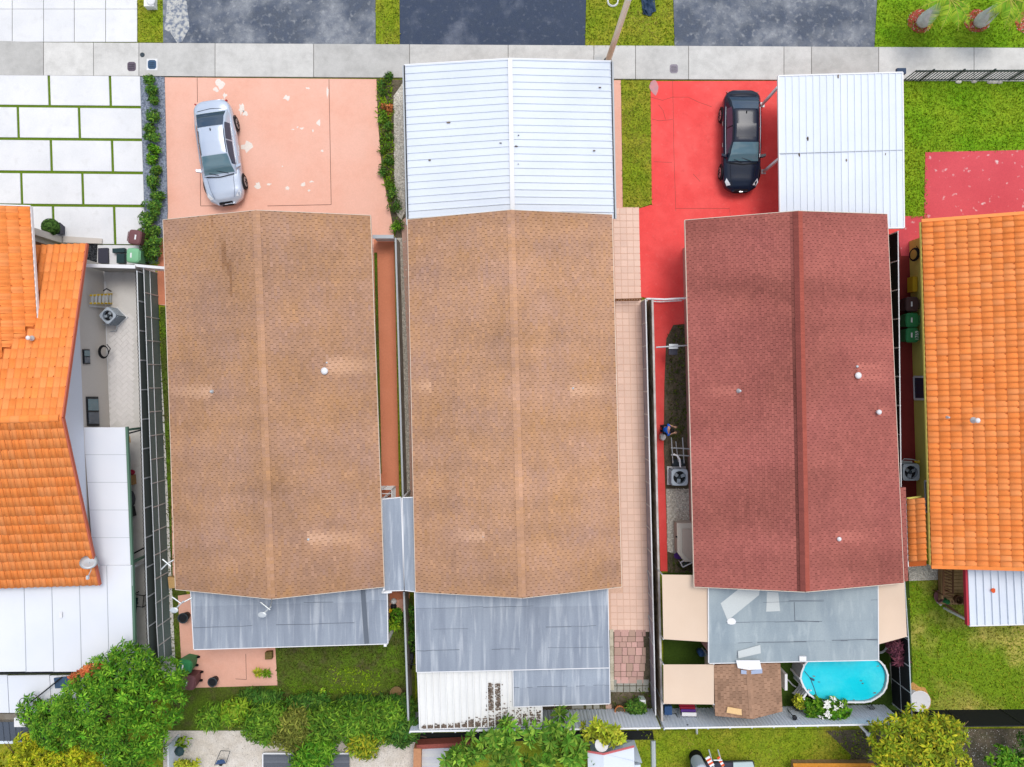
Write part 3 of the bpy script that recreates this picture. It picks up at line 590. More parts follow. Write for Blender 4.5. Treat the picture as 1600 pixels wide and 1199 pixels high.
hC, roofC = gable_house('house', 'red-shingled house with dark ridge vent, black car parked in front', (1070.5,344.5),(1247,330),(1386,335),(1412,911),(1258.5,925),(1085,917), 2.7, 4.25, redwall, shing_r, deck_r,
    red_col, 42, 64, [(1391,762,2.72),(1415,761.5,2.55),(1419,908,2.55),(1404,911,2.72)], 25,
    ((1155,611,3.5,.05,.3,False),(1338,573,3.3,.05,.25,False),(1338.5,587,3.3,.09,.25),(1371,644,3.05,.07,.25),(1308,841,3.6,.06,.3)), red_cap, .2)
# ---------------------------------------------------------------- barrel tiles
def tile_mesh(pu, pv):
    """one barrel tile: x across (width pu), y down the slope (length pv), lower end proud"""
    prof = [(0, .0)]+[(pu*.68*(i/6), .008+.040*math.sin(math.pi*i/6)) for i in range(7)]+[(pu*.78, -.004), (pu*.9, -.006), (pu, .0)]
    v = []; n = len(prof)
    for yy, dz, k in ((-pv*1.08, .004, .94), (0, .024, 1)):
        v += [((x-pu/2)*k, yy, z*k+dz) for x, z in prof]
    v += [((x-pu/2), .0, z+.008) for x, z in prof]
    f = [(i, i+n, i+n+1, i+1) for i in range(n-1)]+[(i+n, i+2*n, i+2*n+1, i+n+1) for i in range(n-1)]
    return v, f
def tile_roof(parent, O, U, D, nu, nv, pu, pv, keep, nind, seed=1):
    """O: upper corner, U: across unit vector, D: down-slope unit vector; individual tiles first (largest in view), rest one stuff part"""
    r = random.Random(seed); U, D = Vector(U).normalized(), Vector(D).normalized(); N = U.cross(D)
    if N.z < 0: N = -N
    v, f = tile_mesh(pu, pv); me = bpy.data.meshes.new('tile'); me.from_pydata(v, [], f); me.materials.append(tile); me.shade_smooth()
    Yax = D; Xax = Yax.cross(N); R = Matrix((Xax, Yax, N)).transposed(); spots = []
    for i in range(nu):
        for j in range(nv):
            p = Vector(O)+U*(i+.5)*pu+D*(j+1)*pv; x, y = PX(p-D*pv*.5)
            if keep(x, y, p): spots.append((0 if (0 <= x <= 1600 and 0 <= y <= 1199) else 1, (x-800)**2+(y-600)**2, p, r.uniform(-.012, .012), r.uniform(-.012, .012)))
    spots.sort(key=lambda s: (s[0], s[1])); off = WL[parent]; jv, jf = [], []
    for k, (_, _, p, a, b) in enumerate(spots):
        Rm = R @ Matrix.Rotation(a, 3, 'Z') @ Matrix.Rotation(b, 3, 'X')
        if k < nind:
            o = bpy.data.objects.new('tile', me); COL.objects.link(o); o.parent = parent
            o.matrix_basis = Matrix.Translation(p-off) @ Rm.to_4x4()
        else:
            n = len(jv); jv += [p+Rm @ Vector(q) for q in v]; jf += [tuple(i+n for i in q) for q in f]
    if jv:
        m = MB(); m.v = [tuple(q) for q in jv]; m.f = jf; o = m.build('tile_field', tile, parent, True); o['kind'] = 'stuff'
# ---- white-gabled orange-tiled house (left)
NEc, REc, SEc = W(135,381,2.7), W(97,653,5.0), W(155,914,2.7); dW = Vector((-1,-.033,0)).normalized(); LN = 14.0
root = thing('house', 'orange-tiled house with white gable and beige side wall at left', 'house', (NEc.x-6, (NEc.y+SEc.y)/2, 0)); hL = root
N2, R2, S2 = NEc+dW*LN, REc+dW*LN, SEc+dW*LN; th = Vector((0,0,-.14))
roofL = MB().add([NEc, REc, SEc, N2, R2, S2]+[q+th for q in (NEc, REc, SEc, N2, R2, S2)], [(0,1,4,3),(1,2,5,4),(6,9,10,7),(7,10,11,8),(0,6,7,1),(1,7,8,2),(3,9,6,0),(2,8,11,5)]).build('roof', tile_deck, root)
nN = (NEc-REc).normalized(); nS = (SEc-REc).normalized()
wing_edge = lambda y: 47+(y-322)*.06           # pixel x of the wing eave
def keepN(x, y, p):
    if y < 505 and x < wing_edge(y)+2: return False
    if 505 <= y < 560 and x < 58-(y-505)*1.08: return False
    return True
lN = (NEc-REc).length; lS = (SEc-REc).length
tile_roof(roofL, REc, dW, nN, 34, round(lN/.43), .285, lN/round(lN/.43), keepN, 170, 3)
tile_roof(roofL, REc, dW, nS, 34, round(lS/.43), .285, lS/round(lS/.43), lambda x, y, p: True, 130, 4)
for (a, b, nm) in ((REc+dW*.1, REc+dW*LN, 'ridge_cap'),):
    k = 0; L_ = (b-a).length
    while k*.4 < L_:
        p = a+dW*(k*.4); q = a+dW*(k*.4+.46)
        v = []; n = 7
        for P_, dz in ((p, .075), (q, .06)):
            v += [P_+Vector((0, .15*math.cos(t), dz-.05+.09*math.sin(t))) for t in [math.pi*i/(n-1) for i in range(n)]]
        MB().add(v, [(i, i+1, i+n+1, i+n) for i in range(n-1)]).build('ridge_tile', tile, roofL, True); k += 1
for a, b in ((NEc, REc), (REc, SEc)):
    MB().bar(a+Vector((.03,0,-.03)), b+Vector((.03,0,-.03)), .06, .16).build('rake_board', M('rake_red', c(196,106,84)), root)
# walls: beige below, white gable above
wx = -.66; ev = lambda p, z: Vector((p.x+wx, p.y, z))
A0, B0, C0 = ev(NEc+Vector((0,-.5,0)), 0), ev(REc, 0), ev(SEc+Vector((0,.5,0)), 0)
MB().add([A0, C0, ev(C0, 0)+Vector((-wx,0,2.3)), A0+Vector((0,0,2.3)), A0+dW*10, C0+dW*10, C0+dW*10+Vector((0,0,2.3)), A0+dW*10+Vector((0,0,2.3))], [(0,1,2,3),(4,0,3,7),(1,5,6,2)]).build('wall', beige, root)
MB().add([A0+Vector((.012,0,2.3)), C0+Vector((.012,0,2.3)), C0+Vector((.012,0,2.62)), Vector((B0.x+.012, B0.y, 4.8)), A0+Vector((.012,0,2.62))], [(0,1,2,3,4)]).build('gable_wall', whitewall, root)
def east_window(py0, py1, z0, z1):
    f = lambda py, z: Vector((lerp(A0.x, C0.x, (W(0,py,z).y-A0.y)/(C0.y-A0.y))+.03, W(0,py,z).y, z))
    a, b, cc, d = f(py0, z0), f(py1, z0), f(py1, z1), f(py0, z1)
    wn = MB().sheet(a, b, cc, d, .03).build('window', dark, root); o = Vector((.05,0,0)); zm = (z0+z1)/2
    e = lambda p, q, t: p+(q-p)*t
    MB().sheet(e(a,b,.08)+o+Vector((0,0,.06)), e(a,b,.47)+o+Vector((0,0,.06)), e(d,cc,.47)+o-Vector((0,0,.06)), e(d,cc,.08)+o-Vector((0,0,.06)), .008).build('pane', glass_h, wn)
    MB().sheet(e(a,b,.53)+o+Vector((0,0,.06)), e(a,b,.92)+o+Vector((0,0,.06)), e(d,cc,.92)+o-Vector((0,0,.06)), e(d,cc,.53)+o-Vector((0,0,.06)), .008).build('pane', glass, wn)
east_window(546,569,1.62,2.18); east_window(620,666,1.05,2.05)
# front wing (cross gable over the front door)
E0, E1 = W(47,323,3.75), W(58.5,507,3.75); wu = Vector((-1,-.033,.30)).normalized(); wl = 5.0
roofW = MB().add([E0, E1, E1+wu*wl, E0+wu*wl]+[q+th for q in (E0, E1, E1+wu*wl, E0+wu*wl)]+[E1+wu*.2+Vector((0,-3.2,.35)), E1+wu*wl+Vector((0,-3.4,.0))], [(0,1,2,3),(0,4,5,1),(0,3,7,4),(4,7,6,5)]).build('roof', tile_deck, root)
eu = (E1-E0).normalized(); O_ = E0+wu*wl
tile_roof(roofW, O_, eu, -wu, int((E1-E0).length/.285)+8, 11, .285, wl/11, lambda x, y, p: y < 505+max(0, (58-x))*.93 , 70, 6)
MB().bar(E0+Vector((.02,.0,-.06)), E1+Vector((.02,0,-.06)), .05, .14).build('fascia', wpaint, root)
MB().bar(E0+Vector((0,.03,-.05)), E0+wu*wl+Vector((0,.03,-.05)), .05, .14).build('fascia', wpaint, root)
wc = W(97,371,0); wt = Vector((wc.x, wc.y, 3.6))
MB().prism([wc+Vector((-.2,0,0)), wc+Vector((.08,0,0)), wc+Vector((.08,-.3,0)), wc+Vector((-.2,-.3,0))], 0, 3.55).build('corner_pillar', beige, root)
MB().prism([wc+Vector((-8,-.1,0)), wc+Vector((-.25,-.1,0)), wc+Vector((-.25,-6,0)), wc+Vector((-8,-6,0))], 0, 3.5).build('wing_wall', beige, root)
MB().sheet(wc+Vector((-.235,-.5,.1)), wc+Vector((-.235,-1.5,.1)), wc+Vector((-.235,-1.5,2.3)), wc+Vector((-.235,-.5,2.3)), .02).build('door', woodd, root)
MB().sheet(wc+Vector((-.235,-1.7,.9)), wc+Vector((-.235,-2.6,.9)), wc+Vector((-.235,-2.6,2.2)), wc+Vector((-.235,-1.7,2.2)), .02).build('window', glass, root)
MB().prism([W(98,369,.16), W(159,373,.16), W(159,381,.16), W(98,379,.16)], 0, .16).build('porch_step', beige, root)
vent(47.5,528.5,4.25,roofL,.06,.25)
# satellite dish on the eave
dsh = thing('satellite_dish', 'pale oval satellite dish on the tiled eave above the white side roof', 'dish', W(155,883,2.75))
pd = W(139,879,3.3); MB().lathe((0,0,0), [(.001,-.05),(.2,-.03),(.36,.03),(.37,.035),(.2,-.015),(.001,-.035)], 18).build('reflector', galv, None, True)
rf = bpy.data.objects['reflector']; rf.parent = dsh; rf.location = pd-Vector(dsh.location); rf.rotation_euler = (math.radians(-35), math.radians(38), .4)
MB().path([W(155,883,2.7), W(150,884,2.9), pd], .025).build('mast', galv, dsh); MB().path([pd, pd+Vector((.15,-.3,.1)), pd+Vector((.12,-.55,.3))], .018).build('feed_arm', galv, dsh)
MB().box(pd+Vector((.12,-.57,.32)), (.1,.16,.1)).build('receiver', galv, dsh)
# ---- yellow house (right)
NWr, SWr = W(1440,347,2.8), W(1455.5,884,2.8); su = Vector((1, .032, .26)).normalized(); RL = 7.6
hR = thing('house', 'yellow house with orange barrel-tile roof at right edge', 'house', (NWr.x+6, (NWr.y+SWr.y)/2, 0))
RNr, RSr = NWr+su*RL, SWr+su*RL; NEr, SEr = RNr+Vector((su.x,su.y,-su.z))*RL, RSr+Vector((su.x,su.y,-su.z))*RL
roofR = MB().add([NWr, RNr, NEr, SEr, RSr, SWr]+[q+th for q in (NWr, RNr, NEr, SEr, RSr, SWr)], [(0,5,4,1),(1,4,3,2),(11,6,7,10),(10,7,8,9),(0,1,7,6),(1,2,8,7),(2,3,9,8),(3,4,10,9),(4,5,11,10),(5,0,6,11)]).build('roof', tile_deck, hR)
sv = (SWr-NWr).normalized(); nrow = int((SWr-NWr).length/.252)
pvR = RL/17; puR = (SWr-NWr).length/nrow
tile_roof(roofR, RNr, sv, -su, nrow, 17, puR, pvR, lambda x, y, p: True, 300, 8)
tile_roof(roofR, RNr+Vector((0,0,0)), sv, Vector((su.x,su.y,-su.z)), nrow, 17, puR, pvR, lambda x, y, p: True, 0, 9)
MB().bar(NWr+Vector((0,.05,-.02)), RNr+Vector((0,.05,-.02)), .14, .12).build('rake_tile', tile, roofR); MB().bar(SWr+Vector((0,-.05,-.02)), RSr+Vector((0,-.05,-.02)), .16, .12).build('rake_tile', tile, roofR)
MB().bar(RNr+Vector((0,0,.05)), RSr+Vector((0,0,.05)), .26, .1).build('ridge_cap', tile, roofR)
MB().bar(NWr+Vector((-.02,0,-.09)), SWr+Vector((-.02,0,-.09)), .03, .12).build('fascia', yellow, hR)
q0, q1 = NWr+Vector((.86,-.35,0)), SWr+Vector((.86,.35,0))
def yw(p, z): return Vector((p.x, p.y, z))
e_ = Vector((13.6,.4,0)); MB().add([yw(q0,0), yw(q1,0), yw(q1+e_,0), yw(q0+e_,0), yw(q0,2.78), yw(q1,2.78), yw(q1+e_,2.78), yw(q0+e_,2.78)], [(0,1,5,4),(1,2,6,5),(2,3,7,6),(3,0,4,7)]).build('wall', yellow, hR)
vent(1523,657,3.9,roofR,.07,.3); vent(1482,652.5,3.4,roofR,.035,.2,False)
def west_at(py, z): 
    y_ = W(0, py, z).y; t = (y_-q0.y)/(q1.y-q0.y); return Vector((lerp(q0.x, q1.x, t), y_, z))
def west_window(pa, pb, z0, z1, fr=wpaint):
    o = Vector((-.03,0,0)); a, b, cc, d = (west_at(p, z)+o for p, z in ((pa,z0),(pb,z0),(pb,z1),(pa,z1)))
    wn = MB().bar(a, b, .1, .08).bar(d, cc, .1, .08).bar(a, d, .1, .08, (1,0,0)).bar(b, cc, .1, .08, (1,0,0)).build('window', fr, hR)
    MB().sheet(a, d, cc, b, .02).build('pane', glass, wn)
    for k in (.2,.4,.6,.8): MB().bar(lerp(a, b, k)+Vector((-.02,0,0)), lerp(d, cc, k)+Vector((-.02,0,0)), .02, .02, (1,0,0)).build('bar', dark, wn)
    return wn
west_window(589,624,.2,1.3); west_window(412,462,1.2,2.3); west_window(663,695,1.2,2.2); west_window(752,800,.9,2.2)
# small lean-to roof of the yellow house
lt = [W(1416.5,781,2.2), W(1444,778,2.55), W(1447.5,884,2.55), W(1420,886,2.2)]
lr = MB().sheet(lt[0], lt[3], lt[2], lt[1], .1).build('side_roof', tile_deck, hR)
if True:
    d_ = (lt[0]-lt[1]); L_ = d_.length; tile_roof(lr, lt[1]+Vector((0,0,.01)), (lt[2]-lt[1]), d_, int((lt[2]-lt[1]).length/.252), 2, .252, L_/2, lambda x, y, p: True, 40, 10)
MB().bar(lt[0]+Vector((-.05,0,-.04)), lt[3]+Vector((-.05,0,-.04)), .09, .1).build('gutter', wpaint, hR)
for q in (lt[0], lt[3]): MB().tube((q.x+.1, q.y, 0), (q.x+.1, q.y, 2.1), .05).build('post', wpaint, hR)
MB().sheet(W(1417,778,2.1), W(1417,781,2.1), W(1440,783,2.1), W(1440,775,2.1), .05).build('side_wall', yellow, hR)

# ================================================================ CARPORTS AND FLAT ROOFS
def rib_panels(parent, A, B, C_, D, n, mat, rib=.045, rw=.035, name='panel', first=True, th=.012):
    """A-B edge and D-C edge are divided into n panels running A->D (length); each an object"""
    A, B, C_, D = map(Vector, (A, B, C_, D)); nz = (B-A).cross(D-A).normalized(); nz = nz if nz.z > 0 else -nz
    for i in range(n):
        a, b = lerp(A, B, i/n), lerp(A, B, (i+1)/n); d, cc = lerp(D, C_, i/n), lerp(D, C_, (i+1)/n)
        ww = (b-a).length; prof = [(0, 0), (0, rib), (rw/ww, rib), (rw/ww+.012/ww, .0), (.5, .004), (1, 0)]
        v = [lerp(a, b, t)+nz*h for t, h in prof]+[lerp(d, cc, t)+nz*h for t, h in prof]; k = len(prof)
        v += [a-nz*th, b-nz*th, d-nz*th, cc-nz*th]
        MB().add(v, [(j, j+1, j+1+k, j+k) for j in range(k-1)]+[(2*k, 2*k+2, 2*k+3, 2*k+1), tuple(range(k-1, -1, -1))+(2*k, 2*k+1), tuple(range(k, 2*k))+(2*k+3, 2*k+2)]).build(name, mat, parent)
def post(parent, px, py, z1, r=.045, mat=wpaint, z0=0, plan=None):
    p = plan or W(px, py, z1); MB().box((p.x, p.y, (z0+z1)/2), (r*2, r*2, z1-z0)).build('post', mat, parent)
cp = thing('carport', 'white gable carport with crosswise metal ribs in front of the centre house', 'carport', W(796,215))
z0c, zrc = 2.25, 2.62
a, b, m0, m1, e, f = W(632,103,z0c), W(638,352,z0c), W(797,93,zrc), W(801,340,zrc), W(955,97,z0c), W(960,342,z0c)
rib_panels(cp, a, b, m1, m0, 22, wmetal, .042, .04); rib_panels(cp, e, f, m1, m0, 22, wmetal, .042, .04)
MB().bar(m0+Vector((0,.02,.05)), m1+Vector((0,0,.05)), .2, .035).build('ridge_cap', wpaint, cp)
MB().bar(a+Vector((-.05,0,-.04)), b+Vector((-.05,0,-.04)), .09, .12).build('gutter', greytrim, cp); MB().bar(e+Vector((.05,0,-.04)), f+Vector((.05,0,-.04)), .09, .12).build('gutter', greytrim, cp)
MB().bar(a+Vector((-.004,0,.045)), b+Vector((-.004,0,.045)), .05, .02).build('edge_flashing', dark, cp); MB().bar(e+Vector((.0,0,.045)), f+Vector((0,0,.045)), .04, .02).build('edge_flashing', dark, cp)
for p_, q_ in ((a, m0), (m0, e)): MB().bar(p_+Vector((0,.03,-.02)), q_+Vector((0,.03,-.02)), .05, .12).build('fascia', wpaint, cp)
for p_ in (a, e, lerp(a, b, .5), lerp(e, f, .5)): MB().box((p_.x+(.25 if p_.x < 0 else -.25), p_.y-.25, 1.1), (.09,.09,2.2)).build('post', wpaint, cp)
for k, (x, y, s) in enumerate(((700,191,5),(671,250,4),(782,223,2.5),(938,136,4),(810,211,3),(807,228,4),(928,235,4),(810,256,2))):
    MB().prism(blob(x, y, s*.55, s*.16, zrc+.07 if False else 2.3+.37*(1-abs(x-797)/162)+.05, 7, k, .5), 2.3, 2.3+.37*(1-abs(x-797)/162)+.028).build('leaf_debris', leaf_debris, cp)
cr = thing('carport', 'white flat carport with lengthwise ribs beside the black car', 'carport', W(1313,240))
a, b, cc, d = W(1216,119,2.28), W(1410,113.5,2.28), W(1412.5,356,2.3), W(1219,360,2.3)
rib_panels(cr, a, b, cc, d, 18, wmetal, .032)
for p_, q_ in ((a, b), (b, cc), (cc, d), (d, a)): MB().bar(p_+Vector((0,0,-.03)), q_+Vector((0,0,-.03)), .06, .13).build('fascia', wpaint, cr)
MB().bar(lerp(a, d, .505)+Vector((0,0,.02)), lerp(b, cc, .5)+Vector((0,0,.0)), .02, .07).build('cross_seam', greytrim, cr)
for x, y in ((1215,137),(1217.5,248)): 
    p_ = W(x, y, 2.2); MB().box((p_.x, p_.y, 1.1), (.1,.1,2.2)).build('post', wpaint, cr); MB().box((p_.x, p_.y, .04), (.22,.22,.02)).build('base_plate', galv, cr)
for x, y in ((1400,130),(1402,330)): p_ = W(x, y, 2.2); MB().box((p_.x, p_.y, 1.1), (.1,.1,2.2)).build('post', wpaint, cr)
for k, (x, y, s) in enumerate(((1262,217,4),(1310,119,3),(1249,242,3),(1323,250,3),(1384,241,2))): MB().prism(blob(x, y, s*.35, s*.9, 2.33, 7, k, .4), 2.28, 2.325).build('leaf_debris', leaf_debris, cr)
def roll_roof(name, label, pxs, zt, n, mat, cat='roof', th=.14, slope=.05, wallm=wallgrey, edge=wpaint, walls=True, seams=()):
    """pxs: NW NE SE SW pixel corners; n roofing sheets laid across, lapped"""
    A, B, C_, D = W(*pxs[0], zt+slope), W(*pxs[1], zt+slope), W(*pxs[2], zt), W(*pxs[3], zt); ctr = (A+B+C_+D)/4
    r_ = thing(name, label, cat, (ctr.x, ctr.y, 0))
    MB().sheet(A+Vector((0,0,-.01)), D+Vector((0,0,-.01)), C_+Vector((0,0,-.01)), B+Vector((0,0,-.01)), th).build('deck', edge, r_)
    for i in range(n):
        a, d = lerp(A, D, i/n), lerp(A, D, min(1, (i+1.04)/n)); b, cc = lerp(B, C_, i/n), lerp(B, C_, min(1, (i+1.04)/n)); u = Vector((0,0,.004)); v = Vector((0,0,.016))
        MB().sheet(a+u, d+v, cc+v, b+u, .004).build('roofing_sheet', mat, r_).color = (1.10,1.10,1.09,1) if i == 0 else (1-.03*(i % 2),)*3+(1,)
    for p, q in ((A, B), (B, C_), (C_, D), (D, A)): 
        nn = ((p+q)/2-ctr); nn.z = 0; nn.normalize(); MB().bar(p+nn*.02+Vector((0,0,-.03)), q+nn*.02+Vector((0,0,-.03)), .035, .1).build('drip_edge', edge, r_)
    for i in range(1, n):
        a, b = lerp(A, D, i/n), lerp(B, C_, i/n); rr_ = random.Random(int(pxs[0][0])+i); t0 = 0
        while t0 < .96:
            t1 = min(1, t0+rr_.uniform(.04, .2))
            if rr_.random() < .6: MB().bar(lerp(a, b, t0)+Vector((0,rr_.uniform(-.02,.02),.015)), lerp(a, b, t1)+Vector((0,rr_.uniform(-.02,.02),.015)), rr_.uniform(.012,.026), .008).build('lap_seam', tar, r_)
            t0 = t1
    if walls:
        k = .94; pts = [ctr+(q-ctr)*k for q in (A, B, C_, D)]; MB().prism([(q.x, q.y) for q in pts], 0, zt-.16).build('wall', wallm, r_)
    return r_
rA = roll_roof('rear_extension', 'grey roll-roofed rear extension of the left brown-roofed house', ((298,912),(604,905),(605.5,1005.5),(303.5,1014.5)), 2.4, 3, felt, 'extension', wallm=tanwall)
MB().bar(W(567,922,2.48), W(573,1006,2.44), .2, .012).build('tar_strip', tar, rA)
p_ = W(602,1008,2.35); MB().box((p_.x, p_.y, 1.2), (.12,.12,2.4)).build('post', wpaint, rA)
MB().path([W(600,921,2.75), W(597,926,2.6), W(606,926,2.55), W(612,925,2.5)], .05).build('downspout', wpaint, rA)
rB = roll_roof('rear_extension', 'large grey roll-roofed rear extension of the centre house with pale run-off streaks', ((648.5,918),(949,912),(951.5,1043),(651.5,1050)), 2.4, 4, felt, 'extension', wallm=tanwall)
rB2 = roll_roof('lean_to', 'lower grey roofed lean-to below the centre extension', ((802,1044),(951.5,1042),(952.5,1099),(803.5,1104)), 2.2, 2, felt, 'extension', walls=False)
for x, y in ((806,1100),(949,1096)): post(rB2, x, y, 2.1)
wr = thing('patio_roof', 'cream ribbed metal patio roof littered with dead leaves', 'roof', W(745,1095))
a, b, cc, d = W(652.5,1046,2.12), W(846,1044,2.12), W(847,1133,1.97), W(656,1139.5,1.97)
rib_panels(wr, a, b, cc, d, 18, wmetal2, rib=.075, rw=.045)
for p_, q_ in ((cc, d), (d, a), (b, cc)): MB().bar(p_+Vector((0,0,-.02)), q_+Vector((0,0,-.02)), .05, .12).build('fascia', wpaint, wr)
for x, y in ((660,1134),(842,1130),(750,1133)): post(wr, x, y, 2.0)
dl = nr; V, F = [], []
for k in range(1500):
    x = dl.uniform(660, 845); yb = 1138-(x-660)*.028; y = yb-abs(dl.normal(0, 1))*(2+10*sm(x, 700, 800)); 
    if dl.random() < .22: x, y = (766 if dl.random() < .5 else 778)+dl.normal(0, 2.6), dl.uniform(1068, 1110)
    if y < 1050 or x > 844: continue
    z = 2.12-.15*(y-1047)/90+.03; p = W(x, y, z); s = dl.uniform(.025, .065); t = dl.uniform(0, 6.3)
    i = len(V); V += [(p.x+s*math.cos(t+q*1.57), p.y+s*.6*math.sin(t+q*1.57), p.z+dl.uniform(0, .03)) for q in range(4)]; F.append((i, i+1, i+2, i+3))
o = npmesh('leaf_litter', V, F, leaf_debris, wr); o['kind'] = 'stuff'
rC = roll_roof('rear_extension', 'grey-green roll-roofed rear extension of the red-roofed house with pale patches', ((1107.5,912),(1371,906),(1372,1031),(1108,1036)), 2.45, 4, felt_g, 'extension', wallm=redwall)
for pts in (((1126,943),(1155,920),(1187,922),(1186,930),(1137,970)), ((1199,925),(1216,926),(1219,955),(1197,956))): MB().prism([W(x, y, 2.505) for x, y in pts], 2.49, 2.505).build('pale_patch', felt_l, rC)
MB().prism([W(x, y, 2.51) for x, y in ((1153,1018),(1188,1008),(1189,1021),(1154,1029))], 2.48, 2.505).build('pale_patch', felt_l, rC)
MB().prism(blob(1143,971.5,6.5,5.5,2.53,10,2,.12), 2.48, 2.53).build('white_lid', wpaint, rC)
MB().box(W(1254,1029,2.52), (.3,.2,.1)).build('gutter_box', wpaint, rC)
for (x0, y0, x1, y1) in ((1233,939,1288,938),(1241,941,1242,970),(1242,970,1280,972),(1183,1004,1260,1003),(1300,1001,1371,999),(1152,1029,1153,1017)): MB().bar(W(x0,y0,2.505), W(x1,y1,2.5), .02, .006).build('seam_crack', tar, rC)
# connecting grey strips between left and centre house
for pts, lab in ((((597.5,781),(626,778),(631,922),(601,923)), 'narrow pale grey roof strip joined to the left brown roof'), (((629.5,778.5),(646,778),(648.5,924),(632.5,922)), 'narrow grey roof strip joined to the centre roof')):
    rr = roll_roof('connecting_roof', lab, pts, 2.5, 1, felt, 'roof', slope=0, walls=False)
    for k in (0, 2): p_ = W(*pts[k], 2.4); MB().box((p_.x, p_.y, 1.2), (.08,.08,2.35)).build('post', wpaint, rr)
MB().bar(W(627.5,780,2.45), W(631.5,922,2.45), .1, .02).build('valley_gutter', tar, rr)
# white panel roofs of the left house
sr = thing('side_awning', 'white five-panel side roof with green gutter beside the white gable', 'awning', W(168,775))
for i in range(5):
    ya, yb = 668+i*43.2, 668+(i+1)*43.2-.9; f1 = lambda y: 130+(y-668)*.075; f2 = lambda y: 197.5+(y-668)*.037
    MB().sheet(W(f1(ya),ya,2.25), W(f1(yb),yb,2.25), W(f2(yb),yb,2.18), W(f2(ya),ya,2.18), .06).build('panel', insul, sr)
    MB().bar(W(f1(yb),yb+.4,2.22), W(f2(yb),yb+.4,2.15), .035, .05).build('joint_trim', greytrim, sr)
MB().bar(W(198.5,667,2.15), W(207,885,2.15), .1, .14).build('gutter', greentrim, sr)
for x, y in ((197,672),(204,880)): post(sr, x, y, 2.1, .05, greentrim)
pr = thing('patio_roof', 'large white insulated-panel patio roof at lower left', 'roof', W(80,985))
for i in range(-5, 5):
    xa, xb = i*43.3-6, (i+1)*43.3-6.6
    if xa > 180: continue
    xb = min(xb, 206); MB().sheet(W(xa,884+ (0),2.3), W(xa+4,1050,2.22), W(xb+4,1049.5,2.22), W(xb,884,2.3), .08).build('panel', insul, pr)
    MB().bar(W(xb+.3,884,2.285), W(xb+4.3,1050,2.205), .025, .05).build('joint_trim', greytrim, pr)
MB().bar(W(207.5,884,2.22), W(211,1006,2.2), .1, .16).build('gutter', greentrim, pr); MB().box(W(95,961,2.33), (.12,.26,.05)).build('vent_cover', wpaint, pr)
MB().bar(W(-230,1054,2.15), W(210,1050,2.15), .05, .1).build('fascia', dark, pr)
for x, y in ((200,890),(205,1040),(20,1045)): post(pr, x, y, 2.1)
lp = thing('lower_roof', 'lower white panel roof below the patio roof, beside the mango tree', 'roof', W(60,1085))
for i in range(4): MB().sheet(W(-120+i*66,1056,2.0), W(-117+i*66,1114,1.95), W(-52+i*66,1114,1.95), W(-55+i*66,1055,2.0), .07).build('panel', insul, lp)
for x, y in ((10,1108),(130,1105)): post(lp, x, y, 1.9)
MB().prism([W(-160,1116,1.4), W(45,1115,1.4), W(45,1128,1.4), W(-160,1128,1.4)], 0, 1.4).build('block_wall', wallgrey); tag(bpy.data.objects['block_wall'], 'short speckled block wall at the far left below the white roof', 'wall')
ds = thing('shed_roof', 'dark slate ribbed shed roof at the bottom left corner', 'roof', W(0,1145))
rib_panels(ds, W(-160,1130,2.0), W(70,1128,2.0), W(74,1158,1.9), W(-160,1160,1.9), 24, M('slate_metal', c(88,96,108), rough=.5), rib=.03)
MB().bar(W(-160,1161,1.88), W(74,1159,1.88), .12, .1).build('gutter', sheet_b, ds)
MB().prism([W(-160,1132,1.8), W(68,1130,1.8), W(70,1150,1.8), W(-160,1152,1.8)], 0, 1.8).build('wall', wallgrey, ds)
# ================================================================ FENCES AND WALLS
def xy(p): return Vector((p.x, p.y, 0))
def post_fence(name, label, pts, h, step, railm, panelm, rails=(1,), pr=.03, pname='screen_panel', scallop=False, panel_z0=.05, cat='fence'):
    """pts: pixel polyline of the TOP rail at height h. Posts, rails, one panel per bay."""
    P_ = [xy(W(x, y, h)) for x, y in pts]; t = thing(name, label, cat, (P_[0]+P_[-1])/2); up = Vector((0,0,1))
    for a, b in zip(P_, P_[1:]):
        n = max(1, round((b-a).length/step)); d = (b-a).normalized(); nn = Vector((d.y, -d.x, 0))
        for i in range(n+1):
            p = lerp(a, b, i/n)
            if i < n or b is P_[-1]: MB().tube(p, p+up*(h+.02), pr, n=8).build('post', railm, t)
        for k in rails: MB().tube(a+up*h*k, b+up*h*k, pr*.85, n=8).build('rail', railm, t)
        if panelm:
            for i in range(n):
                p, q = lerp(a, b, i/n)+d*pr, lerp(a, b, (i+1)/n)-d*pr; o = nn*.012
                MB().sheet(p+o+up*panel_z0, q+o+up*panel_z0, q+o+up*(h-pr), p+o+up*(h-pr), .006).build(pname, panelm, t)
        if scallop:
            m = int((b-a).length/.09); MB().path([lerp(a, b, i/m)+up*(h+.02+.05*(i % 2))-nn*.04*(1 if nn.x > 0 else -1) for i in range(m+1)], .014, 4).build('twisted_wire_top', dark, t)
    return t
post_fence('fence', 'tall fence with dark privacy screen along the pale side patio', [(214,424),(231,980),(234,1045)], 1.8, 1.29, galv, screen, (1, .04), scallop=True)
post_fence('fence', 'chain-link fence with two pale rails beside the left brown-roofed house', [(224.5,420),(245,980),(248.5,1040)], 1.42, 1.12, galv, mesh_m, (1, .58), .026, 'mesh_panel')
post_fence('fence', 'black-screened fence with white posts right of the red roof', [(1403,362),(1408,770)], 1.8, 1.28, wpaint, screen_b, (1, .03))
post_fence('fence', 'black-screened fence beside the pool and right shade sail', [(1413,905),(1419.5,1000),(1425,1125)], 1.85, 1.22, galv, screen_b, (1, .5))
post_fence('fence', 'black-screened back fence below the straw-patched lawn', [(1424,1136),(1780,1133)], 1.85, 2.4, dark, screen_b, (1,))
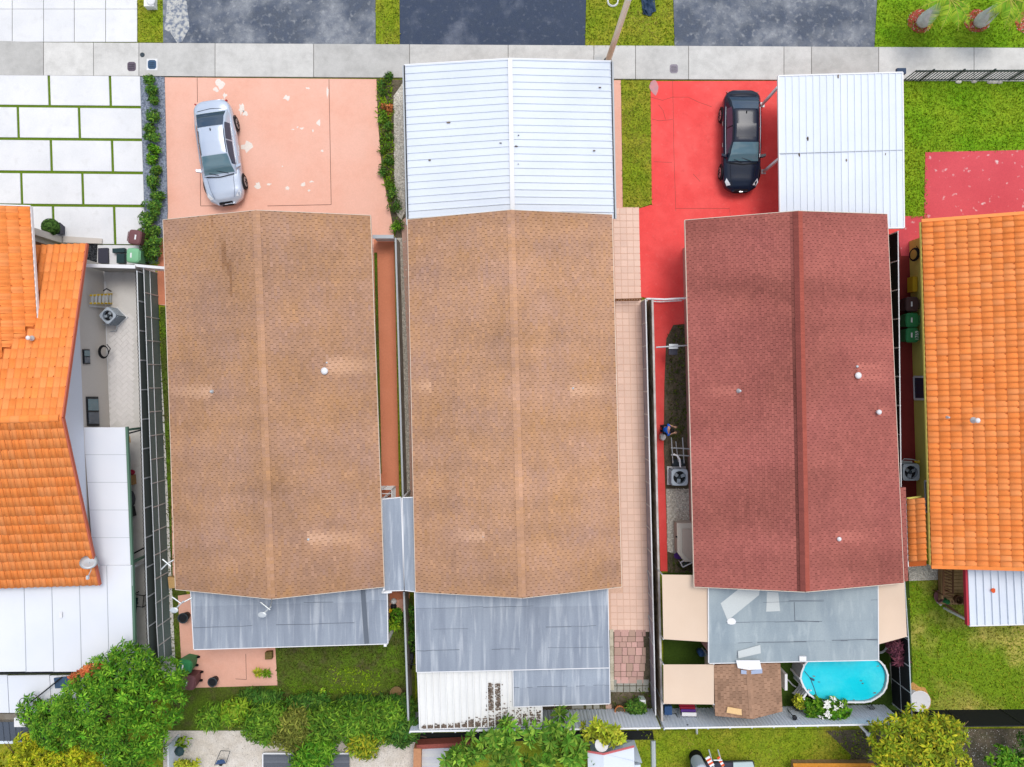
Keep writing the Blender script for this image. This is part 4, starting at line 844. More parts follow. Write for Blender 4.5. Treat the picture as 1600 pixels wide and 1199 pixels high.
# picket fence, top right
pf = thing('picket_fence', 'dark green metal picket fence behind the pavement at top right', 'fence', W(1510,127)); hF = 1.22
pa_, pb_ = xy(W(1411,126.5)), xy(W(1770,125)); nP = 70; up = Vector((0,0,1))
me0 = None
for i in range(nP+1):
    p = lerp(pa_, pb_, i/nP)
    if i % 9 == 5: MB().box(p+up*.66, (.07,.07,1.32)).build('post', fence_blk, pf)
    else: MB().box(p+up*.62, (.034,.034,1.24)).build('picket', fence_blk, pf)
for z in (.12, 1.08, 1.2): MB().bar(pa_+up*z, pb_+up*z, .03, .035).build('rail', fence_blk, pf)
for k, (x, y) in enumerate(((1497,127.5),(1521,127),(1553,128),(1561,128.5),(1546,128))):
    tag(MB().lathe(W(x, y+1, .01), [(.12,0),(.13,.05),(.07,.1),(.01,.11)], 7, 1.2, .7).build('stone', stone_w), 'white stone at the foot of the picket fence, number %s from the carport' % ('one','two','three','four','five')[k], 'stone', 'white stones under the picket fence')
names5 = ['nearest the carport', 'second from the carport', 'third from the carport', 'fifth and last from the carport', 'fourth from the carport']
for o in [o for o in bpy.data.objects if o.name.split('.')[0] == 'stone']:
    pass
for k, o in enumerate([o for o in bpy.data.objects if o.name.split('.')[0] == 'stone']): o['label'] = 'small white stone under the picket fence, '+names5[k]
def wall_run(name, label, a, b, h, th, mat, capm, capw=None):
    """a, b: pixel ends of the wall top centre line"""
    A, B = xy(W(*a, h)), xy(W(*b, h)); t = thing(name, label, 'wall', (A+B)/2)
    d = (B-A).normalized(); n = Vector((d.y, -d.x, 0))*th/2
    MB().prism([A-n, A+n, B+n, B-n], 0, h-.05).build('wall_body', mat, t)
    n2 = n*(capw or 1.3); MB().prism([A-n2, A+n2, B+n2, B-n2], h-.05, h).build('coping', capm, t); return t
conc_cop = M('weathered_coping', c(206,200,194), blotch=(2,.6,c(160,146,132)), fine=(18,.08))
wall_run('boundary_wall', 'grey wall between the left brown-roofed house and the centre house', (618,372), (629.5,776), 1.15, .08, wallgrey, greytrim, 1)
wall_run('boundary_wall', 'grey-brown wall beside the rear lawn and centre extension', (631,925), (638.5,1140), 1.3, .08, wallgrey, greytrim, 1)
wall_run('boundary_wall', 'stained brown wall with white coping along the red side path', (1019.5,467), (1035,1138), 1.4, .09, wallstain, conc_cop, 1)
lf = thing('metal_fence', 'lavender-grey metal panel fence with pale top rail beside the pink path', 'fence', W(1012,790)); A_, B_ = xy(W(1008.8,468,1.25)), xy(W(1024.5,1118,1.25)); nB = 18
for i in range(nB):
    p, q = lerp(A_, B_, i/nB), lerp(A_, B_, (i+1)/nB); MB().sheet(p+up*.05+Vector((0,-.02,0)), q+up*.05+Vector((0,.02,0)), q+up*1.2+Vector((0,.02,0)), p+up*1.2+Vector((0,-.02,0)), .015).build('panel', lav, lf)
    MB().tube(p, p+up*1.27, .028).build('post', galv, lf)
MB().tube(A_+up*1.25, B_+up*1.25, .03).build('top_rail', wpaint, lf)
for i in (12, 14): p, q = lerp(A_, B_, i/nB), lerp(A_, B_, (i+1)/nB); MB().bar(p+up*.1+Vector((-.03,0,0)), q+up*1.15+Vector((-.03,0,0)), .03, .03).build('brace', galv, lf)
# gates and beams across the side paths
t = thing('gate', 'pale grey gate beam across the salmon side path', 'gate', xy(W(599,370,1.3))); A, B = xy(W(582,370,1.3)), xy(W(615,370,1.3))
MB().bar(A+up*1.27, B+up*1.27, .16, .06).build('top_rail', greytrim, t); MB().sheet(A+up*.1, B+up*.1, B+up*1.24, A+up*1.24, .04).build('gate_panel', wpaint, t)
t = thing('gate', 'white bent gate rail across the red side path', 'gate', xy(W(1045,467,1.3))); p1, p2, p3 = xy(W(1010,467,1.3)), xy(W(1038,468,1.3)), xy(W(1073,466,1.3))
MB().path([p1+up*1.3, p2+up*1.3, p3+up*1.3], .045).build('top_rail', wpaint, t); MB().path([p1+up*.2+Vector((0,.03,0)), p2+up*.2, p3+up*.2], .03).build('bottom_rail', wpaint, t)
for i in range(9): p = lerp(p1, p3, i/8); MB().tube(p+up*.2, p+up*1.3, .012).build('picket', galv, t)
t = thing('gate', 'thin pale rail across the dirt strip beside the red house', 'gate', xy(W(1050,542,1.2))); A, B = xy(W(1025,543,1.2)), xy(W(1073,540,1.2))
MB().tube(A+up*1.2, B+up*1.2, .035).build('rail', galv, t); MB().box((A+B)/2+up*1.17+Vector((.1,0,0)), (.42,.22,.05)).build('bracket', galv, t); MB().box((A+B)/2+up*1.0+Vector((.1,-.25,0)), (.4,.26,.2)).build('lamp_box', slate, t)
t = thing('rusty_gate', 'low rusty gate crossing the pink paver path', 'gate', xy(W(981,468,.9))); A, B = xy(W(961,468,.9)), xy(W(1003,467,.9))
rust = M('rusty_iron', c(128,84,46), rough=.9, fine=(16,.5)); MB().tube(A+up*.9, B+up*.9, .03).build('top_rail', rust, t); MB().tube(A+up*.2, B+up*.2, .025).build('bottom_rail', rust, t)
for i in range(11): p = lerp(A, B, i/10); q = lerp(A, B, (i+.6)/10); MB().tube(p+up*.2, q+up*.95, .014).build('bar', rust, t)
gw = wall_run('front_wall', 'taupe gate wall with white coping at the head of the side patio', (133,415), (211,417), 1.75, .08, M('taupe_gate', c(178,172,164), fine=(20,.06), blotch=(1.2,.5,c(150,144,138))), wpaint, 2)
MB().bar(xy(W(200,417,1.75))+up*.9+Vector((0,-.06,0)), xy(W(208,418,1.75))+up*.9+Vector((0,-.06,0)), .05, .05).build('latch', dark, gw)
t = thing('gate', 'white rail gate from the patio fence to the brown-roofed house', 'gate', xy(W(236,418,1.5))); A, B = xy(W(211,415,1.6)), xy(W(257,419,1.6))
MB().bar(A+up*1.6, B+up*1.6, .12, .05).build('top_rail', wpaint, t)
for i in range(14): p = lerp(A, B, i/13); MB().tube(p+up*.1, p+up*1.58, .012).build('picket', galv, t)
# corrugated sheet fences at the back
def sheet_fence(name, label, a, b, h, pitch=.16, mat=sheet_b):
    A, B = xy(W(*a, h)), xy(W(*b, h)); t = thing(name, label, 'fence', (A+B)/2); L_ = (B-A).length; d = (B-A)/L_; n = Vector((-d.y, d.x, 0)); bays = max(1, round(L_/1.0))
    for i in range(bays):
        p, q = lerp(A, B, i/bays), lerp(A, B, (i+1.02)/bays if i < bays-1 else 1); m = int((q-p).length/(pitch/4)); v = []
        for k in range(m+1):
            s = lerp(p, q, k/m)+n*(.011*(1 if k % 4 in (0, 1) else -1)+.004*(i % 2)); v += [s, s+up*h]
        MB().add(v, [(2*k, 2*k+2, 2*k+3, 2*k+1) for k in range(m)]).build('sheet', mat, t)
        MB().box(p-n*.06+up*h/2, (.06,.06,h)).build('post', galv, t)
    MB().bar(A+up*(h+.01), B+up*(h+.01), .07, .04).build('cap_rail', wpaint, t); return t
sheet_fence('sheet_fence', 'pale blue corrugated fence behind the rosette trees, centre lot', (640,1143), (1032,1137.5), 2.1)
sheet_fence('sheet_fence', 'pale blue corrugated fence behind the pool, right lot', (1038,1138), (1415,1131), 2.1)
# ================================================================ SHADE SAILS, SHEDS, POOL
def sail(label, pxs, z, sag=.12):
    P_ = [W(x, y, zz) for (x, y), zz in zip(pxs, z)]; ctr = sum(P_, Vector())/4; t = thing('shade_sail', label, 'shade sail', (ctr.x, ctr.y, 0)); n = 10; v = []
    for i in range(n+1):
        for j in range(n+1):
            a, b = i/n, j/n; p = lerp(lerp(P_[0], P_[1], a), lerp(P_[3], P_[2], a), b); v.append(p-up*sag*math.sin(math.pi*a)*math.sin(math.pi*b))
    MB().add(v, [(i*(n+1)+j, (i+1)*(n+1)+j, (i+1)*(n+1)+j+1, i*(n+1)+j+1) for i in range(n) for j in range(n)]).build('cloth', tan, t, True)
    for p in P_: MB().tube((p.x, p.y, 0), p, .03).build('pole', galv, t)
    return t
sail('tan shade cloth left of the grey-green extension', [(1034.5,898),(1107,899),(1107,1003.5),(1036.5,999)], (2.3,2.4,2.4,2.2))
sail('tan shade cloth between the stained wall and small brown shed', [(1036.5,1038.5),(1115.5,1038.5),(1115.5,1101),(1037,1100)], (2.1,2.2,2.2,2.1))
sail('tan shade cloth between the grey-green extension and black fence', [(1372.5,915),(1413,906),(1417,995),(1373,1007)], (2.4,2.2,2.2,2.4), .2)
yd = sheetpoly('turf_yard', [(1035,895),(1420,895),(1428,1118),(1038,1118)], .02, turf_d, 'dark green artificial turf around the pool')
hs = thing('shed', 'small shed with patchy brown shingle roof beside the pool', 'shed', W(1170,1080)); ze, zr = 2.2, 2.6
nw, rn, ne, se, rs, sw = W(1115.5,1039,ze), W(1169,1037,zr), W(1219,1036,ze), W(1222.5,1112,ze), W(1176,1124,zr), W(1117.5,1119,ze)
rS = MB().add([nw, rn, ne, se, rs, sw]+[q-up*.08 for q in (nw, rn, ne, se, rs, sw)], [(0,5,4,1),(1,4,3,2),(11,6,7,10),(10,7,8,9),(0,1,7,6),(1,2,8,7),(2,3,9,8),(3,4,10,9),(4,5,11,10),(5,0,6,11)]).build('roof', deck_b, hs)
def shed_col(px, py, r):
    n1 = mn.noise((px*.06, py*.05, 2.)); n2 = mn.noise((px*.15, py*.15, 7.)); k = .9+.3*n1+.12*n2+r.normal(0, .06); return np.array([k*.82, k*.86, k*.92])
shingles('shingle_courses', rn, nw, sw, rs, 12, 9, shing, rS, shed_col, 41); shingles('shingle_courses', rn, ne, se, rs, 11, 9, shing, rS, shed_col, 42); ridge_caps('ridge_cap', rn, rs, .12, .28, shing, rS, shed_col, seed=43)
ct = (nw+ne+se+sw)/4; MB().prism([(ct+(q-ct)*.93)[:2] for q in (nw, ne, se, sw)], 0, ze-.1).build('wall', tanwall, hs)
tag(MB().box(W(1152.5,1112,2.48), (.95,.26,.03), math.radians(-10)).build('plank', M('fresh_plywood', c(236,196,140), fine=(10,.04))), 'pale plywood plank lying on the small shed roof', 'plank')
t = thing('folded_sheet', 'white and blue folded plastic sheet lying at the shed ridge', 'sheet', W(1172,1045,2.5)); pz = [W(1150,1032,2.62), W(1187,1032,2.62), W(1190,1046,2.62), W(1171,1048,2.7), W(1153,1044,2.62)]
MB().prism(pz, 2.6, 2.63).build('sheet', wpaint, t); MB().prism([W(1158,1047,2.6), W(1171,1050,2.68), W(1191,1045,2.6), W(1191,1052,2.58), W(1171,1054,2.6), W(1158,1053,2.58)], 2.54, 2.6).build('folded_edge', M('pale_blue_plastic', c(170,182,206)), t)
# pool
po = thing('swimming_pool', 'oval above-ground pool of turquoise water with white rim', 'pool', W(1318,1056)); hp = 1.2
rim = [(1250,1057),(1254,1070),(1262,1083),(1277.5,1095),(1300,1097),(1330,1097.5),(1357,1097.5),(1371,1090),(1383,1080),(1388,1059),(1384,1044),(1374,1032),(1355,1020),(1318,1014),(1280,1019),(1259,1034)]
def chaikin(P_):
    out = []
    for i in range(len(P_)): p, q = P_[i], P_[(i+1) % len(P_)]; out += [lerp(p, q, .25), lerp(p, q, .75)]
    return out
R_ = chaikin([xy(W(x, y, hp)) for x, y in rim]); n = len(R_); cn = sum(R_, Vector())/n
MB().add([p for p in R_]+[p+up*(hp-.02) for p in R_]+[cn+(p-cn)*.985+up*(hp-.02) for p in R_]+[cn+(p-cn)*.985+up*.2 for p in R_], [(i, (i+1) % n, (i+1) % n+n, i+n) for i in range(n)]+[(i+n, (i+1) % n+n, (i+1) % n+2*n, i+2*n) for i in range(n)]+[(i+2*n, (i+1) % n+2*n, (i+1) % n+3*n, i+3*n) for i in range(n)]).build('pool_wall', greytrim, po)
for i in range(n):
    p, q = R_[i], R_[(i+1) % n]; MB().bar(p+up*hp, q+up*hp, .075, .04).build('rim_segment', wpaint, po)
    if i % 2 == 0: MB().box(p+(p-cn).normalized()*.03+up*hp/2, (.06,.08,hp), math.atan2((p-cn).y, (p-cn).x)).build('upright', wpaint, po)
MB().prism([(cn+(p-cn)*.975)[:2] for p in R_], .9, 1.04).build('water', water, po)
for k, (x, y) in enumerate(((1345,1064),(1348,1068),(1271,1057),(1280,1066),(1334,1094),(1367,1083),(1371,1041))): MB().prism(blob(x, y, 2.2, .8, 1.05, 6, k, .5), 1.041, 1.046).build('floating_leaf', leaf_debris, po)
MB().path([W(1257,1049,1.045), W(1266,1060,1.045), W(1272,1075,1.045), W(1276,1088,1.045)], .018, 5).path([W(1266,1060,1.045), W(1272,1063,1.045)], .05, 5).build('vacuum_hose', M('grey_hose', c(70,100,120)), po)
t = thing('pool_ladder', 'white pool steps leaning on the lower left rim of the pool', 'ladder', W(1258,1085)); A, B = W(1243,1076,.0), W(1262,1086,1.25)
for o_ in (Vector((.15,.2,0)), Vector((-.15,-.2,0))): MB().tube(A+o_, B+o_, .03).build('rail', wpaint, t)
for k in range(5): p = lerp(A, B, (k+.7)/5.4); MB().bar(p+Vector((.15,.2,0)), p-Vector((.15,.2,0)), .09, .03).build('step', wpaint, t)
t = thing('pool_filter', 'white window frame unit on the turf between shed and pool', 'filter', W(1221,1060)); MB().box(W(1222.5,1060,.5), (.12,.75,1.0)).build('cabinet', wpaint, t); MB().box(W(1224.5,1060,.6), (.02,.5,.6)).build('panel', slate, t)
MB().path([W(1224,1059,.1), W(1232,1063,.05), W(1238,1070,.06), W(1244,1074,.2)], .03).build('hose', conc_w, t)
# white-roofed patio of the yellow house, red fascia
t = thing('patio_roof', 'white ribbed patio roof with red left fascia behind the yellow house', 'roof', W(1570,930)); a, b, cc, d = W(1511,880,2.4), W(1760,874,2.4), W(1768,970,2.3), W(1514.5,977,2.3)
rib_panels(t, a, b, cc, d, 21, wmetal, rib=.07, rw=.05); MB().bar(a+Vector((-.06,0,-.06)), d+Vector((-.06,0,-.06)), .1, .2).build('fascia', M('red_fascia', c(190,62,74)), t); MB().bar(d+Vector((0,-.03,-.05)), cc+Vector((0,-.03,-.05)), .06, .14).build('gutter', wpaint, t)
MB().prism(blob(1552,923,3.5,3.5,2.45,8,1,.2), 2.4, 2.46).build('orange_mark', oran, t)
for x, y in ((1517,972),(1700,968)): post(t, x, y, 2.2)
t = thing('wooden_deck', 'wooden deck boards with a dark slatted rack below the tiled roof', 'deck', W(1488,912))
for i in range(12): MB().box(W(1490, 880+i*5.6, .12), (1.45,.15,.06)).build('board', wood, t)
t = thing('slatted_rack', 'dark brown slatted rack standing on the wooden deck', 'rack', W(1481,912)); A, B = W(1474,882,1.0), W(1474,930,1.0); A2, B2 = W(1489,882,1.0), W(1489,928,1.0)
for p, q in ((A, B), (A2, B2)): MB().bar(p, q, .06, .06).build('rail', woodd, t); MB().tube((p.x,p.y,.1), p, .03).build('leg', woodd, t); MB().tube((q.x,q.y,.1), q, .03).build('leg', woodd, t)
for i in range(11): k = i/10; MB().bar(lerp(A, B, k)+Vector((0,.06,0)), lerp(A2, B2, k)+Vector((0,-.12,0)), .05, .03).build('slat', woodd, t)
MB().bar(W(1470,880,.3), W(1470,935,.3), .09, .3).build('timber_edge', wood); tag(bpy.data.objects['timber_edge'], 'pale timber beam along the left edge of the wooden deck', 'beam')
t = thing('timber_border', 'dark slanting timber lawn border running to the red fascia', 'border', W(1495,955)); MB().bar(W(1474,942,.06), W(1514,972,.06), .1, .12).build('beam', woodd, t); MB().bar(W(1476,939,.1), W(1514,943,.1), .1, .12).build('beam', woodd, t)
for i in range(8): MB().bar(W(1480+i*4.3,936,.15), W(1482+i*4.3,945,.15), .06, .03).build('slat', wood, t)
# white-roofed shed with red trim, bottom centre; dark plank decks; wooden shed bottom right
t = thing('shed', 'white-roofed shed with red roof trim at the bottom edge, centre', 'shed', W(958,1185)); L1, L2, L3 = W(918,1174,2.3), W(943,1178,2.6), W(990.5,1166,2.3)
MB().add([L1, L2, L3, L3+Vector((.1,-4,0)), L2+Vector((.1,-4,0)), L1+Vector((.1,-4,0))], [(0,1,4,5),(1,2,3,4)]).build('roof', wmetal, t); MB().path([L1+up*.03, L2+up*.03, L3+up*.03], .05).build('trim', M('rose_trim', c(206,110,112)), t)
MB().add([W(920,1158,0), W(991,1156,0), W(991,1156,0)+up*2.3, L2, W(920,1158,0)+up*2.3], [(0,1,2,3,4)]).build('wall', sheet_b, t)
MB().prism([W(925,1162), W(989,1160), W(991,1300), W(927,1300)], 0, 2.2).build('body', sheet_b, t); MB().tube(W(940,1164,2.0), W(940,1164,2.25), .3, n=14).build('drum_lid', wpaint, t)
t = thing('plank_deck', 'dark grey slatted deck at the bottom edge, left of the shrubs', 'deck', W(450,1195))
for i in range(9): MB().box(W(478, 1180+i*5, .2), (4.1,.145,.06)).build('board', M('slate_board%d' % i, c(100+i % 3*6,104+i % 3*6,112+i % 3*6), fine=(14,.08)), t)
MB().bar(W(411,1178,.2), W(411,1230,.2), .06, .12).build('edge_board', wpaint, t); MB().bar(W(411,1177,.2), W(545,1177,.2), .06, .12).build('edge_board', wpaint, t)
t = thing('plank_deck', 'pale grey slatted bench top below the cream patio roof', 'deck', W(690,1190))
for i in range(9): MB().box(W(688, 1171+i*4.6, .5), (1.75,.135,.05)).build('board', M('pale_board%d' % i, c(206+i % 3*4,208+i % 3*4,214), fine=(14,.03)), t)
t = thing('timber_bench', 'reddish timber bench surround around the pale grey slatted top', 'bench', W(690,1160)); MB().bar(W(652,1163,.6), W(735,1159,.6), .2, .6).build('beam', M('redwood', c(150,82,72), fine=(12,.15)), t); MB().bar(W(654,1163,.5), W(652,1260,.5), .35, .9).build('beam', M('tan_timber', c(196,142,104), fine=(12,.1)), t)
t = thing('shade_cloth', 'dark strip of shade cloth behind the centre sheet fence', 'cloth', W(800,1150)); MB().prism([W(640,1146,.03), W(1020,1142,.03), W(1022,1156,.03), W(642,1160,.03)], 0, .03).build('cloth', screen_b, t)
t = thing('garden_shed', 'orange-brown wooden shed roof at the bottom edge, right', 'shed', W(1303,1200)); 
for i in range(6): MB().sheet(W(1239+i*1.0,1193+i*5,.8+i*.04), W(1240+i,1198.3+i*5,.83+i*.04), W(1368,1198.3+i*5,.83+i*.04), W(1365,1193+i*5,.8+i*.04), .03).build('board', M('cedar%d' % i, c(206-i*4,138-i*3,44), rough=.6, stretch=(1,6,1), fine=(9,.12)), t)
MB().prism([W(1244,1198,.7), W(1362,1198,.7), W(1362,1260,.7), W(1244,1260,.7)], 0, .76).build('wall', wood, t)
pipe = thing('downpipe', 'white pipe leaning at the back fence beside the yellow-green tree', 'pipe', W(1352,1140)); MB().tube(W(1343,1133,1.6), W(1356,1147,.1), .06).build('pipe', wpaint, pipe); MB().lathe(W(1356,1147,.1), [(.1,0),(.12,.05),(.08,.08)], 10).build('foot', wpaint, pipe)
tag(MB().tube(W(1088.5,1135,1.9), W(1089,1146,.1), .05).build('pipe_stub', wpaint), 'short white pipe behind the sheet fence above the lawn', 'pipe')
tag(MB().tube(W(1020.5,1157,.05), W(1022,1240,.05), .12).build('white_pipe', galv), 'long pale pipe lying on grass beside the white-roofed shed', 'pipe')
t = thing('cage', 'cream metal lattice cage beside the left brown roof', 'cage', W(602,765)); c0 = W(604,768); 
for x in (-.42, 0, .42):
    for y in (-.55, .25): MB().box(c0+Vector((x,y,.55)), (.05,.05,1.1)).build('bar', wpaint, t)
for z in (.05,.4,.75,1.1):
    for y in (-.55,.25): MB().box(c0+Vector((0,y,z)), (.9,.045,.045)).build('bar', wpaint, t)
    for x in (-.42,.42): MB().box(c0+Vector((x,-.15,z)), (.045,.8,.045)).build('bar', wpaint, t)
for k in range(5): MB().box(c0+Vector((0,-.55+k*.2,1.1)), (.85,.03,.03)).build('bar', wpaint, t)
# ================================================================ VEGETATION
def rosettes(C_, Nrm, k, ln, wd, r, droop=.3, open_=.75):
    """leaf rosettes: centres C (n,3), axis Nrm (n,3); k leaves each, folded quads -> (V, F)"""
    n = len(C_); Nrm = Nrm/np.linalg.norm(Nrm, axis=1)[:, None]
    a = np.cross(Nrm, r.normal(size=(n, 3))); a /= np.linalg.norm(a, axis=1)[:, None]; b = np.cross(Nrm, a)
    t = (np.arange(k)[None]/k*2*math.pi)+r.uniform(0, 6.3, (n, 1))+r.normal(0, .25, (n, k))
    el = r.uniform(.05, open_, (n, k)); L = ln*r.uniform(.65, 1.2, (n, k)); Wd = wd*r.uniform(.8, 1.2, (n, k))
    rad = (np.cos(t)[..., None]*a[:, None]+np.sin(t)[..., None]*b[:, None]); d = rad*np.cos(el)[..., None]+Nrm[:, None]*np.sin(el)[..., None]
    s = np.cross(d, Nrm[:, None]); s /= np.maximum(np.linalg.norm(s, axis=2)[..., None], 1e-6)
    base = C_[:, None]+d*(L*.06)[..., None]; mid = C_[:, None]+d*(L*.55)[..., None]+Nrm[:, None]*(L*.04)[..., None]
    tip = C_[:, None]+d*L[..., None]-Nrm[:, None]*(L*droop)[..., None]
    V = np.stack([base, mid+s*Wd[..., None]*.5, tip, mid-s*Wd[..., None]*.5], 2).reshape(-1, 3)
    T = np.repeat(np.clip(r.normal(.9, .27, n), .4, 1.45), k)[:, None]*np.array([[1., 1., 1.]])
    return V, np.arange(len(V)).reshape(-1, 4), T
def crown_pts(lobes, n, r, inner=.25, top=True):
    """points near the surface of ellipsoid lobes (cx,cy,cz,rx,ry,rz); lower half thinned"""
    w_ = np.array([l[3]*l[4] for l in lobes]); w_ = w_/w_.sum(); idx = r.choice(len(lobes), n, p=w_); Lb = np.array(lobes)[idx]
    d = r.normal(size=(n, 3)); d /= np.linalg.norm(d, axis=1)[:, None]
    if top: d[:, 2] = np.where(d[:, 2] < -.25, -d[:, 2], d[:, 2])
    rad = (1-inner*r.random(n)**1.5)[:, None]; p = Lb[:, :3]+d*Lb[:, 3:6]*rad; nn = d/Lb[:, 3:6]+np.array([0, 0, .8])
    return p, nn
def tree(name, label, cat, base, lobes, n, k, ln, wd, mat, seed, trunk_r=.16, group=None, extra=None, droop=.3, inner=.3):
    r = np.random.default_rng(seed); B = W(*base); t = thing(name, label, cat, B, group)
    L = [(W(x, y, z).x, W(x, y, z).y, z, rx, ry, rz) for x, y, z, rx, ry, rz in lobes]
    zt = min(l[2] for l in L)*.6; m = MB()
    mid = B+Vector((r.uniform(-.1,.1), r.uniform(-.1,.1), zt)); m.path([B, lerp(B, mid, .5)+Vector((.04,.02,0)), mid], [trunk_r*1.25, trunk_r, trunk_r*.85], 8)
    for l in L:
        e = Vector(l[:3]); q = lerp(mid, e, .5)+Vector((0,0,.15)); m.path([mid, q, e], [trunk_r*.7, trunk_r*.45, trunk_r*.15], 6)
        for _ in range(3): e2 = e+Vector((r.normal()*l[3]*.6, r.normal()*l[4]*.6, r.random()*l[5]*.6)); m.path([q, lerp(q, e2, .6), e2], [trunk_r*.3, trunk_r*.2, .012], 5)
    m.build('trunk', bark, t, True)
    P_, N_ = crown_pts(L, n, r, inner); V, F, T = rosettes(P_, N_+r.normal(0, .35, N_.shape), k, ln, wd, r, droop)
    dep = np.zeros(n)
    npmesh('crown', V, F, mat, t, tint=T)
    if extra:
        for (lb, n2, m2) in extra:
            for lb1 in lb:
              L2 = [(W(x, y, z).x, W(x, y, z).y, z, rx, ry, rz) for x, y, z, rx, ry, rz in [lb1]]; P2, N2 = crown_pts(L2, max(6, n2//len(lb)), r, .3); V, F, T = rosettes(P2, N2, k, ln, wd, r, droop); npmesh('foliage_tip', V, F, m2, t, tint=T)
    return t
tree('mango_tree', 'large bright green mango tree over the lower left corner', 'tree', (165,1105),
     [(195,1060,3.6,1.5,1.3,1.1),(245,1095,3.2,1.3,1.2,1.0),(150,1110,3.9,1.7,1.5,1.2),(200,1150,3.4,1.6,1.2,1.1),(95,1130,3.0,1.2,1.1,.9),(258,1060,2.6,.9,.9,.8),(215,1185,2.8,1.2,.9,.9),(60,1110,2.4,.8,.7,.6),(205,1030,2.9,.9,.8,.8),(150,1060,2.9,.9,.8,.8)],
     1150, 12, .30, .065, leaf_mango, 31, .22, extra=[([(143,1052,3.4,.45,.4,.35),(120,1062,3.0,.3,.25,.25),(155,1048,3.5,.3,.3,.3)], 40, leaf_or)])
tree('yellow_tree', 'yellow-green tree at the very bottom left corner', 'tree', (85,1210), [(60,1185,2.6,1.2,.8,.7),(110,1190,2.8,1.3,.8,.8),(150,1195,2.6,1.0,.7,.7),(25,1190,2.2,.8,.6,.5),(45,1160,2.3,.6,.5,.5)], 420, 9, .25, .085, leaf_yel, 32, .12)
tree('yellow_tree', 'yellow-green leafy tree beside the black back fence, lower right', 'tree', (1430,1168), [(1405,1150,3.0,1.2,1.0,.9),(1450,1155,3.2,1.3,1.1,1.0),(1425,1190,3.2,1.4,1.0,1.0),(1475,1150,2.8,.9,.8,.8),(1385,1180,2.6,.8,.7,.7),(1480,1190,2.7,.9,.7,.7),(1430,1120,2.5,.6,.5,.5)], 560, 11, .32, .085, LF('golden_leaf', c(130,154,30), c(226,206,50)), 33, .15)
tree('shrub', 'bright green broad-leaved shrub at the bottom right corner', 'shrub', (1570,1190), [(1565,1185,1.6,.6,.5,.5),(1580,1200,1.6,.7,.5,.5)], 90, 8, .3, .11, leaf_mango, 34, .06)
tree('shrub', 'dark green shrub at the right edge, bottom corner', 'shrub', (1606,1175), [(1606,1165,1.4,.5,.6,.5),(1600,1190,1.3,.4,.4,.4)], 80, 7, .25, .07, leaf_dk, 35, .06)
# rosette-leaved trees, bottom centre
fr = [((735,1170),[(715,1185,2.0,.7,.5,.5),(745,1165,2.2,.6,.5,.5),(735,1195,2.2,.6,.4,.4)],'rosette-leaved tree leftmost below the cream patio roof'),
      ((790,1160),[(775,1150,2.4,.7,.6,.5),(800,1140,2.6,.6,.5,.5),(790,1180,2.3,.8,.6,.5)],'rosette-leaved tree rising over the leaf-littered patio roof'),
      ((850,1165),[(838,1140,2.6,.6,.6,.5),(865,1150,2.4,.7,.6,.5),(850,1185,2.3,.9,.6,.5),(862,1115,2.0,.5,.4,.4)],'rosette-leaved tree beside the grey lean-to, over the sheet fence'),
      ((895,1175),[(885,1165,2.3,.7,.6,.5),(905,1185,2.2,.7,.5,.5),(880,1120,2.2,.5,.4,.4)],'rosette-leaved tree right of the group, left of the white-roofed shed')]
for i, (b_, lb, lab) in enumerate(fr): tree('rosette_tree', lab, 'tree', b_, lb, 32, 14, .45, .135, leaf_fr, 40+i, .06, 'rosette trees behind the centre house', droop=.15, inner=.5)
tree('croton_bush', 'yellow-leaved bush in front of the sheet fence, centre lot', 'bush', (937,1150), [(925,1140,2.2,.4,.35,.3),(945,1135,2.3,.5,.4,.3),(955,1150,2.1,.5,.4,.3)], 30, 13, .34, .11, leaf_ylw, 47, .04, droop=.12)
# strap-leaved hedge of separate shrubs, bottom left-centre
hp_ = [(330,1115,'feathery fan shrub nearest the mango tree',leaf_hedge,.5),(366,1110,'bright yellow-green fan shrub beside the bare soil',leaf_palm,.55),(415,1125,'strap-leaved shrub left end of the back hedge',leaf_hedge,.9),(460,1135,'olive strap-leaved shrub over the dark deck',LF('olive_leaf', c(108,118,44), c(160,160,70)),1.0),(505,1130,'strap-leaved shrub in the middle of the back hedge',leaf_hedge,1.0),(490,1178,'bright strap-leaved shrub hanging over the dark deck edge',leaf_mango,.85),(552,1125,'strap-leaved shrub right of the hedge middle',leaf_hedge,.95),(596,1125,'strap-leaved shrub near the grey-brown wall',leaf_hedge,.95),(570,1155,'yellow-tipped shrub over the pale sandy yard',LF('yellow_tip_leaf', c(120,150,36), c(230,210,50)),.7),(632,1140,'strap-leaved shrub at the wall end of the hedge',leaf_dk,.65)]
for i, (x, y, lab, m_, s) in enumerate(hp_):
    tree('strap_shrub', lab, 'shrub', (x, y), [(x, y, 1.1, s*1.0, s*.75, .6),(x-14*s, y+14*s, .8, s*.7, s*.5, .5),(x+18*s, y-10*s, 1.0, s*.7, s*.5, .5),(x+4*s, y+22*s, .7, s*.6, s*.5, .4)], int(190*s), 8, .5, .075, m_, 60+i, .05, 'shrubs of the back hedge', droop=.35, inner=.6)
for i, (x, y) in enumerate(((398,1085),(480,1092),(555,1095),(610,1095))):
    tree('low_shrub', 'dark low shrub on the lawn side of the back hedge, '+('first','second','third','fourth')[i]+' from the patio', 'shrub', (x, y+6), [(x, y+6, .6, .9, .35, .4),(x+20, y+8, .6, .7, .35, .4)], 150, 7, .42, .07, leaf_dk, 80+i, .04, 'low shrubs by the back lawn', droop=.35, inner=.6)
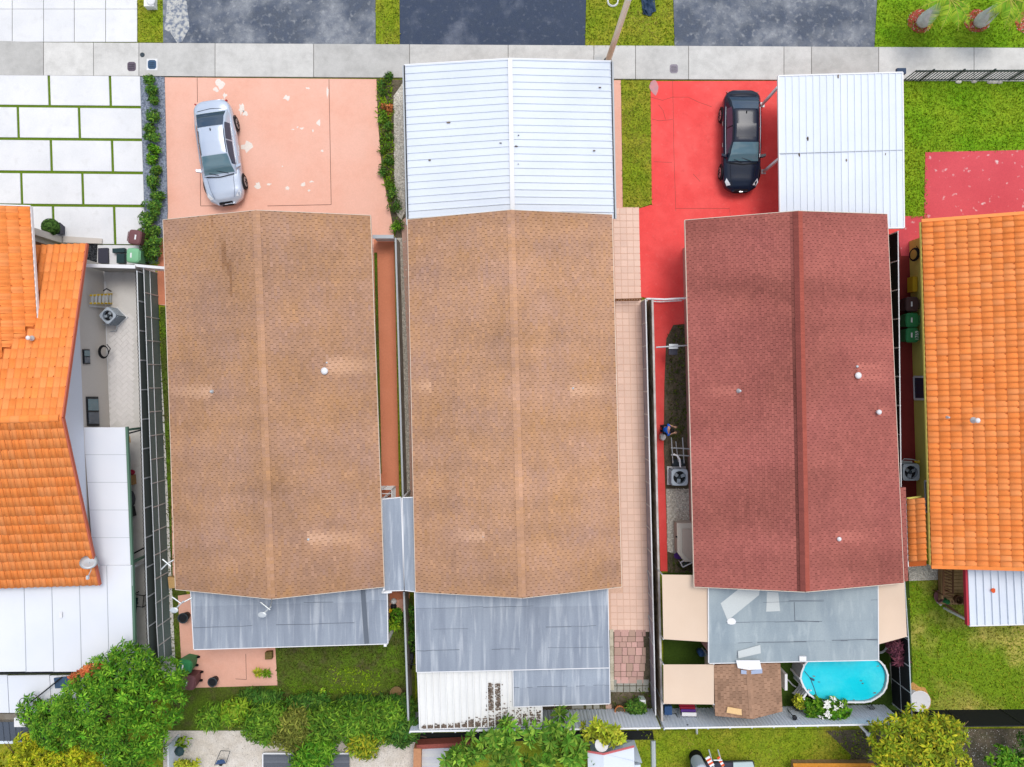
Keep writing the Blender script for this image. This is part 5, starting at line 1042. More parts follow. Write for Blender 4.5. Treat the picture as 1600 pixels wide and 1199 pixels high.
# little shrubs in the blue gravel bed
ys = [(236,127,.30),(238,145,.36),(239,158,.30),(239,181,.36),(239,199,.42),(240,216,.42),(242,235,.3),(242,250,.36),(243,268,.34),(245,286,.42),(247,304,.42),(240,326,.5),(237,345,.55),(237,365,.6),(240,382,.65),(236,398,.6)]
w10 = ['topmost','second','third','fourth','fifth','sixth','seventh','eighth','ninth','tenth','eleventh','twelfth','thirteenth','fourteenth','fifteenth','last']
for i, (x, y, s) in enumerate(ys):
    tree('small_shrub', 'small green shrub in the blue gravel bed, %s from the pavement' % w10[i], 'shrub', (x, y), [(x-1+rnd.uniform(-14,14)*s, y-1+rnd.uniform(-12,12)*s, s*rnd.uniform(.4,1.0), s*rnd.uniform(.3,.6), s*rnd.uniform(.25,.45), s*.5) for _ in range(5)], int(24+80*s), 6, .22, .065, leaf_shrub if i not in (6, 7) else leaf_mango, 100+i, .025, 'shrubs in the blue gravel bed', inner=.5)
# plants in the strip beside the white carport
for i, (x, y, s, m_, lab) in enumerate(((607,124,.3,leaf_dk,'tall dark leafy plant at the pavement end of the planting strip'),(600,140,.32,leaf_shrub,'low weed clump below the dark plant in the planting strip'),(604,168,.28,LF('rust_leaf', c(196,116,66), c(226,150,96)),'rusty orange plant in the planting strip'),(598,186,.3,leaf_hedge,'spiky weed clump left of the rusty plant'),(605,205,.38,leaf_shrub,'bushy green plant below the rusty plant'),(600,228,.36,leaf_hedge,'pale spiky plant beside the salmon drive edge'),(608,245,.4,leaf_dk,'dark bushy plant midway along the planting strip'),(602,266,.4,leaf_shrub,'green plant below the dark bushy plant'),(607,288,.42,leaf_hedge,'broad plant where the salmon drive narrows'),(613,308,.4,leaf_shrub,'bright plant near the carport gutter end'),(617,328,.45,leaf_dk,'dark large-leaved plant near the pale grey gate beam'),(618,350,.42,leaf_mango,'bright large-leaved plant just above the gate beam'))):
    tree('strip_plant', lab, 'plant', (x, y), [(x+rnd.uniform(-16,16)*s, y+rnd.uniform(-24,24)*s, s*rnd.uniform(.2,.8), s*rnd.uniform(.2,.4), s*rnd.uniform(.2,.4), s*.35) for _ in range(5)], int(12+34*s), 6, .24, .05, m_, 130+i, .02, 'plants beside the carport', inner=.6)
tufts('weeds', [(589,126),(612,126),(616,250),(612,330),(598,270),(591,190)], 260, blade_l, 'weeds filling the planting strip', h=(.06,.2), seed=91)
# bushes beside pool, boxwood ball, other pot plants
tree('white_flower_bush', 'round green bush with white flowers against the pale blue fence', 'bush', (1288,1112), [(1275,1105,1.1,.6,.5,.5),(1300,1108,1.2,.8,.55,.55),(1285,1117,1.0,.6,.4,.4)], 210, 7, .2, .1, leaf_mango, 150, .04, extra=[([(1290,1106,1.45,.75,.45,.35)], 10, M('white_petals', c(244,244,236), rand=.05))])
tree('yellow_bush', 'small yellow-flowered bush by the pool steps', 'bush', (1250,1098), [(1250,1096,.9,.3,.3,.3)], 45, 6, .16, .08, leaf_ylw, 151, .03)
tree('purple_plant', 'purple-leaved spiky plant below the right shade sail', 'plant', (1398,1018), [(1398,1010,1.2,.3,.3,.3),(1404,1026,1.0,.3,.3,.3)], 34, 11, .4, .06, leaf_pu, 152, .04, droop=.3)
tree('bromeliad', 'bright yellow-green rosette plant beside the grey extension and wall', 'plant', (617,976), [(617,974,.5,.12,.12,.1)], 5, 12, .38, .09, leaf_palm, 153, .03, droop=.1)
tree('leafy_plant', 'broad-leaved plant above the yellow-green rosette plant', 'plant', (620,962), [(620,962,.5,.25,.25,.2)], 14, 8, .25, .1, leaf_mango, 154, .03)
tree('wall_plant', 'dark climbing plant between the grey-brown wall and centre extension', 'plant', (643,985), [(644,965,.6,.15,.7,.4),(645,1000,.6,.15,.6,.4)], 60, 6, .16, .07, leaf_dk, 155, .03)
tree('fern', 'spiky green fern beside the orange-rimmed pot', 'plant', (993,1106), [(993,1105,.45,.45,.3,.25)], 46, 10, .34, .05, leaf_shrub, 156, .03, droop=.5)
tree('small_plant', 'small yellow-green plant on the back lawn, nearer the patio', 'plant', (505,1082), [(505,1081,.3,.08,.08,.06)], 4, 9, .22, .06, leaf_palm, 157, .02, 'lawn seedlings'); tree('small_plant', 'small yellow-green plant on the back lawn, nearer the wall', 'plant', (583,1091), [(583,1090,.3,.08,.08,.06)], 4, 9, .22, .06, leaf_palm, 158, .02, 'lawn seedlings')
for x, y, lab in ((402,1052,'yellow-green rosette plant at left on the salmon patio'),(415,1054,'larger yellow-green rosette plant on the salmon patio corner')):
    tree('agave', lab, 'plant', (x, y), [(x, y, .2, .06, .06, .05)], 3 if x < 410 else 4, 11, .26 if x < 410 else .34, .08, leaf_ylw if x < 410 else leaf_palm, 160, .03, droop=.05)
def frond(m, base, d, ln, r, up0=.55, k=20, wl=.34):
    """one palm frond into MB m: arching rib with leaflets each side"""
    d = Vector(d).normalized(); s = Vector((-d.y, d.x, 0)); pts = []
    for i in range(k+1):
        t = i/k; pts.append(base+d*(ln*t)+Vector((0,0,ln*(up0*t-.75*t*t))))
    for i in range(1, k):
        p = pts[i]; f = math.sin(math.pi*min(1, .12+i/k*.95)); l = wl*f
        for sg in (-1, 1):
            q = p+(s*sg*.9+d*.45).normalized()*l-Vector((0,0,l*.35)); e = d*.03
            m.add([p-e, p+e, q+e*.3, q-e*.3], [(0,1,2,3)])
    return pts
def palm(label, px, py, h, seed):
    r = random.Random(seed); B = W(px, py); t = thing('palm_tree', label, 'palm', B, 'palms on the right verge'); T = B+Vector((.05,.03,h))
    MB().lathe(B, [(.27,0),(.32,.2),(.33,.5),(.29,.85),(.2,h*.9),(.14,h)], 14).build('trunk', trunkw, t, True)
    MB().tube(T, T+Vector((0,0,.55)), .1, .05).build('crownshaft', leaf_palm, t)
    m = MB(); rib = MB()
    for i in range(14):
        a = 2*math.pi*i/14+r.uniform(-.15,.15); u_ = r.uniform(.35, .95); pts = frond(m, T+Vector((0,0,.5)), (math.cos(a), math.sin(a), 0), r.uniform(1.15,1.6), r, u_, 26, .36); rib.path(pts, [.022]*10+[.012]*17, 5)
    m.build('fronds', leaf_palm, t); rib.build('frond_ribs', M('frond_rib%d' % seed, c(176,176,80)), t); return t
for i, (x, y, lab) in enumerate(((1440,36,'white-trunked palm in a red mulch ring nearer the asphalt apron'),(1529,36,'white-trunked palm in a red mulch ring at the top right'))):
    palm(lab, x, y, 1.75, 70+i)
for x, y, lab in ((1438,33,'red mulch ring around the palm nearer the asphalt apron'),(1527,33,'red mulch ring around the top right palm'),(1606,35,'red mulch ring cut by the right picture edge')):
    t = thing('mulch_ring', lab, 'mulch', W(x, y), 'red mulch rings'); MB().prism(blob(x, y, 20, 18, .03, 18, x, .06), 0, .03).build('mulch', mulch_r, t); stones('edging_stone', [(x+21*math.cos(a), y+18*math.sin(a)) for a in np.linspace(0, 6.28, 14)], 120, (.02,.045), stone_w, 'pale stone chips edging the ring', int(x), t)
# potted boxwood ball
t = thing('potted_boxwood', 'clipped boxwood ball in a square slate pot by the porch', 'plant', W(97,361)); pc = W(97,361); v = []
MB().add([pc+Vector((s*x,s*y,z)) for z, s in ((0,.17),(.62,.27)) for x, y in ((-1,-1),(1,-1),(1,1),(-1,1))], [(0,1,5,4),(1,2,6,5),(2,3,7,6),(3,0,4,7),(4,5,6,7),(3,2,1,0)]).build('pot', slate, t)
r_ = np.random.default_rng(5); d = r_.normal(size=(420,3)); d /= np.linalg.norm(d, axis=1)[:, None]; V, F, T = rosettes(np.array(pc)+np.array([0,0,.92])+d*.37, d, 5, .07, .05, r_, .1, .5); npmesh('foliage_ball', V, F, leaf_box, t, tint=T); MB().lathe(pc+Vector((0,0,.92)), [(.02,-.35),(.2,-.29),(.32,-.15),(.35,0),(.32,.15),(.2,.29),(.02,.35)], 14).build('foliage_core', M('box_core', c(48,74,32)), t, True)
# ================================================================ CARS
def car(name, label, px, py, ang, L, Wd, paint, cabin, sunroof=False, wb=2.75, hgt=1.46, hatch=0):
    """built at the origin facing +x, then the root is placed; surfaces are sampled from smooth profiles"""
    t = thing(name, label, 'car', (0,0,0)); h = L/2; W2 = Wd/2
    def ip(x, tab):
        xs_, ys_ = zip(*tab); 
        for i in range(len(xs_)-1):
            if xs_[i] <= x <= xs_[i+1]:
                u = (x-xs_[i])/(xs_[i+1]-xs_[i]); u = u*u*(3-2*u)*.6+u*.4; return ys_[i]+(ys_[i+1]-ys_[i])*u
        return ys_[0] if x < xs_[0] else ys_[-1]
    hw = [(-h,.56*W2),(-h+.10,.80*W2),(-h+.35,.93*W2),(-h*.5,.995*W2),(0,W2),(h*.5,.985*W2),(h-.5,.93*W2),(h-.2,.80*W2),(h-.06,.58*W2),(h,.42*W2)]
    zb = [(-h,.80),(-h+.2,.90),(-h*.5,.92),(0,.90),(h*.4,.86),(h-.5,.74),(h-.15,.64),(h,.56)]
    ztp = [(-h,.86),(-h+.12,.98),(-h+.5,1.03),(-h*.4,1.02),(h*.3,.98),(h*.42,.96),(h-.55,.85),(h-.2,.74),(h,.60)]
    zl = [(-h,.42),(-h+.25,.24),(h-.3,.22),(h,.34)]
    nx = 46; V = []; ny = 8
    for i in range(nx+1):
        x = -h+L*i/nx; w_, b_, tp, lo = ip(x, hw), ip(x, zb), ip(x, ztp), ip(x, zl)
        half = [(w_*.90, lo), (w_*.985, lo+(b_-lo)*.28), (w_, lo+(b_-lo)*.62), (w_*.975, b_-.03), (w_*.90, b_+.015), (w_*.68, lerp(b_, tp, .75)), (w_*.35, tp-.006), (0, tp)]
        V += [(x, y, z) for y, z in half]+[(x, -y, z) for y, z in half[-2::-1]]
    m = 2*ny-1; F = [(i*m+j, (i+1)*m+j, (i+1)*m+j+1, i*m+j+1) for i in range(nx) for j in range(m-1)]+[tuple(range(m-1, -1, -1)), tuple(range(nx*m, (nx+1)*m))]
    F += [(i*m, i*m+m-1, (i+1)*m+m-1, (i+1)*m) for i in range(nx)]
    MB().add(V, F).build('body', paint, t, True)
    # cabin: x positions of rear-glass foot, roof rear, roof front, windscreen foot
    xr, r1, r0, xf = cabin; zc = lambda x: ip(x, [(xr,1.0),(lerp(xr, r1, .5),1.28),(r1,hgt-.04),((r0+r1)/2,hgt),(r0,hgt-.05),(lerp(r0, xf, .5),1.23),(xf,.955)])
    def prof(x):
        z = zc(x); k = (z-.93)/(hgt-.93); wr = lerp(.80*W2, .64*W2, max(0, k)); f = .88*W2
        return [(lerp(.80, .90, min(1, k*3))*W2 if k < .33 else .90*W2, .90), (lerp(.90*W2, wr, .55), lerp(.90, z, .55)), (wr*1.0, z-.05*max(.2, k)), (wr*.86, z-.008), (wr*.45, z+.006), (0, z+.01)]
    nx2 = 30; V = []
    for i in range(nx2+1):
        x = lerp(xr, xf, i/nx2); p = prof(x); V += [(x, y, z) for y, z in p]+[(x, -y, z) for y, z in p[-2::-1]]
    m = 11; MB().add(V, [(i*m+j, (i+1)*m+j, (i+1)*m+j+1, i*m+j+1) for i in range(nx2) for j in range(m-1)]).build('roof', paint, t, True)
    def patch(xa, xb, jr, off, nm, mat, n=9, inset=0):
        """glass panel following the cabin surface: x range, profile points as floats in 0..10"""
        V = []
        for i in range(n+1):
            x = lerp(xa, xb, i/n); p = prof(x); full = p+[(-y, z) for y, z in p[-2::-1]]
            for j in jr:
                k = int(j); fr = j-k; a = full[k]; b = full[min(k+1, 10)]; y, z = lerp(a[0], b[0], fr), lerp(a[1], b[1], fr); V.append((x, y+(off if y > 0 and len(jr) < 5 else -off if y < 0 and len(jr) < 5 else 0)*.8, z+off))
        q = len(jr); return MB().add(V, [(i*q+j, (i+1)*q+j, (i+1)*q+j+1, i*q+j+1) for i in range(n) for j in range(q-1)]).build(nm, mat, t, True)
    top_j = [2.15, 2.6, 3, 4, 5, 6, 7, 7.4, 7.85]
    patch(lerp(xf, r0, .06), lerp(xf, r0, .93), top_j, .014, 'windscreen', screen_w); patch(lerp(xr, r1, .10), lerp(xr, r1, .92), top_j, .014, 'rear_window', glass)
    for jr in ((.35, 1, 1.75), (9.65, 9, 8.25)):
        patch(lerp(xr, r1, .75), lerp(r0, r1, .52), jr, .012, 'side_window', glass); patch(lerp(r0, r1, .47), lerp(xf, r0, .45), jr, .012, 'side_window', glass)
    for s in (1, -1):
        MB().path([(lerp(xr, r1, .6), s*.895*W2, .935), ((r0+r1)/2, s*.91*W2, .94), (lerp(xf, r0, .3), s*.885*W2, .93)], .014, 5).build('window_trim', chrome, t)
        MB().path([(r1+.1, s*.635*W2, hgt-.06), ((r0+r1)/2, s*.65*W2, hgt-.02), (r0, s*.635*W2, hgt-.07)], .013, 5).build('roof_rail', dark, t)
        my = s*(W2+.10); mx = lerp(xf, r0, .32); MB().add([(mx-.07,s*.9*W2,.95),(mx+.09,s*.9*W2,.95),(mx+.03,my+s*.03,.98),(mx-.09,my+s*.03,.98),(mx-.07,s*.9*W2,1.04),(mx+.06,s*.9*W2,1.05),(mx+.0,my+s*.03,1.09),(mx-.1,my+s*.03,1.08)], [(0,1,2,3),(4,7,6,5),(0,4,5,1),(1,5,6,2),(2,6,7,3),(3,7,4,0)]).build('mirror', paint, t)
        hx = h-.30; MB().add([(hx-.28,s*.80*W2,.80),(hx-.05,s*.62*W2,.765),(hx+.13,s*.50*W2,.69),(hx+.08,s*.74*W2,.66),(hx-.12,s*.87*W2,.74)], [(0,1,2,3,4)] if s < 0 else [(4,3,2,1,0)]).build('headlight', lampw, t)
        MB().box((-h+.16, s*.70*W2, .80), (.06,.30,.12), s*.7).build('taillight', lampr, t)
        for x in (.2, -.8): MB().box((x, s*(W2+.005), .76), (.2,.02,.03)).build('door_handle', paint, t)
        for x in (wb/2+.02, -wb/2+.02):
            y = s*(W2-.09); wh = MB().tube((x,y-.11,.33), (x,y+.11,.33), .33, n=24).build('wheel', rubber, t); rim_ = MB().lathe((0,0,0), [(.22,0),(.23,.01),(.2,.02),(.05,.025),(.01,.03)], 18)
            rim_.v = [(x+a, y+s*(.112+c_), .33+b_) for a, b_, c_ in rim_.v]; rim_.build('rim', rimm, wh)
            for q in range(5): an = q*1.2566; MB().bar((x,y+s*.145,.33), (x+.19*math.cos(an), y+s*.14, .33+.19*math.sin(an)), .05, .02, (0,1,0)).build('spoke', dark, wh)
            MB().path([(x+.37*math.cos(a), s*(W2*.99), .33+.37*math.sin(a)) for a in [math.pi*q/10 for q in range(11)]], .03, 5).build('wheel_arch', dark, t)
    MB().add([(h-.10,-.30,.70),(h-.10,.30,.70),(h+.005,.26,.56),(h+.005,-.26,.56),(h-.02,.34,.64),(h-.02,-.34,.64)], [(0,5,3,2,4,1)]).build('grille', dark, t); MB().box((h-.0,0,.62), (.03,.14,.05)).build('badge', chrome, t)
    MB().path([(xf+.03,-.72*W2,.975),(xf+.1,0,.985),(xf+.03,.72*W2,.975)], .022, 5).build('cowl', dark, t)
    MB().path([(xf-.02,.45*W2,1.0),(xf-.18,-.1,1.08)], .012, 4).build('wiper', dark, t); MB().path([(xf+.02,-.05,1.0),(xf-.1,-.5*W2,1.06)], .012, 4).build('wiper', dark, t)
    for s in (1, -1): MB().path([(xf+.12, s*.66*W2, .99),(h-.6, s*.60*W2, .87),(h-.25, s*.5*W2, .77)], .006, 4).build('bonnet_seam', dark, t)
    MB().path([(xr-.05,-.7*W2,1.01),(xr-.10,0,1.045),(xr-.05,.7*W2,1.01)], .010, 4).build('boot_seam', dark, t); MB().box((-h-.005,0,.72), (.02,.5,.13)).build('number_plate', wpaint, t); MB().box((h+.01,0,.42), (.02,.5,.12)).build('lower_grille', dark, t)
    if sunroof: patch(lerp(r0, r1, .12), lerp(r0, r1, .55), [3.2, 4, 5, 6, 6.8], .012, 'sunroof', black)
    MB().lathe(((r0+r1)/2+(r1-r0)*.42,0,hgt-.02), [(.05,0),(.03,.05),(.005,.07)], 8, 1.6, .5).build('antenna_fin', dark, t)
    p = W(px, py); t.location = (p.x, p.y, .03); t.rotation_euler = (0,0,ang); return t
car('car', 'silver sedan parked askew on the salmon driveway', 351, 246, math.radians(-90+8), 4.8, 1.82, silver, (-1.85,-.95,.25,1.12))
car('car', 'glossy black car with sunroof parked on the red driveway', 1151.5, 228.5, math.radians(-90.3), 4.65, 1.78, black, (-2.0,-1.2,.2,1.05), True, 2.68, 1.5)
# ================================================================ BINS, UNITS, SMALL THINGS
def wheelie_bin(label, px, py, ang, mat, lidmat=None, group='wheelie bins', number=None):
    t = thing('wheelie_bin', label, 'bin', (0,0,0), group); s = [(0,.21,.24),(.9,.27,.31)]
    v = [Vector((x*a, y*b, z)) for z, a, b in s for x, y in ((-1,-1),(1,-1),(1,1),(-1,1))]
    MB().add(v, [(0,1,5,4),(1,2,6,5),(2,3,7,6),(3,0,4,7),(3,2,1,0)]).build('body', mat, t); lm = lidmat or mat
    v = []; 
    for z, k in ((.9,1.0),(.96,1.02),(1.02,.88),(1.04,.6)): v += [(math.copysign(abs(math.cos(a))**.45, math.cos(a))*.30*k-.01, math.copysign(abs(math.sin(a))**.45, math.sin(a))*.34*k, z) for a in [q*math.pi/8+.01 for q in range(16)]]
    lid = MB().add(v, [(j*16+i, j*16+(i+1) % 16, (j+1)*16+(i+1) % 16, (j+1)*16+i) for j in range(3) for i in range(16)]+[tuple(range(48, 64))]).build('lid', lm, t, False)
    MB().box((.05,0,1.046), (.07,.22,.006)).build('label_plate', wpaint, lid)
    MB().tube((-.34,-.22,.96), (-.34,.22,.96), .02).build('handle', mat, t)
    for y in (-.2,.2): MB().tube((-.24,y-.03,.1), (-.24,y+.03,.1), .1, n=14).build('wheel', rubber, t)
    if number:
        cu = bpy.data.curves.new('number', 'FONT'); cu.body = number; cu.size = .22; cu.extrude = .003; cu.align_x = 'CENTER'; cu.align_y = 'CENTER'
        tmp = bpy.data.objects.new('tmp', cu); COL.objects.link(tmp); dg = bpy.context.evaluated_depsgraph_get(); me = bpy.data.meshes.new_from_object(tmp.evaluated_get(dg)); bpy.data.objects.remove(tmp)
        me.materials.clear(); me.materials.append(wpaint); o = bpy.data.objects.new('painted_number', me); COL.objects.link(o); o.parent = lid; o.location = (-.19,.02,1.047); o.rotation_euler = (0,0,-math.pi/2)
    p = W(px, py, 1.0); t.location = (p.x, p.y, .03); t.rotation_euler = (0,0,ang); return t
wheelie_bin('maroon bin on the white pavers beside the hedge', 211, 371, math.radians(-8), binbrown); wheelie_bin('pale green bin below the maroon bin beside the hedge', 207.5, 399.5, math.radians(178), bingreen_l)
wheelie_bin('green bin on the salmon back patio beside the mango tree', 288, 1042, math.radians(170), bingreen); wheelie_bin('dark maroon bin half under the mango tree', 294, 1067, math.radians(175), binbrown)
wheelie_bin('dark brown bin by the yellow wall, topmost of three', 1425, 475.5, math.radians(180), M('brown_bin', c(86,64,62), rough=.5)); wheelie_bin('green bin between the brown bin and the numbered bin', 1425, 500.5, math.radians(180), bingreen); wheelie_bin('green bin with a white painted number by the yellow wall', 1425, 524, math.radians(180), bingreen, number='1769')
def ac_unit(label, px, py, s, ang, h=.85, blades=3):
    t = thing('ac_unit', label, 'air conditioner', (0,0,0), 'outdoor air conditioners'); k = s/2
    MB().box((0,0,.04), (s*1.15,s*1.15,.08)).build('pad', conc_w, t).color = (1,1,1,1); MB().box((0,0,(h-.1)/2), (s*.96,s*.96,h-.24)).build('casing', acd, t)
    for i in range(7):
        z = .16+i*(h-.25)/6
        for a in range(4): MB().box(Matrix.Rotation(a*math.pi/2, 3, 'Z') @ Vector((k*.97,0,z)), (.02,s*.9,.035), a*math.pi/2).build('louvre', acw, t)
    n = 28; v = []
    for z in (h, h+.05):
        v += [(math.copysign(abs(math.cos(a))**.35, math.cos(a))*k, math.copysign(abs(math.sin(a))**.35, math.sin(a))*k, z) for a in [2*math.pi*(q+.5)/n for q in range(n)]]
    v += [(k*.78*math.cos(2*math.pi*(q+.5)/n), k*.78*math.sin(2*math.pi*(q+.5)/n), h+.055) for q in range(n)]+[(k*.76*math.cos(2*math.pi*(q+.5)/n), k*.76*math.sin(2*math.pi*(q+.5)/n), h-.12) for q in range(n)]
    MB().add(v, [(j*n+i, j*n+(i+1) % n, (j+1)*n+(i+1) % n, (j+1)*n+i) for j in range(3) for i in range(n)]).build('top_cover', acw, t)
    MB().lathe((0,0,h-.14), [(k*.76,0),(k*.76,.01)], n).build('fan_well', dark, t); MB().lathe((0,0,h-.1), [(k*.2,0),(k*.2,.1),(k*.1,.12)], 14).build('motor', acd, t)
    for i in range(blades):
        a = 2*math.pi*i/blades+.4; R = Matrix.Rotation(a, 3, 'Z') @ Matrix.Rotation(.35, 3, 'X'); MB().box(Matrix.Rotation(a, 3, 'Z') @ Vector((k*.46,0,h-.06)), (k*.5,k*.42,.012), R=R).build('fan_blade', acw, t)
    for r_ in (.3,.45,.6,.74): MB().path([(k*r_*math.cos(q), k*r_*math.sin(q), h+.05) for q in [2*math.pi*j/20 for j in range(20)]], .004, 4, True).build('grille_ring', dark, t)
    p = W(px, py, h); t.location = (p.x, p.y, .02); t.rotation_euler = (0,0,ang); return t
ac_unit('air conditioner turned diagonally on the pale side patio', 169.5, 493.5, .62, math.radians(45), .9); ac_unit('air conditioner with three pale fan blades beside the red roof', 1061.5, 746, .76, 0, .75); ac_unit('air conditioner by the yellow wall and black-screened fence', 1422.5, 738, .78, 0, .8)
for lab, pts, r_ in (('thin pipe loop at the diagonal air conditioner', [(160,507,.3),(170,509,.25),(176,508,.2)], .02), ('white bent pipe above the red-house air conditioner', [(1052,710,.9),(1058,712,.9),(1062,718,.9),(1063,730,.8)], .045), ('thin conduit above the yellow-house air conditioner', [(1408,722,.9),(1413,717,1.0),(1425,718,1.2),(1437,721,.9)], .02), ('small angled pipe on the patio below the diagonal air conditioner', [(172,518,.1),(181,517,.15),(183,508,.2)], .025)):
    tag(MB().path([W(*q) for q in pts], r_, 7).build('pipe', wpaint if r_ > .03 else galv), lab, 'pipe')
tag(MB().box(W(1433,721,.9), (.2,.1,.1), .1).build('wall_lamp', yel), 'small yellow lamp on the yellow wall above the air conditioner', 'lamp')
def coil(name, lab, px, py, z, R_, tilt, mat, turns=4):
    c0 = W(px, py, z); pts = []
    for i in range(turns*16): a = 2*math.pi*i/16; rr = R_*(1-.06*(i//16)); v = Vector((rr*math.cos(a), rr*math.sin(a), .02*(i//16))); pts.append(c0+Matrix.Rotation(tilt, 3, 'Y') @ v)
    pts += [pts[-1]+Vector((.1,.25,.0)), pts[-1]+Vector((-.05,.45,.02))]
    return tag(MB().path(pts, .022, 6).build(name, mat), lab, 'hose')
coil('garden_hose', 'black garden hose coiled on the beige wall above the patio', 161.5, 550, .9, .3, math.radians(75), rubber); coil('garden_hose', 'black hose coil hanging on the yellow wall', 1429, 398, .78, .3, math.radians(-75), rubber)
coil('cable_coil', 'white cable coil on the grass beside the utility pole', 957.5, 2, .05, .26, 0, wpaint, 3)
t = thing('stepladder', 'yellow stepladder leaning on the beige wall', 'ladder', W(163,470)); A, B = W(175,467,.02), W(141,468,1.75); o_ = Vector((0,.22,0))
for s in (1,-1): MB().bar(A+o_*s, B+o_*.8*s, .05, .07).build('rail', yel, t)
for i in range(6): p = lerp(A, B, (i+.5)/6); MB().bar(p+o_, p-o_, .09, .03).build('step', galv, t)
MB().bar(W(139,478,1.5), W(170,481,.1), .05, .02).build('brace', wpaint, t); MB().path([A+Vector((-.1,.3,.6)), A+Vector((.0,.42,.5)), A+Vector((.15,.3,.35))], .03).build('top_cap', dark, t)
# utility pole
t = thing('utility_pole', 'tall beige concrete utility pole rising from the pavement edge', 'pole', W(949,98)); B = W(949,98); MB().tube(B, B+Vector((.15,.0,10.5)), .135, .12, n=10).build('pole', polem, t, True); MB().lathe(B+Vector((0,0,0)), [(.2,.05),(.2,.12),(.17,.3)], 10).build('collar', acd, t)
MB().tube(B+Vector((.09,-.0,6.3)), B+Vector((.09,0,6.9)), .17, n=10).build('band', wpaint, t); MB().bar(B+Vector((-1.1,0,9.6)), B+Vector((1.3,0,9.6)), .1, .12).build('crossarm', woodd, t)
t = thing('service_box', 'small grey concrete service box at the foot of the utility pole', 'box', W(934,94)); MB().box(W(935,92,.1), (.42,.34,.08)).build('frame', conc, t).color = (.9,.9,.9,1); MB().box(W(935.5,93,.14), (.3,.24,.02)).build('lid', conc, t).color = (.8,.82,.84,1)
t = thing('tarpaulin', 'crumpled navy tarpaulin lying on the grass at the top edge', 'tarpaulin', W(1012,10)); r_ = random.Random(4); n = 9; v = []
for i in range(n):
    for j in range(n):
        x = 1003+i*2.6+(j-4)*.4; y = -8+j*4.2-(abs(i-4)*.9 if j > 5 else 0)-(6 if j == n-1 and i > 5 else 0); v.append(W(x, y, .06+.16*r_.random()*(1 if 0 < i < n-1 and 0 < j < n-1 else .2)))
MB().add(v, [(i*n+j, (i+1)*n+j, (i+1)*n+j+1, i*n+j+1) for i in range(n-1) for j in range(n-1)]).build('sheet', navy, t)
t = thing('utility_box', 'white utility box on the grass strip at the top left', 'box', W(235.5,3)); MB().box(W(235.5,4,.2), (.46,.55,.4)).build('cabinet', wpaint, t); MB().lathe(W(236,2,.4), [(.2,0),(.2,.04),(.16,.06)], 14).build('cap', conc_w, t).color = (.95,.95,.95,1)
# black-pebble bed, dark panels beside the porch
tag(slab('pebble_bed', [(136,381),(152,380),(151,411),(135,412)], .08, .08, dark), 'black pebble bed between the tiled roof and slate panel', 'pebble bed'); stones('pebbles', [(136,382),(151.5,381),(150.5,410.5),(135.5,411)], 260, (.025,.05), stone_k, 'black and white pebbles in the bed by the porch', 31, None, .08)
tag(slab('slate_panel', [(153,388),(168,387.5),(168.5,411.5),(153,411.5)], .2, .2, slate), 'dark slate slab box right of the pebble bed', 'slab')
tag(slab('storage_crate', [(175.5,388.5),(194,387.5),(194,394.5),(175.5,395)], .3, .28, teal), 'narrow dark teal crate left of the pale green bin', 'crate'); tag(slab('storage_crate', [(182,397),(194,396.5),(194,411),(182,411)], .3, .28, teal), 'square dark teal crate below the narrow crate', 'crate')
# items on the left patio
t = thing('cardboard_box', 'brown cardboard box with red cloth beside the white side roof', 'box', W(203,750)); MB().box(W(205,750,.2), (.3,.45,.4), .1).build('carton', M('cardboard', c(188,146,98), fine=(14,.05)), t); MB().lathe(W(206,738,.4), [(.15,0),(.17,.06),(.06,.12),(.01,.1)], 9, 1.1, .8).build('red_cloth', redc, t)
tag(MB().box(W(201.5,687,.02), (.14,.3,.05), .1).build('wood_offcut', M('offcut', c(196,152,96))), 'small wood offcut on the pale side patio', 'offcut')
tag(MB().lathe(W(205,780,.02), [(.3,0),(.34,.12),(.24,.3),(.1,.38),(.02,.4)], 11, .7, 1.3).build('dark_bag', M('grey_bag', c(84,84,92), rough=.6)), 'dark grey bag below the cardboard box', 'bag'); tag(MB().box(W(205,800,.2), (.25,.45,.4), .2).build('toolbox', dark), 'black toolbox below the grey bag', 'box')
t = thing('lounge_frame', 'black tubular frame on the shaded patio corner', 'chair', W(217,938)); MB().path([W(209,929,.5), W(225,931,.5), W(223,949,.5), W(208,947,.5)], .03, 6, True).build('frame', dark, t)
for x, y in ((209,929),(225,931),(223,949),(208,947)): p = W(x, y, .5); MB().tube((p.x,p.y,.02), p, .025).build('leg', dark, t)
MB().sheet(W(209,934,.45), W(216,934,.45), W(213,958,.45), W(209,958,.45), .03).build('seat_cloth', teal, t)
# TV aerials on eaves
def aerial(lab, px, py, z, pts, dish=None):
    t = thing('tv_aerial', lab, 'aerial', W(px, py, z)); 
    for a, b in pts: MB().tube(W(*a), W(*b), .03, n=6).build('arm', galv, t)
    if dish: MB().lathe(W(*dish), [(.02,0),(.14,.03),(.16,.08),(.1,.1)], 10, 1.2, .8).build('receiver', galv, t)
    return t
aerial('thin metal aerial at the lower left eave of the brown roof', 268, 877, 2.7, [((271,875.5,2.75),(261,881,2.9)),((254,874,3.0),(267,885,3.0)),((261,881,2.9),(252,890,3.0))]); aerial('metal aerial with white receiver above the salmon patio', 283, 941, 2.5, [((300,934,2.5),(283,943,2.7)),((269,933,2.9),(283,943,2.9)),((287,939,2.8),(273,953,2.9))], (273,953,2.9))
aerial('aerial with white receiver standing on the left grey extension', 420, 948, 2.45, [((425,938,2.5),(422,950,2.8)),((407,941,3.0),(422,953,3.0)),((424,948,2.9),(411,959,3.0))], (410.5,960,3.0))
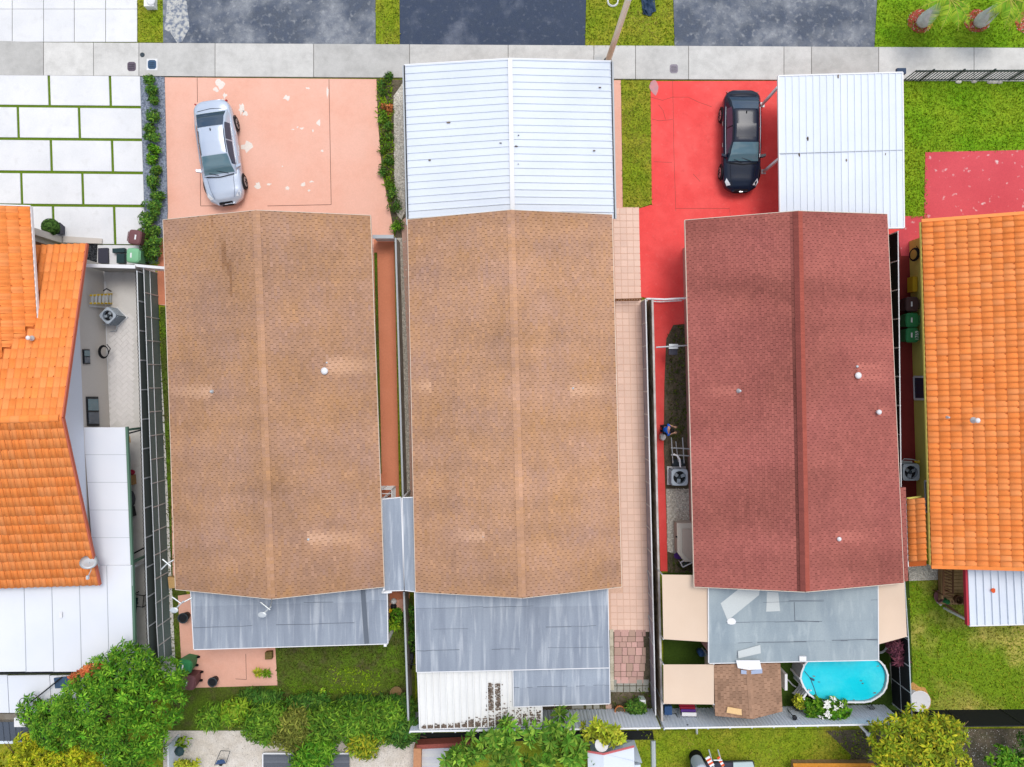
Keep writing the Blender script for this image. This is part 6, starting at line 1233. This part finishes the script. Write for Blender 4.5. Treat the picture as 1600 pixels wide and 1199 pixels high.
tag(slab('burlap_sheet', [(262,902),(273,903),(273,919),(264,920)], .25, .22, M('burlap', c(206,168,112), fine=(16,.1))), 'tan burlap-covered box beside the brown roof, lower left', 'box')
# pots and tubs
def pot(name, lab, px, py, r, h, mat, soilm=soil, rim=None):
    t = thing(name, lab, 'pot', W(px, py)); p = W(px, py, h); p.z = .03; MB().lathe(p, [(r*.75,0),(r,h),(r*.9,h),(r*.88,h-.06),(.01,h-.07)], 18).build('pot', mat, t, True); MB().lathe(p, [(r*.87,h-.06),(r*.87,h-.05)], 18).build('soil', soilm, t)
    if rim: MB().path([p+Vector((r*math.cos(a), r*math.sin(a), h)) for a in [2*math.pi*i/20 for i in range(20)]], .03, 6, True).build('rim', rim, t)
    return t
pot('tub', 'black tub on the salmon path left of the grey extension', 286, 966, .22, .5, dark, dark, acd); pot('tub', 'black tub on the salmon patio near the bins', 332, 1066, .2, .42, dark, dark, acd); pot('plant_pot', 'round pot with orange rim behind the centre lean-to', 968.5, 1111, .23, .35, terr, soil, terr)
pot('plant_pot', 'stone-coloured round tub at the edge of the back lawn', 619, 1083, .3, .3, M('stone_tub', c(142,118,84), fine=(16,.12)), M('tub_soil', c(132,108,72), fine=(16,.15)))
tag(slab('planter', [(414,1020),(424.5,1019),(424.5,1030.5),(414,1031)], .3, .28, M('brown_planter', c(120,104,60), fine=(16,.3))), 'small square planter on the salmon patio corner', 'planter')
t = thing('cement_bucket', 'pale green upright bucket among the weeds', 'bucket', W(1003,1092)); MB().add([W(1001,1091,0)+Vector((x*s, y*s, z)) for z, s in ((0,.12),(.55,.15)) for x, y in ((-1,-1),(1,-1),(1,1),(-1,1))], [(0,1,5,4),(1,2,6,5),(2,3,7,6),(3,0,4,7)]).build('bucket', M('mint_plastic', c(196,216,206)), t); MB().box(W(1001,1091,0)+Vector((0,0,.56)), (.28,.28,.03)).build('lid', wpaint, t)
for lab, x, y, col_ in (('white ball lamp beside the terracotta path end', 616, 938, wpaint), ('dark watering can with white spout beside the path end', 616, 946, dark)):
    tag(MB().lathe(W(x, y, .05), [(.05,0),(.13,.1),(.15,.22),(.08,.33),(.01,.36)], 12).build('garden_ornament', col_, None, True), lab, 'ornament')
tag(MB().box(W(609,954,.15), (.28,.16,.25), .1).build('yellow_crate', yel), 'yellow crate beside the grey extension edge', 'crate'); tag(MB().lathe(W(642.5,952,.02), [(.02,0),(.2,.02),(.22,.3),(.17,.3),(.15,.05)], 14).build('tyre_planter', dark), 'dark round tub with pale rim in the narrow passage', 'tub')
t = thing('bicycle', 'dark bicycle leaning in the narrow passage beside the centre extension', 'bicycle', W(643,1022)); 
for y in (1012, 1034): p = W(644, y, .33); MB().path([p+Vector((.05*math.cos(a), .33*math.cos(a), .33*math.sin(a))) for a in [2*math.pi*i/18 for i in range(18)]], .025, 6, True).build('wheel', rubber, t)
f0, f1 = W(644,1012,.33), W(644,1034,.33); s_ = Vector((.06,0,.62)); mid = lerp(f0, f1, .5); MB().path([f0, mid+Vector((0,0,-.03)), lerp(f0, f1, .3)+s_*.8, f0], .02).path([mid+Vector((0,0,-.03)), lerp(f0, f1, .85)+s_*.75, f1], .02).path([lerp(f0, f1, .3)+s_*.8, lerp(f0, f1, .85)+s_*.75], .02).build('frame', slate, t); MB().box(lerp(f0, f1, .3)+s_, (.14,.26,.06)).build('saddle', dark, t); MB().tube(lerp(f0, f1, .85)+s_+Vector((-.25,0,.05)), lerp(f0, f1, .85)+s_+Vector((.25,0,.05)), .018).build('handlebar', dark, t)
# red-house side strip
t = thing('hand_truck', 'pale metal hand truck frame above the red-house air conditioner', 'hand truck', W(1060,715)); 
for x0, x1 in ((1049,1051.5),(1066.5,1069)): MB().tube(W(x0,684,.5), W(x1,724,.35), .025).build('rail', galv, t)
for y in (700, 711): MB().tube(W(1048.5,y,.45), W(1077,y+1.5,.45), .03).build('crossbar', galv, t)
MB().path([W(1056,690,.5), W(1058,708,.45), W(1060,722,.4)], .02).build('strut', galv, t); MB().box(W(1060,723,.12), (.6,.3,.2)).build('toe_plate', acd, t)
t = thing('storage_box', 'beige lidded storage box half under the red eave', 'box', W(1068,843)); b0 = [W(1052,813), W(1086,813), W(1086,872), W(1064,872), W(1053,858)]; MB().prism(b0, .02, .8).build('box', M('beige_plastic', c(206,198,184), rough=.6), t); cb = sum(b0, Vector())/5; MB().prism([cb+(q-cb)*.78+Vector((.12,-.05,0)) for q in b0], .8, .86).build('lid', M('taupe_plastic', c(192,178,164), rough=.6), t); MB().lathe(W(1057,839,.8)+Vector((0,0,0)), [(.05,0),(.03,.04)], 10).build('knob', dark, t)
t = thing('lawn_chair', 'white slatted folding chair below the beige box', 'chair', W(1073,880)); A, B = W(1063,879,.45), W(1079,871,.7); o_ = Vector((.12,-.22,0))
for p, q in ((A, B), (A+o_, B+o_)): MB().bar(p, q, .05, .05).build('rail', wpaint, t)
for i in range(6): k = i/5; MB().bar(lerp(A, B, k), lerp(A+o_, B+o_, k), .05, .02).build('slat', acd if 0 < i < 5 else wpaint, t)
for p in (A, B, A+o_, B+o_): MB().tube((p.x, p.y, .02), p, .018).build('leg', wpaint, t)
tag(MB().lathe(W(1061,868,.02), [(.2,0),(.22,.08),(.12,.16),(.02,.17)], 9, 1.2, .8).build('purple_bundle', purple), 'small purple cloth bundle beside the white folding chair', 'cloth')
tag(MB().lathe(W(1034.5,682.5,.03), [(.12,0),(.16,.1),(.13,.28),(.05,.34),(.01,.34)], 9, 1, 1.2).build('shopping_bag', wpaint), 'white bag on the red path beside the person', 'bag')
# backyard of red house, leaning on the sheet fence
t = thing('folded_lounger', 'folded beach loungers with crimson and purple cloth below the tan sail', 'lounger', W(1073,1113)); 
for i, (m_, y) in enumerate(((redc,1103),(redc,1107),(purple,1111),(wpaint,1116))): MB().bar(W(1061+i*1.5,y,.5+.2*i), W(1085+i,y+.5,.5+.2*i), .16, .05).build('cloth', m_, t); 
for x in (1061, 1087): MB().tube(W(x,1101,.3), W(x+2,1122,1.2), .02).build('frame', galv, t)
t = thing('folded_bed', 'folded metal camp bed leaning on the corrugated fence', 'bed', W(1049,1125)); MB().path([W(1042,1117,.7), W(1056,1115,.7), W(1064,1134,1.7), W(1047,1135,1.7)], .025, 6, True).build('frame', acd, t); MB().sheet(W(1043,1118,.68), W(1055,1116.5,.68), W(1062,1132,1.66), W(1048,1133,1.66), .03).build('cloth', sheet_b, t)
tag(MB().box(W(1042,1106,.4), (.35,.4,.7)).build('blue_drum', blue_p), 'blue plastic drum in the corner under the tan sail', 'drum'); 
for lab, x, y in (('small blue solar lamp on the fence below the camp bed', 1075, 1134), ('small blue solar lamp on the fence below the shed', 1258, 1131.5), ('small blue solar lamp on the fence near the black fence', 1355.5, 1128)): tag(MB().lathe(W(x, y, 1.75), [(.08,0),(.13,.03),(.13,.1),(.05,.14)], 10, 1, .6).build('solar_lamp', slate), lab, 'lamp')
t = thing('float_board', 'red and white float board against the pale fence', 'board', W(1275,1126)); MB().prism([W(1264,1124,1.4), W(1272,1123.5,1.4), W(1272,1127,1.4), W(1264,1127,1.4)], 1.3, 1.4).build('red_end', redc, t); MB().prism([W(1272.5,1124,1.4), W(1278,1125,1.4), W(1283,1129.5,1.4), W(1274,1131,1.4)], 1.3, 1.4).build('white_end', wpaint, t)
t = thing('floor_lamp', 'black spotlight on a thin pole beside the shed', 'lamp', W(1230,1108)); MB().tube(W(1228,1106,.02), W(1239,1119,1.5), .02).build('pole', dark, t); MB().lathe(W(1240.5,1120,1.45), [(.03,0),(.1,.04),(.11,.14),(.02,.16)], 10).build('head', dark, t)
for i, (x, y, lab) in enumerate(((1245,1106,'black wire stand left of the flower bush'),(1362,1106,'black wire stand right of the flower bush'))):
    t = thing('wire_stand', lab, 'stand', W(x, y), 'wire stands'); a = [W(x-4,y,.6), W(x+1,y+5,.6), W(x+5,y+1,.6), W(x,y-4,.6)]; MB().path(a, .015, 5, True).path([a[0], a[2]], .012, 5).path([a[1], a[3]], .012, 5).build('top_ring', dark, t)
    for p in a: MB().tube((p.x, p.y, .02), p, .014, n=5).build('leg', dark, t)
tag(MB().bar(W(1392.5,1036,.05), W(1397.5,1102,.05), .13, .08).build('stone_edging', stone_w), 'white stone edging strip between turf and black fence', 'edging')
tag(MB().path([W(1374+12*math.cos(a), 1008+12*math.sin(a), .08) for a in np.linspace(.3, 1.7, 9)], .06, 6).build('curved_edging', wpaint), 'white curved edging below the right shade cloth', 'edging')
t = thing('water_dispenser', 'blue water bottle and tub in the shaded turf gap', 'bottle', W(1095,1018)); MB().lathe(W(1093,1017,.02), [(.15,0),(.16,.4),(.1,.48),(.04,.52)], 14).build('bottle', blue_p, t, True); MB().lathe(W(1098,1018,.02), [(.14,0),(.16,.25),(.13,.25)], 14).build('tub', M('aqua_plastic', c(150,200,220)), t, True)
t = thing('round_table', 'white round table on orange mulch beside the black fence', 'table', W(1437,1096)); p = W(1437,1096,.7); MB().lathe((p.x,p.y,.02), [(.28,0),(.05,.06),(.05,.62),(.48,.66),(.5,.7),(.47,.7),(.44,.685),(.01,.69)], 26).build('table', wpaint, t, True); MB().path([W(1432,1097,.72), W(1437,1108,.4), W(1444,1110,.05)], .04).build('prop', wpaint, t)
t = thing('planter_tub', 'dark round tub standing on the wooden deck', 'tub', W(1494,935)); MB().lathe(W(1494,935,.1), [(.17,0),(.21,.3),(.18,.3),(.16,.06)], 16).build('tub', woodd, t)
t = thing('planter_tub', 'dark round tub beside the red fascia', 'tub', W(1509,934)); MB().lathe(W(1509,934,.1), [(.15,0),(.19,.3),(.16,.3),(.14,.06)], 16).build('tub', woodd, t)
t = thing('garden_figure', 'green painted garden figure between maroon pot and tub', 'ornament', W(1473,935)); MB().lathe(W(1473,937,.02), [(.1,0),(.13,.15),(.09,.35),(.12,.42),(.02,.6)], 10).build('figure', bingreen, t); MB().path([W(1464,940,.1), W(1470,946,.1), W(1473,941,.1)], .04).build('white_frame', wpaint, t); MB().lathe(W(1463,930,.02), [(.15,0),(.24,.25),(.2,.25),(.18,.1)], 14, 1, 1.3).build('maroon_pot', binbrown, t)
tag(MB().box(W(1425.5,445,.62), (.22,.7,.5)).build('meter_box', M('ochre_box', c(206,166,40), rough=.5)), 'ochre meter box on the yellow wall above the bins', 'meter box')
# roof of lower left: panel, pole
t = thing('solar_collector', 'dark blue solar panel on the lower white roof', 'solar collector', W(97,1066,2.05)); MB().prism([W(84,1060,2.12), W(108,1057,2.12), W(110,1074,2.12), W(86,1076,2.12)], 2.06, 2.12).build('panel', M('solar_blue', c(70,96,124), rough=.3, blotch=(3,.5,c(48,64,84))), t); MB().path([W(97,1058,2.16), W(70,1080,2.3), W(47,1098,2.4)], .03).build('pole', dark, t); MB().path([W(37+7*math.cos(a), 1098+7*math.sin(a), 2.4) for a in [2*math.pi*i/18 for i in range(18)]], .02, 5, True).build('ring', acd, t)
tag(MB().box(W(34,1127,1.9), (.5,.4,.3)).build('white_cistern', wpaint), 'white box tank beside the mango tree at far left', 'tank')
# bottom edge: sand yard items, trailer
t = thing('patio_umbrella', 'small green parasol on a pole over the sandy yard', 'parasol', W(276,1185)); p = W(278,1177,1.6); MB().tube((p.x,p.y-.3,.02), (p.x,p.y,1.6), .025).build('pole', wpaint, t); MB().lathe((p.x,p.y,1.45), [(.24,0),(.18,.08),(.02,.16)], 8).build('canopy', teal, t)
t = thing('wheelbarrow', 'wire frame cart with blue tray on the sandy yard', 'cart', W(350,1188)); MB().path([W(345,1173,.5), W(359.5,1174,.5), W(353,1193,.5), W(335,1196,.5)], .018, 5, True).build('frame', acd, t); MB().add([W(336,1195,.35), W(353,1193,.35), W(350,1187,.6), W(340,1188,.6)], [(0,1,2,3)]).build('tray', blue_p, t); MB().tube(W(344,1192,.15), W(347,1192,.15), .14, n=14).build('wheel', rubber, t)
t = thing('croton_plant', 'yellow and orange leafy plant at the bottom edge by the parasol', 'plant', W(290,1196)); r_ = np.random.default_rng(8); C0_ = np.array([W(270+r_.uniform(0,40), 1190+r_.uniform(0,10), .5+r_.uniform(0,.3)) for _ in range(40)]); V, F, T = rosettes(C0_, np.tile([0,0,1.], (40,1))+r_.normal(0,.3,(40,3)), 7, .24, .08, r_); npmesh('foliage', V, F, leaf_ylw, t, tint=T); MB().tube(W(290,1196), W(290,1196,.5), .03).build('stem', bark, t)
tree('banana_plant', 'small yellow-green broad-leaved plant above the sandy yard', 'plant', (286,1162), [(286,1160,.7,.2,.15,.15)], 8, 8, .36, .12, leaf_palm, 170, .03)
tag(slab('bench_top', [(158,1172),(180,1170),(182,1199),(158,1199)], 1.5, .1, sheet_b), 'pale blue panel under the mango tree, bottom left', 'panel'); wall_run('low_wall', 'pale upright panel wall right of the mango tree base', (262,1166), (264,1240), 1.2, .06, sheet_b, wpaint)
t = thing('utility_trailer', 'grey flatbed trailer with striped barricade at the bottom edge', 'trailer', W(1130,1200)); MB().prism([W(1080,1193,.8), W(1178,1191,.8), W(1188,1260,.8), W(1080,1260,.8)], .6, .8).build('bed', slate, t); MB().prism([W(1146,1192,.9), W(1176,1191,.9), W(1183,1215,.9), W(1146,1215,.9)], .82, .9).build('deck_sheet', M('mint_sheet', c(190,206,206)), t)
MB().lathe(W(1088.5,1189,.82), [(.28,0),(.28,.9),(.26,.95),(.01,.96)], 18).build('drum', acw, t); MB().lathe(W(1087,1182,.03), [(.32,0),(.32,.5),(.2,.52)], 18).build('wheel', rubber, t)
t2 = thing('barricade', 'orange and white striped barricade standing on the trailer', 'barricade', W(1112,1188,.82)); A, B = W(1105,1183,1.4), W(1113,1197,1.4)
for i in range(5): MB().bar(lerp(A, B, i/5), lerp(A, B, (i+1)/5), .22, .04).build('stripe', oran if i % 2 else wpaint, t2)
for i in range(5): MB().bar(lerp(A, B, i/5)+Vector((.5,.0,0)), lerp(A, B, (i+1)/5)+Vector((.5,0,0)), .14, .04).build('stripe', wpaint if i % 2 else oran, t2)
for dx in (.2,.62): MB().tube(A+Vector((dx,.1,-.5)), B+Vector((dx-.1,-.2,.1)), .03).build('leg', galv, t2)
MB().tube(lerp(A, B, .3)+Vector((.2,0,.05)), lerp(A, B, .3)+Vector((.6,0,.05)), .03).build('crossbar', galv, t2)
tag(MB().box(W(1407.5,112,2.2), (.4,.25,.16)).build('dark_bundle', navy), 'dark bundle at the top right corner of the right carport', 'bundle')
# ================================================================ PERSON (blue shirt, seen from above, beside the stained wall)
P0 = W(1034,669.5,.03); pe = thing('person', 'person in blue shirt and dark trousers on the red side path, forearms raised in front', 'person', P0)
def skinmesh(name, verts, edges, rad, mat, parent, root=0):
    me = bpy.data.meshes.new(name); me.from_pydata([tuple(v) for v in verts], edges, []); o = bpy.data.objects.new(name, me); COL.objects.link(o); o.parent = parent
    m = o.modifiers.new('skin', 'SKIN'); me.skin_vertices  # radii
    for i, r_ in enumerate(rad): me.skin_vertices[0].data[i].radius = (r_, r_*.9) if not isinstance(r_, tuple) else r_
    me.skin_vertices[0].data[root].use_root = True
    s = o.modifiers.new('sub', 'SUBSURF'); s.levels = 2; s.render_levels = 2
    dg = bpy.context.evaluated_depsgraph_get(); me2 = bpy.data.meshes.new_from_object(o.evaluated_get(dg)); me2.materials.clear(); me2.materials.append(mat); me2.shade_smooth()
    o.modifiers.clear(); o.data = me2; WL[o] = WL[parent].copy(); return o
try:
    bv = [(0,0,.92),(.02,0,1.15),(.05,0,1.36),(.08,0,1.46),(.12,0,1.53),(.16,0,1.62),(.17,0,1.70)]; be = [(0,1),(1,2),(2,3),(3,4),(4,5),(5,6)]; br = [(.13,.16),(.12,.15),(.13,.17),(.06,.06),(.055,.055),(.095,.085),(.07,.065)]
    for s in (1,-1):   # arms: shoulder, elbow, wrist, palm, then five fingers
        n = len(bv); bv += [(.05,s*.18,1.38),(.07,s*.25,1.14),(.28,s*.16,1.18),(.36,s*.12,1.21)]; be += [(2,n),(n,n+1),(n+1,n+2),(n+2,n+3)]; br += [.06,.045,.032,.036]
        for q, (dy, l) in enumerate(((-.03,.07),(-.01,.085),(.012,.08),(.032,.06),(-.045,.045))):
            a = len(bv); bv += [(.39 if q < 4 else .37, s*(.12-dy), 1.215),(.39+l, s*(.12-dy*1.1), 1.20)]; be += [(n+3,a),(a,a+1)]; br += [.010,.008]
        n = len(bv); bv += [(-.0,s*.10,.88),(.02,s*.11,.48),(-.02,s*.11,.10),(.14,s*.12,.05)]; be += [(0,n),(n,n+1),(n+1,n+2),(n+2,n+3)]; br += [.085,.058,.04,.038]
    body = skinmesh('body', bv, be, br, skin, pe)
    sv_ = [(0,0,.88),(.02,0,1.15),(.05,0,1.37)]; se_ = [(0,1),(1,2)]; sr_ = [(.155,.185),(.14,.175),(.145,.185)]
    for s in (1,-1): n = len(sv_); sv_ += [(.05,s*.19,1.38),(.065,s*.245,1.17)]; se_ += [(2,n),(n,n+1)]; sr_ += [.078,.064]
    skinmesh('shirt', sv_, se_, sr_, bluecloth, pe)
    tv, te, tr = [(0,0,.93)], [], [(.145,.175)]
    for s in (1,-1): n = len(tv); tv += [(-.0,s*.10,.86),(.02,s*.11,.48),(-.02,s*.11,.12)]; te += [(0,n),(n,n+1),(n+1,n+2)]; tr += [.105,.075,.06]
    skinmesh('trousers', tv, te, tr, trouser, pe)
    MB().lathe(P0+Vector((.155,0,1.66)), [(.09,-.06),(.108,0),(.10,.06),(.06,.10),(.005,.115)], 14).build('hair', hair, pe, True)
    for s in (1,-1): MB().box(P0+Vector((.06,s*.115,.04)), (.27,.1,.08)).build('shoe', dark, pe)
    MB().add([P0+Vector((.25,.03,1.60)), P0+Vector((.25,-.03,1.60)), P0+Vector((.285,0,1.58)), P0+Vector((.245,0,1.65))], [(0,2,3),(2,1,3),(0,1,2)]).build('nose', skin, pe)
    for s in (1,-1): MB().lathe(P0+Vector((.235,s*.035,1.64)), [(.004,-.012),(.013,0),(.004,.012)], 8).build('eye', dark, pe); MB().lathe(P0+Vector((.15,s*.10,1.62)), [(.01,-.03),(.022,0),(.01,.03)], 8, .7, .6).build('ear', skin, pe)
    MB().box(P0+Vector((.245,0,1.565)), (.02,.05,.012)).build('mouth', redc, pe)
except Exception as ex:
    print('person failed', ex)
# tidy: smooth names that hold helper words
for o in list(bpy.data.objects):
    if o.type == 'MESH' and len(o.data.polygons) == 0: bpy.data.objects.remove(o)
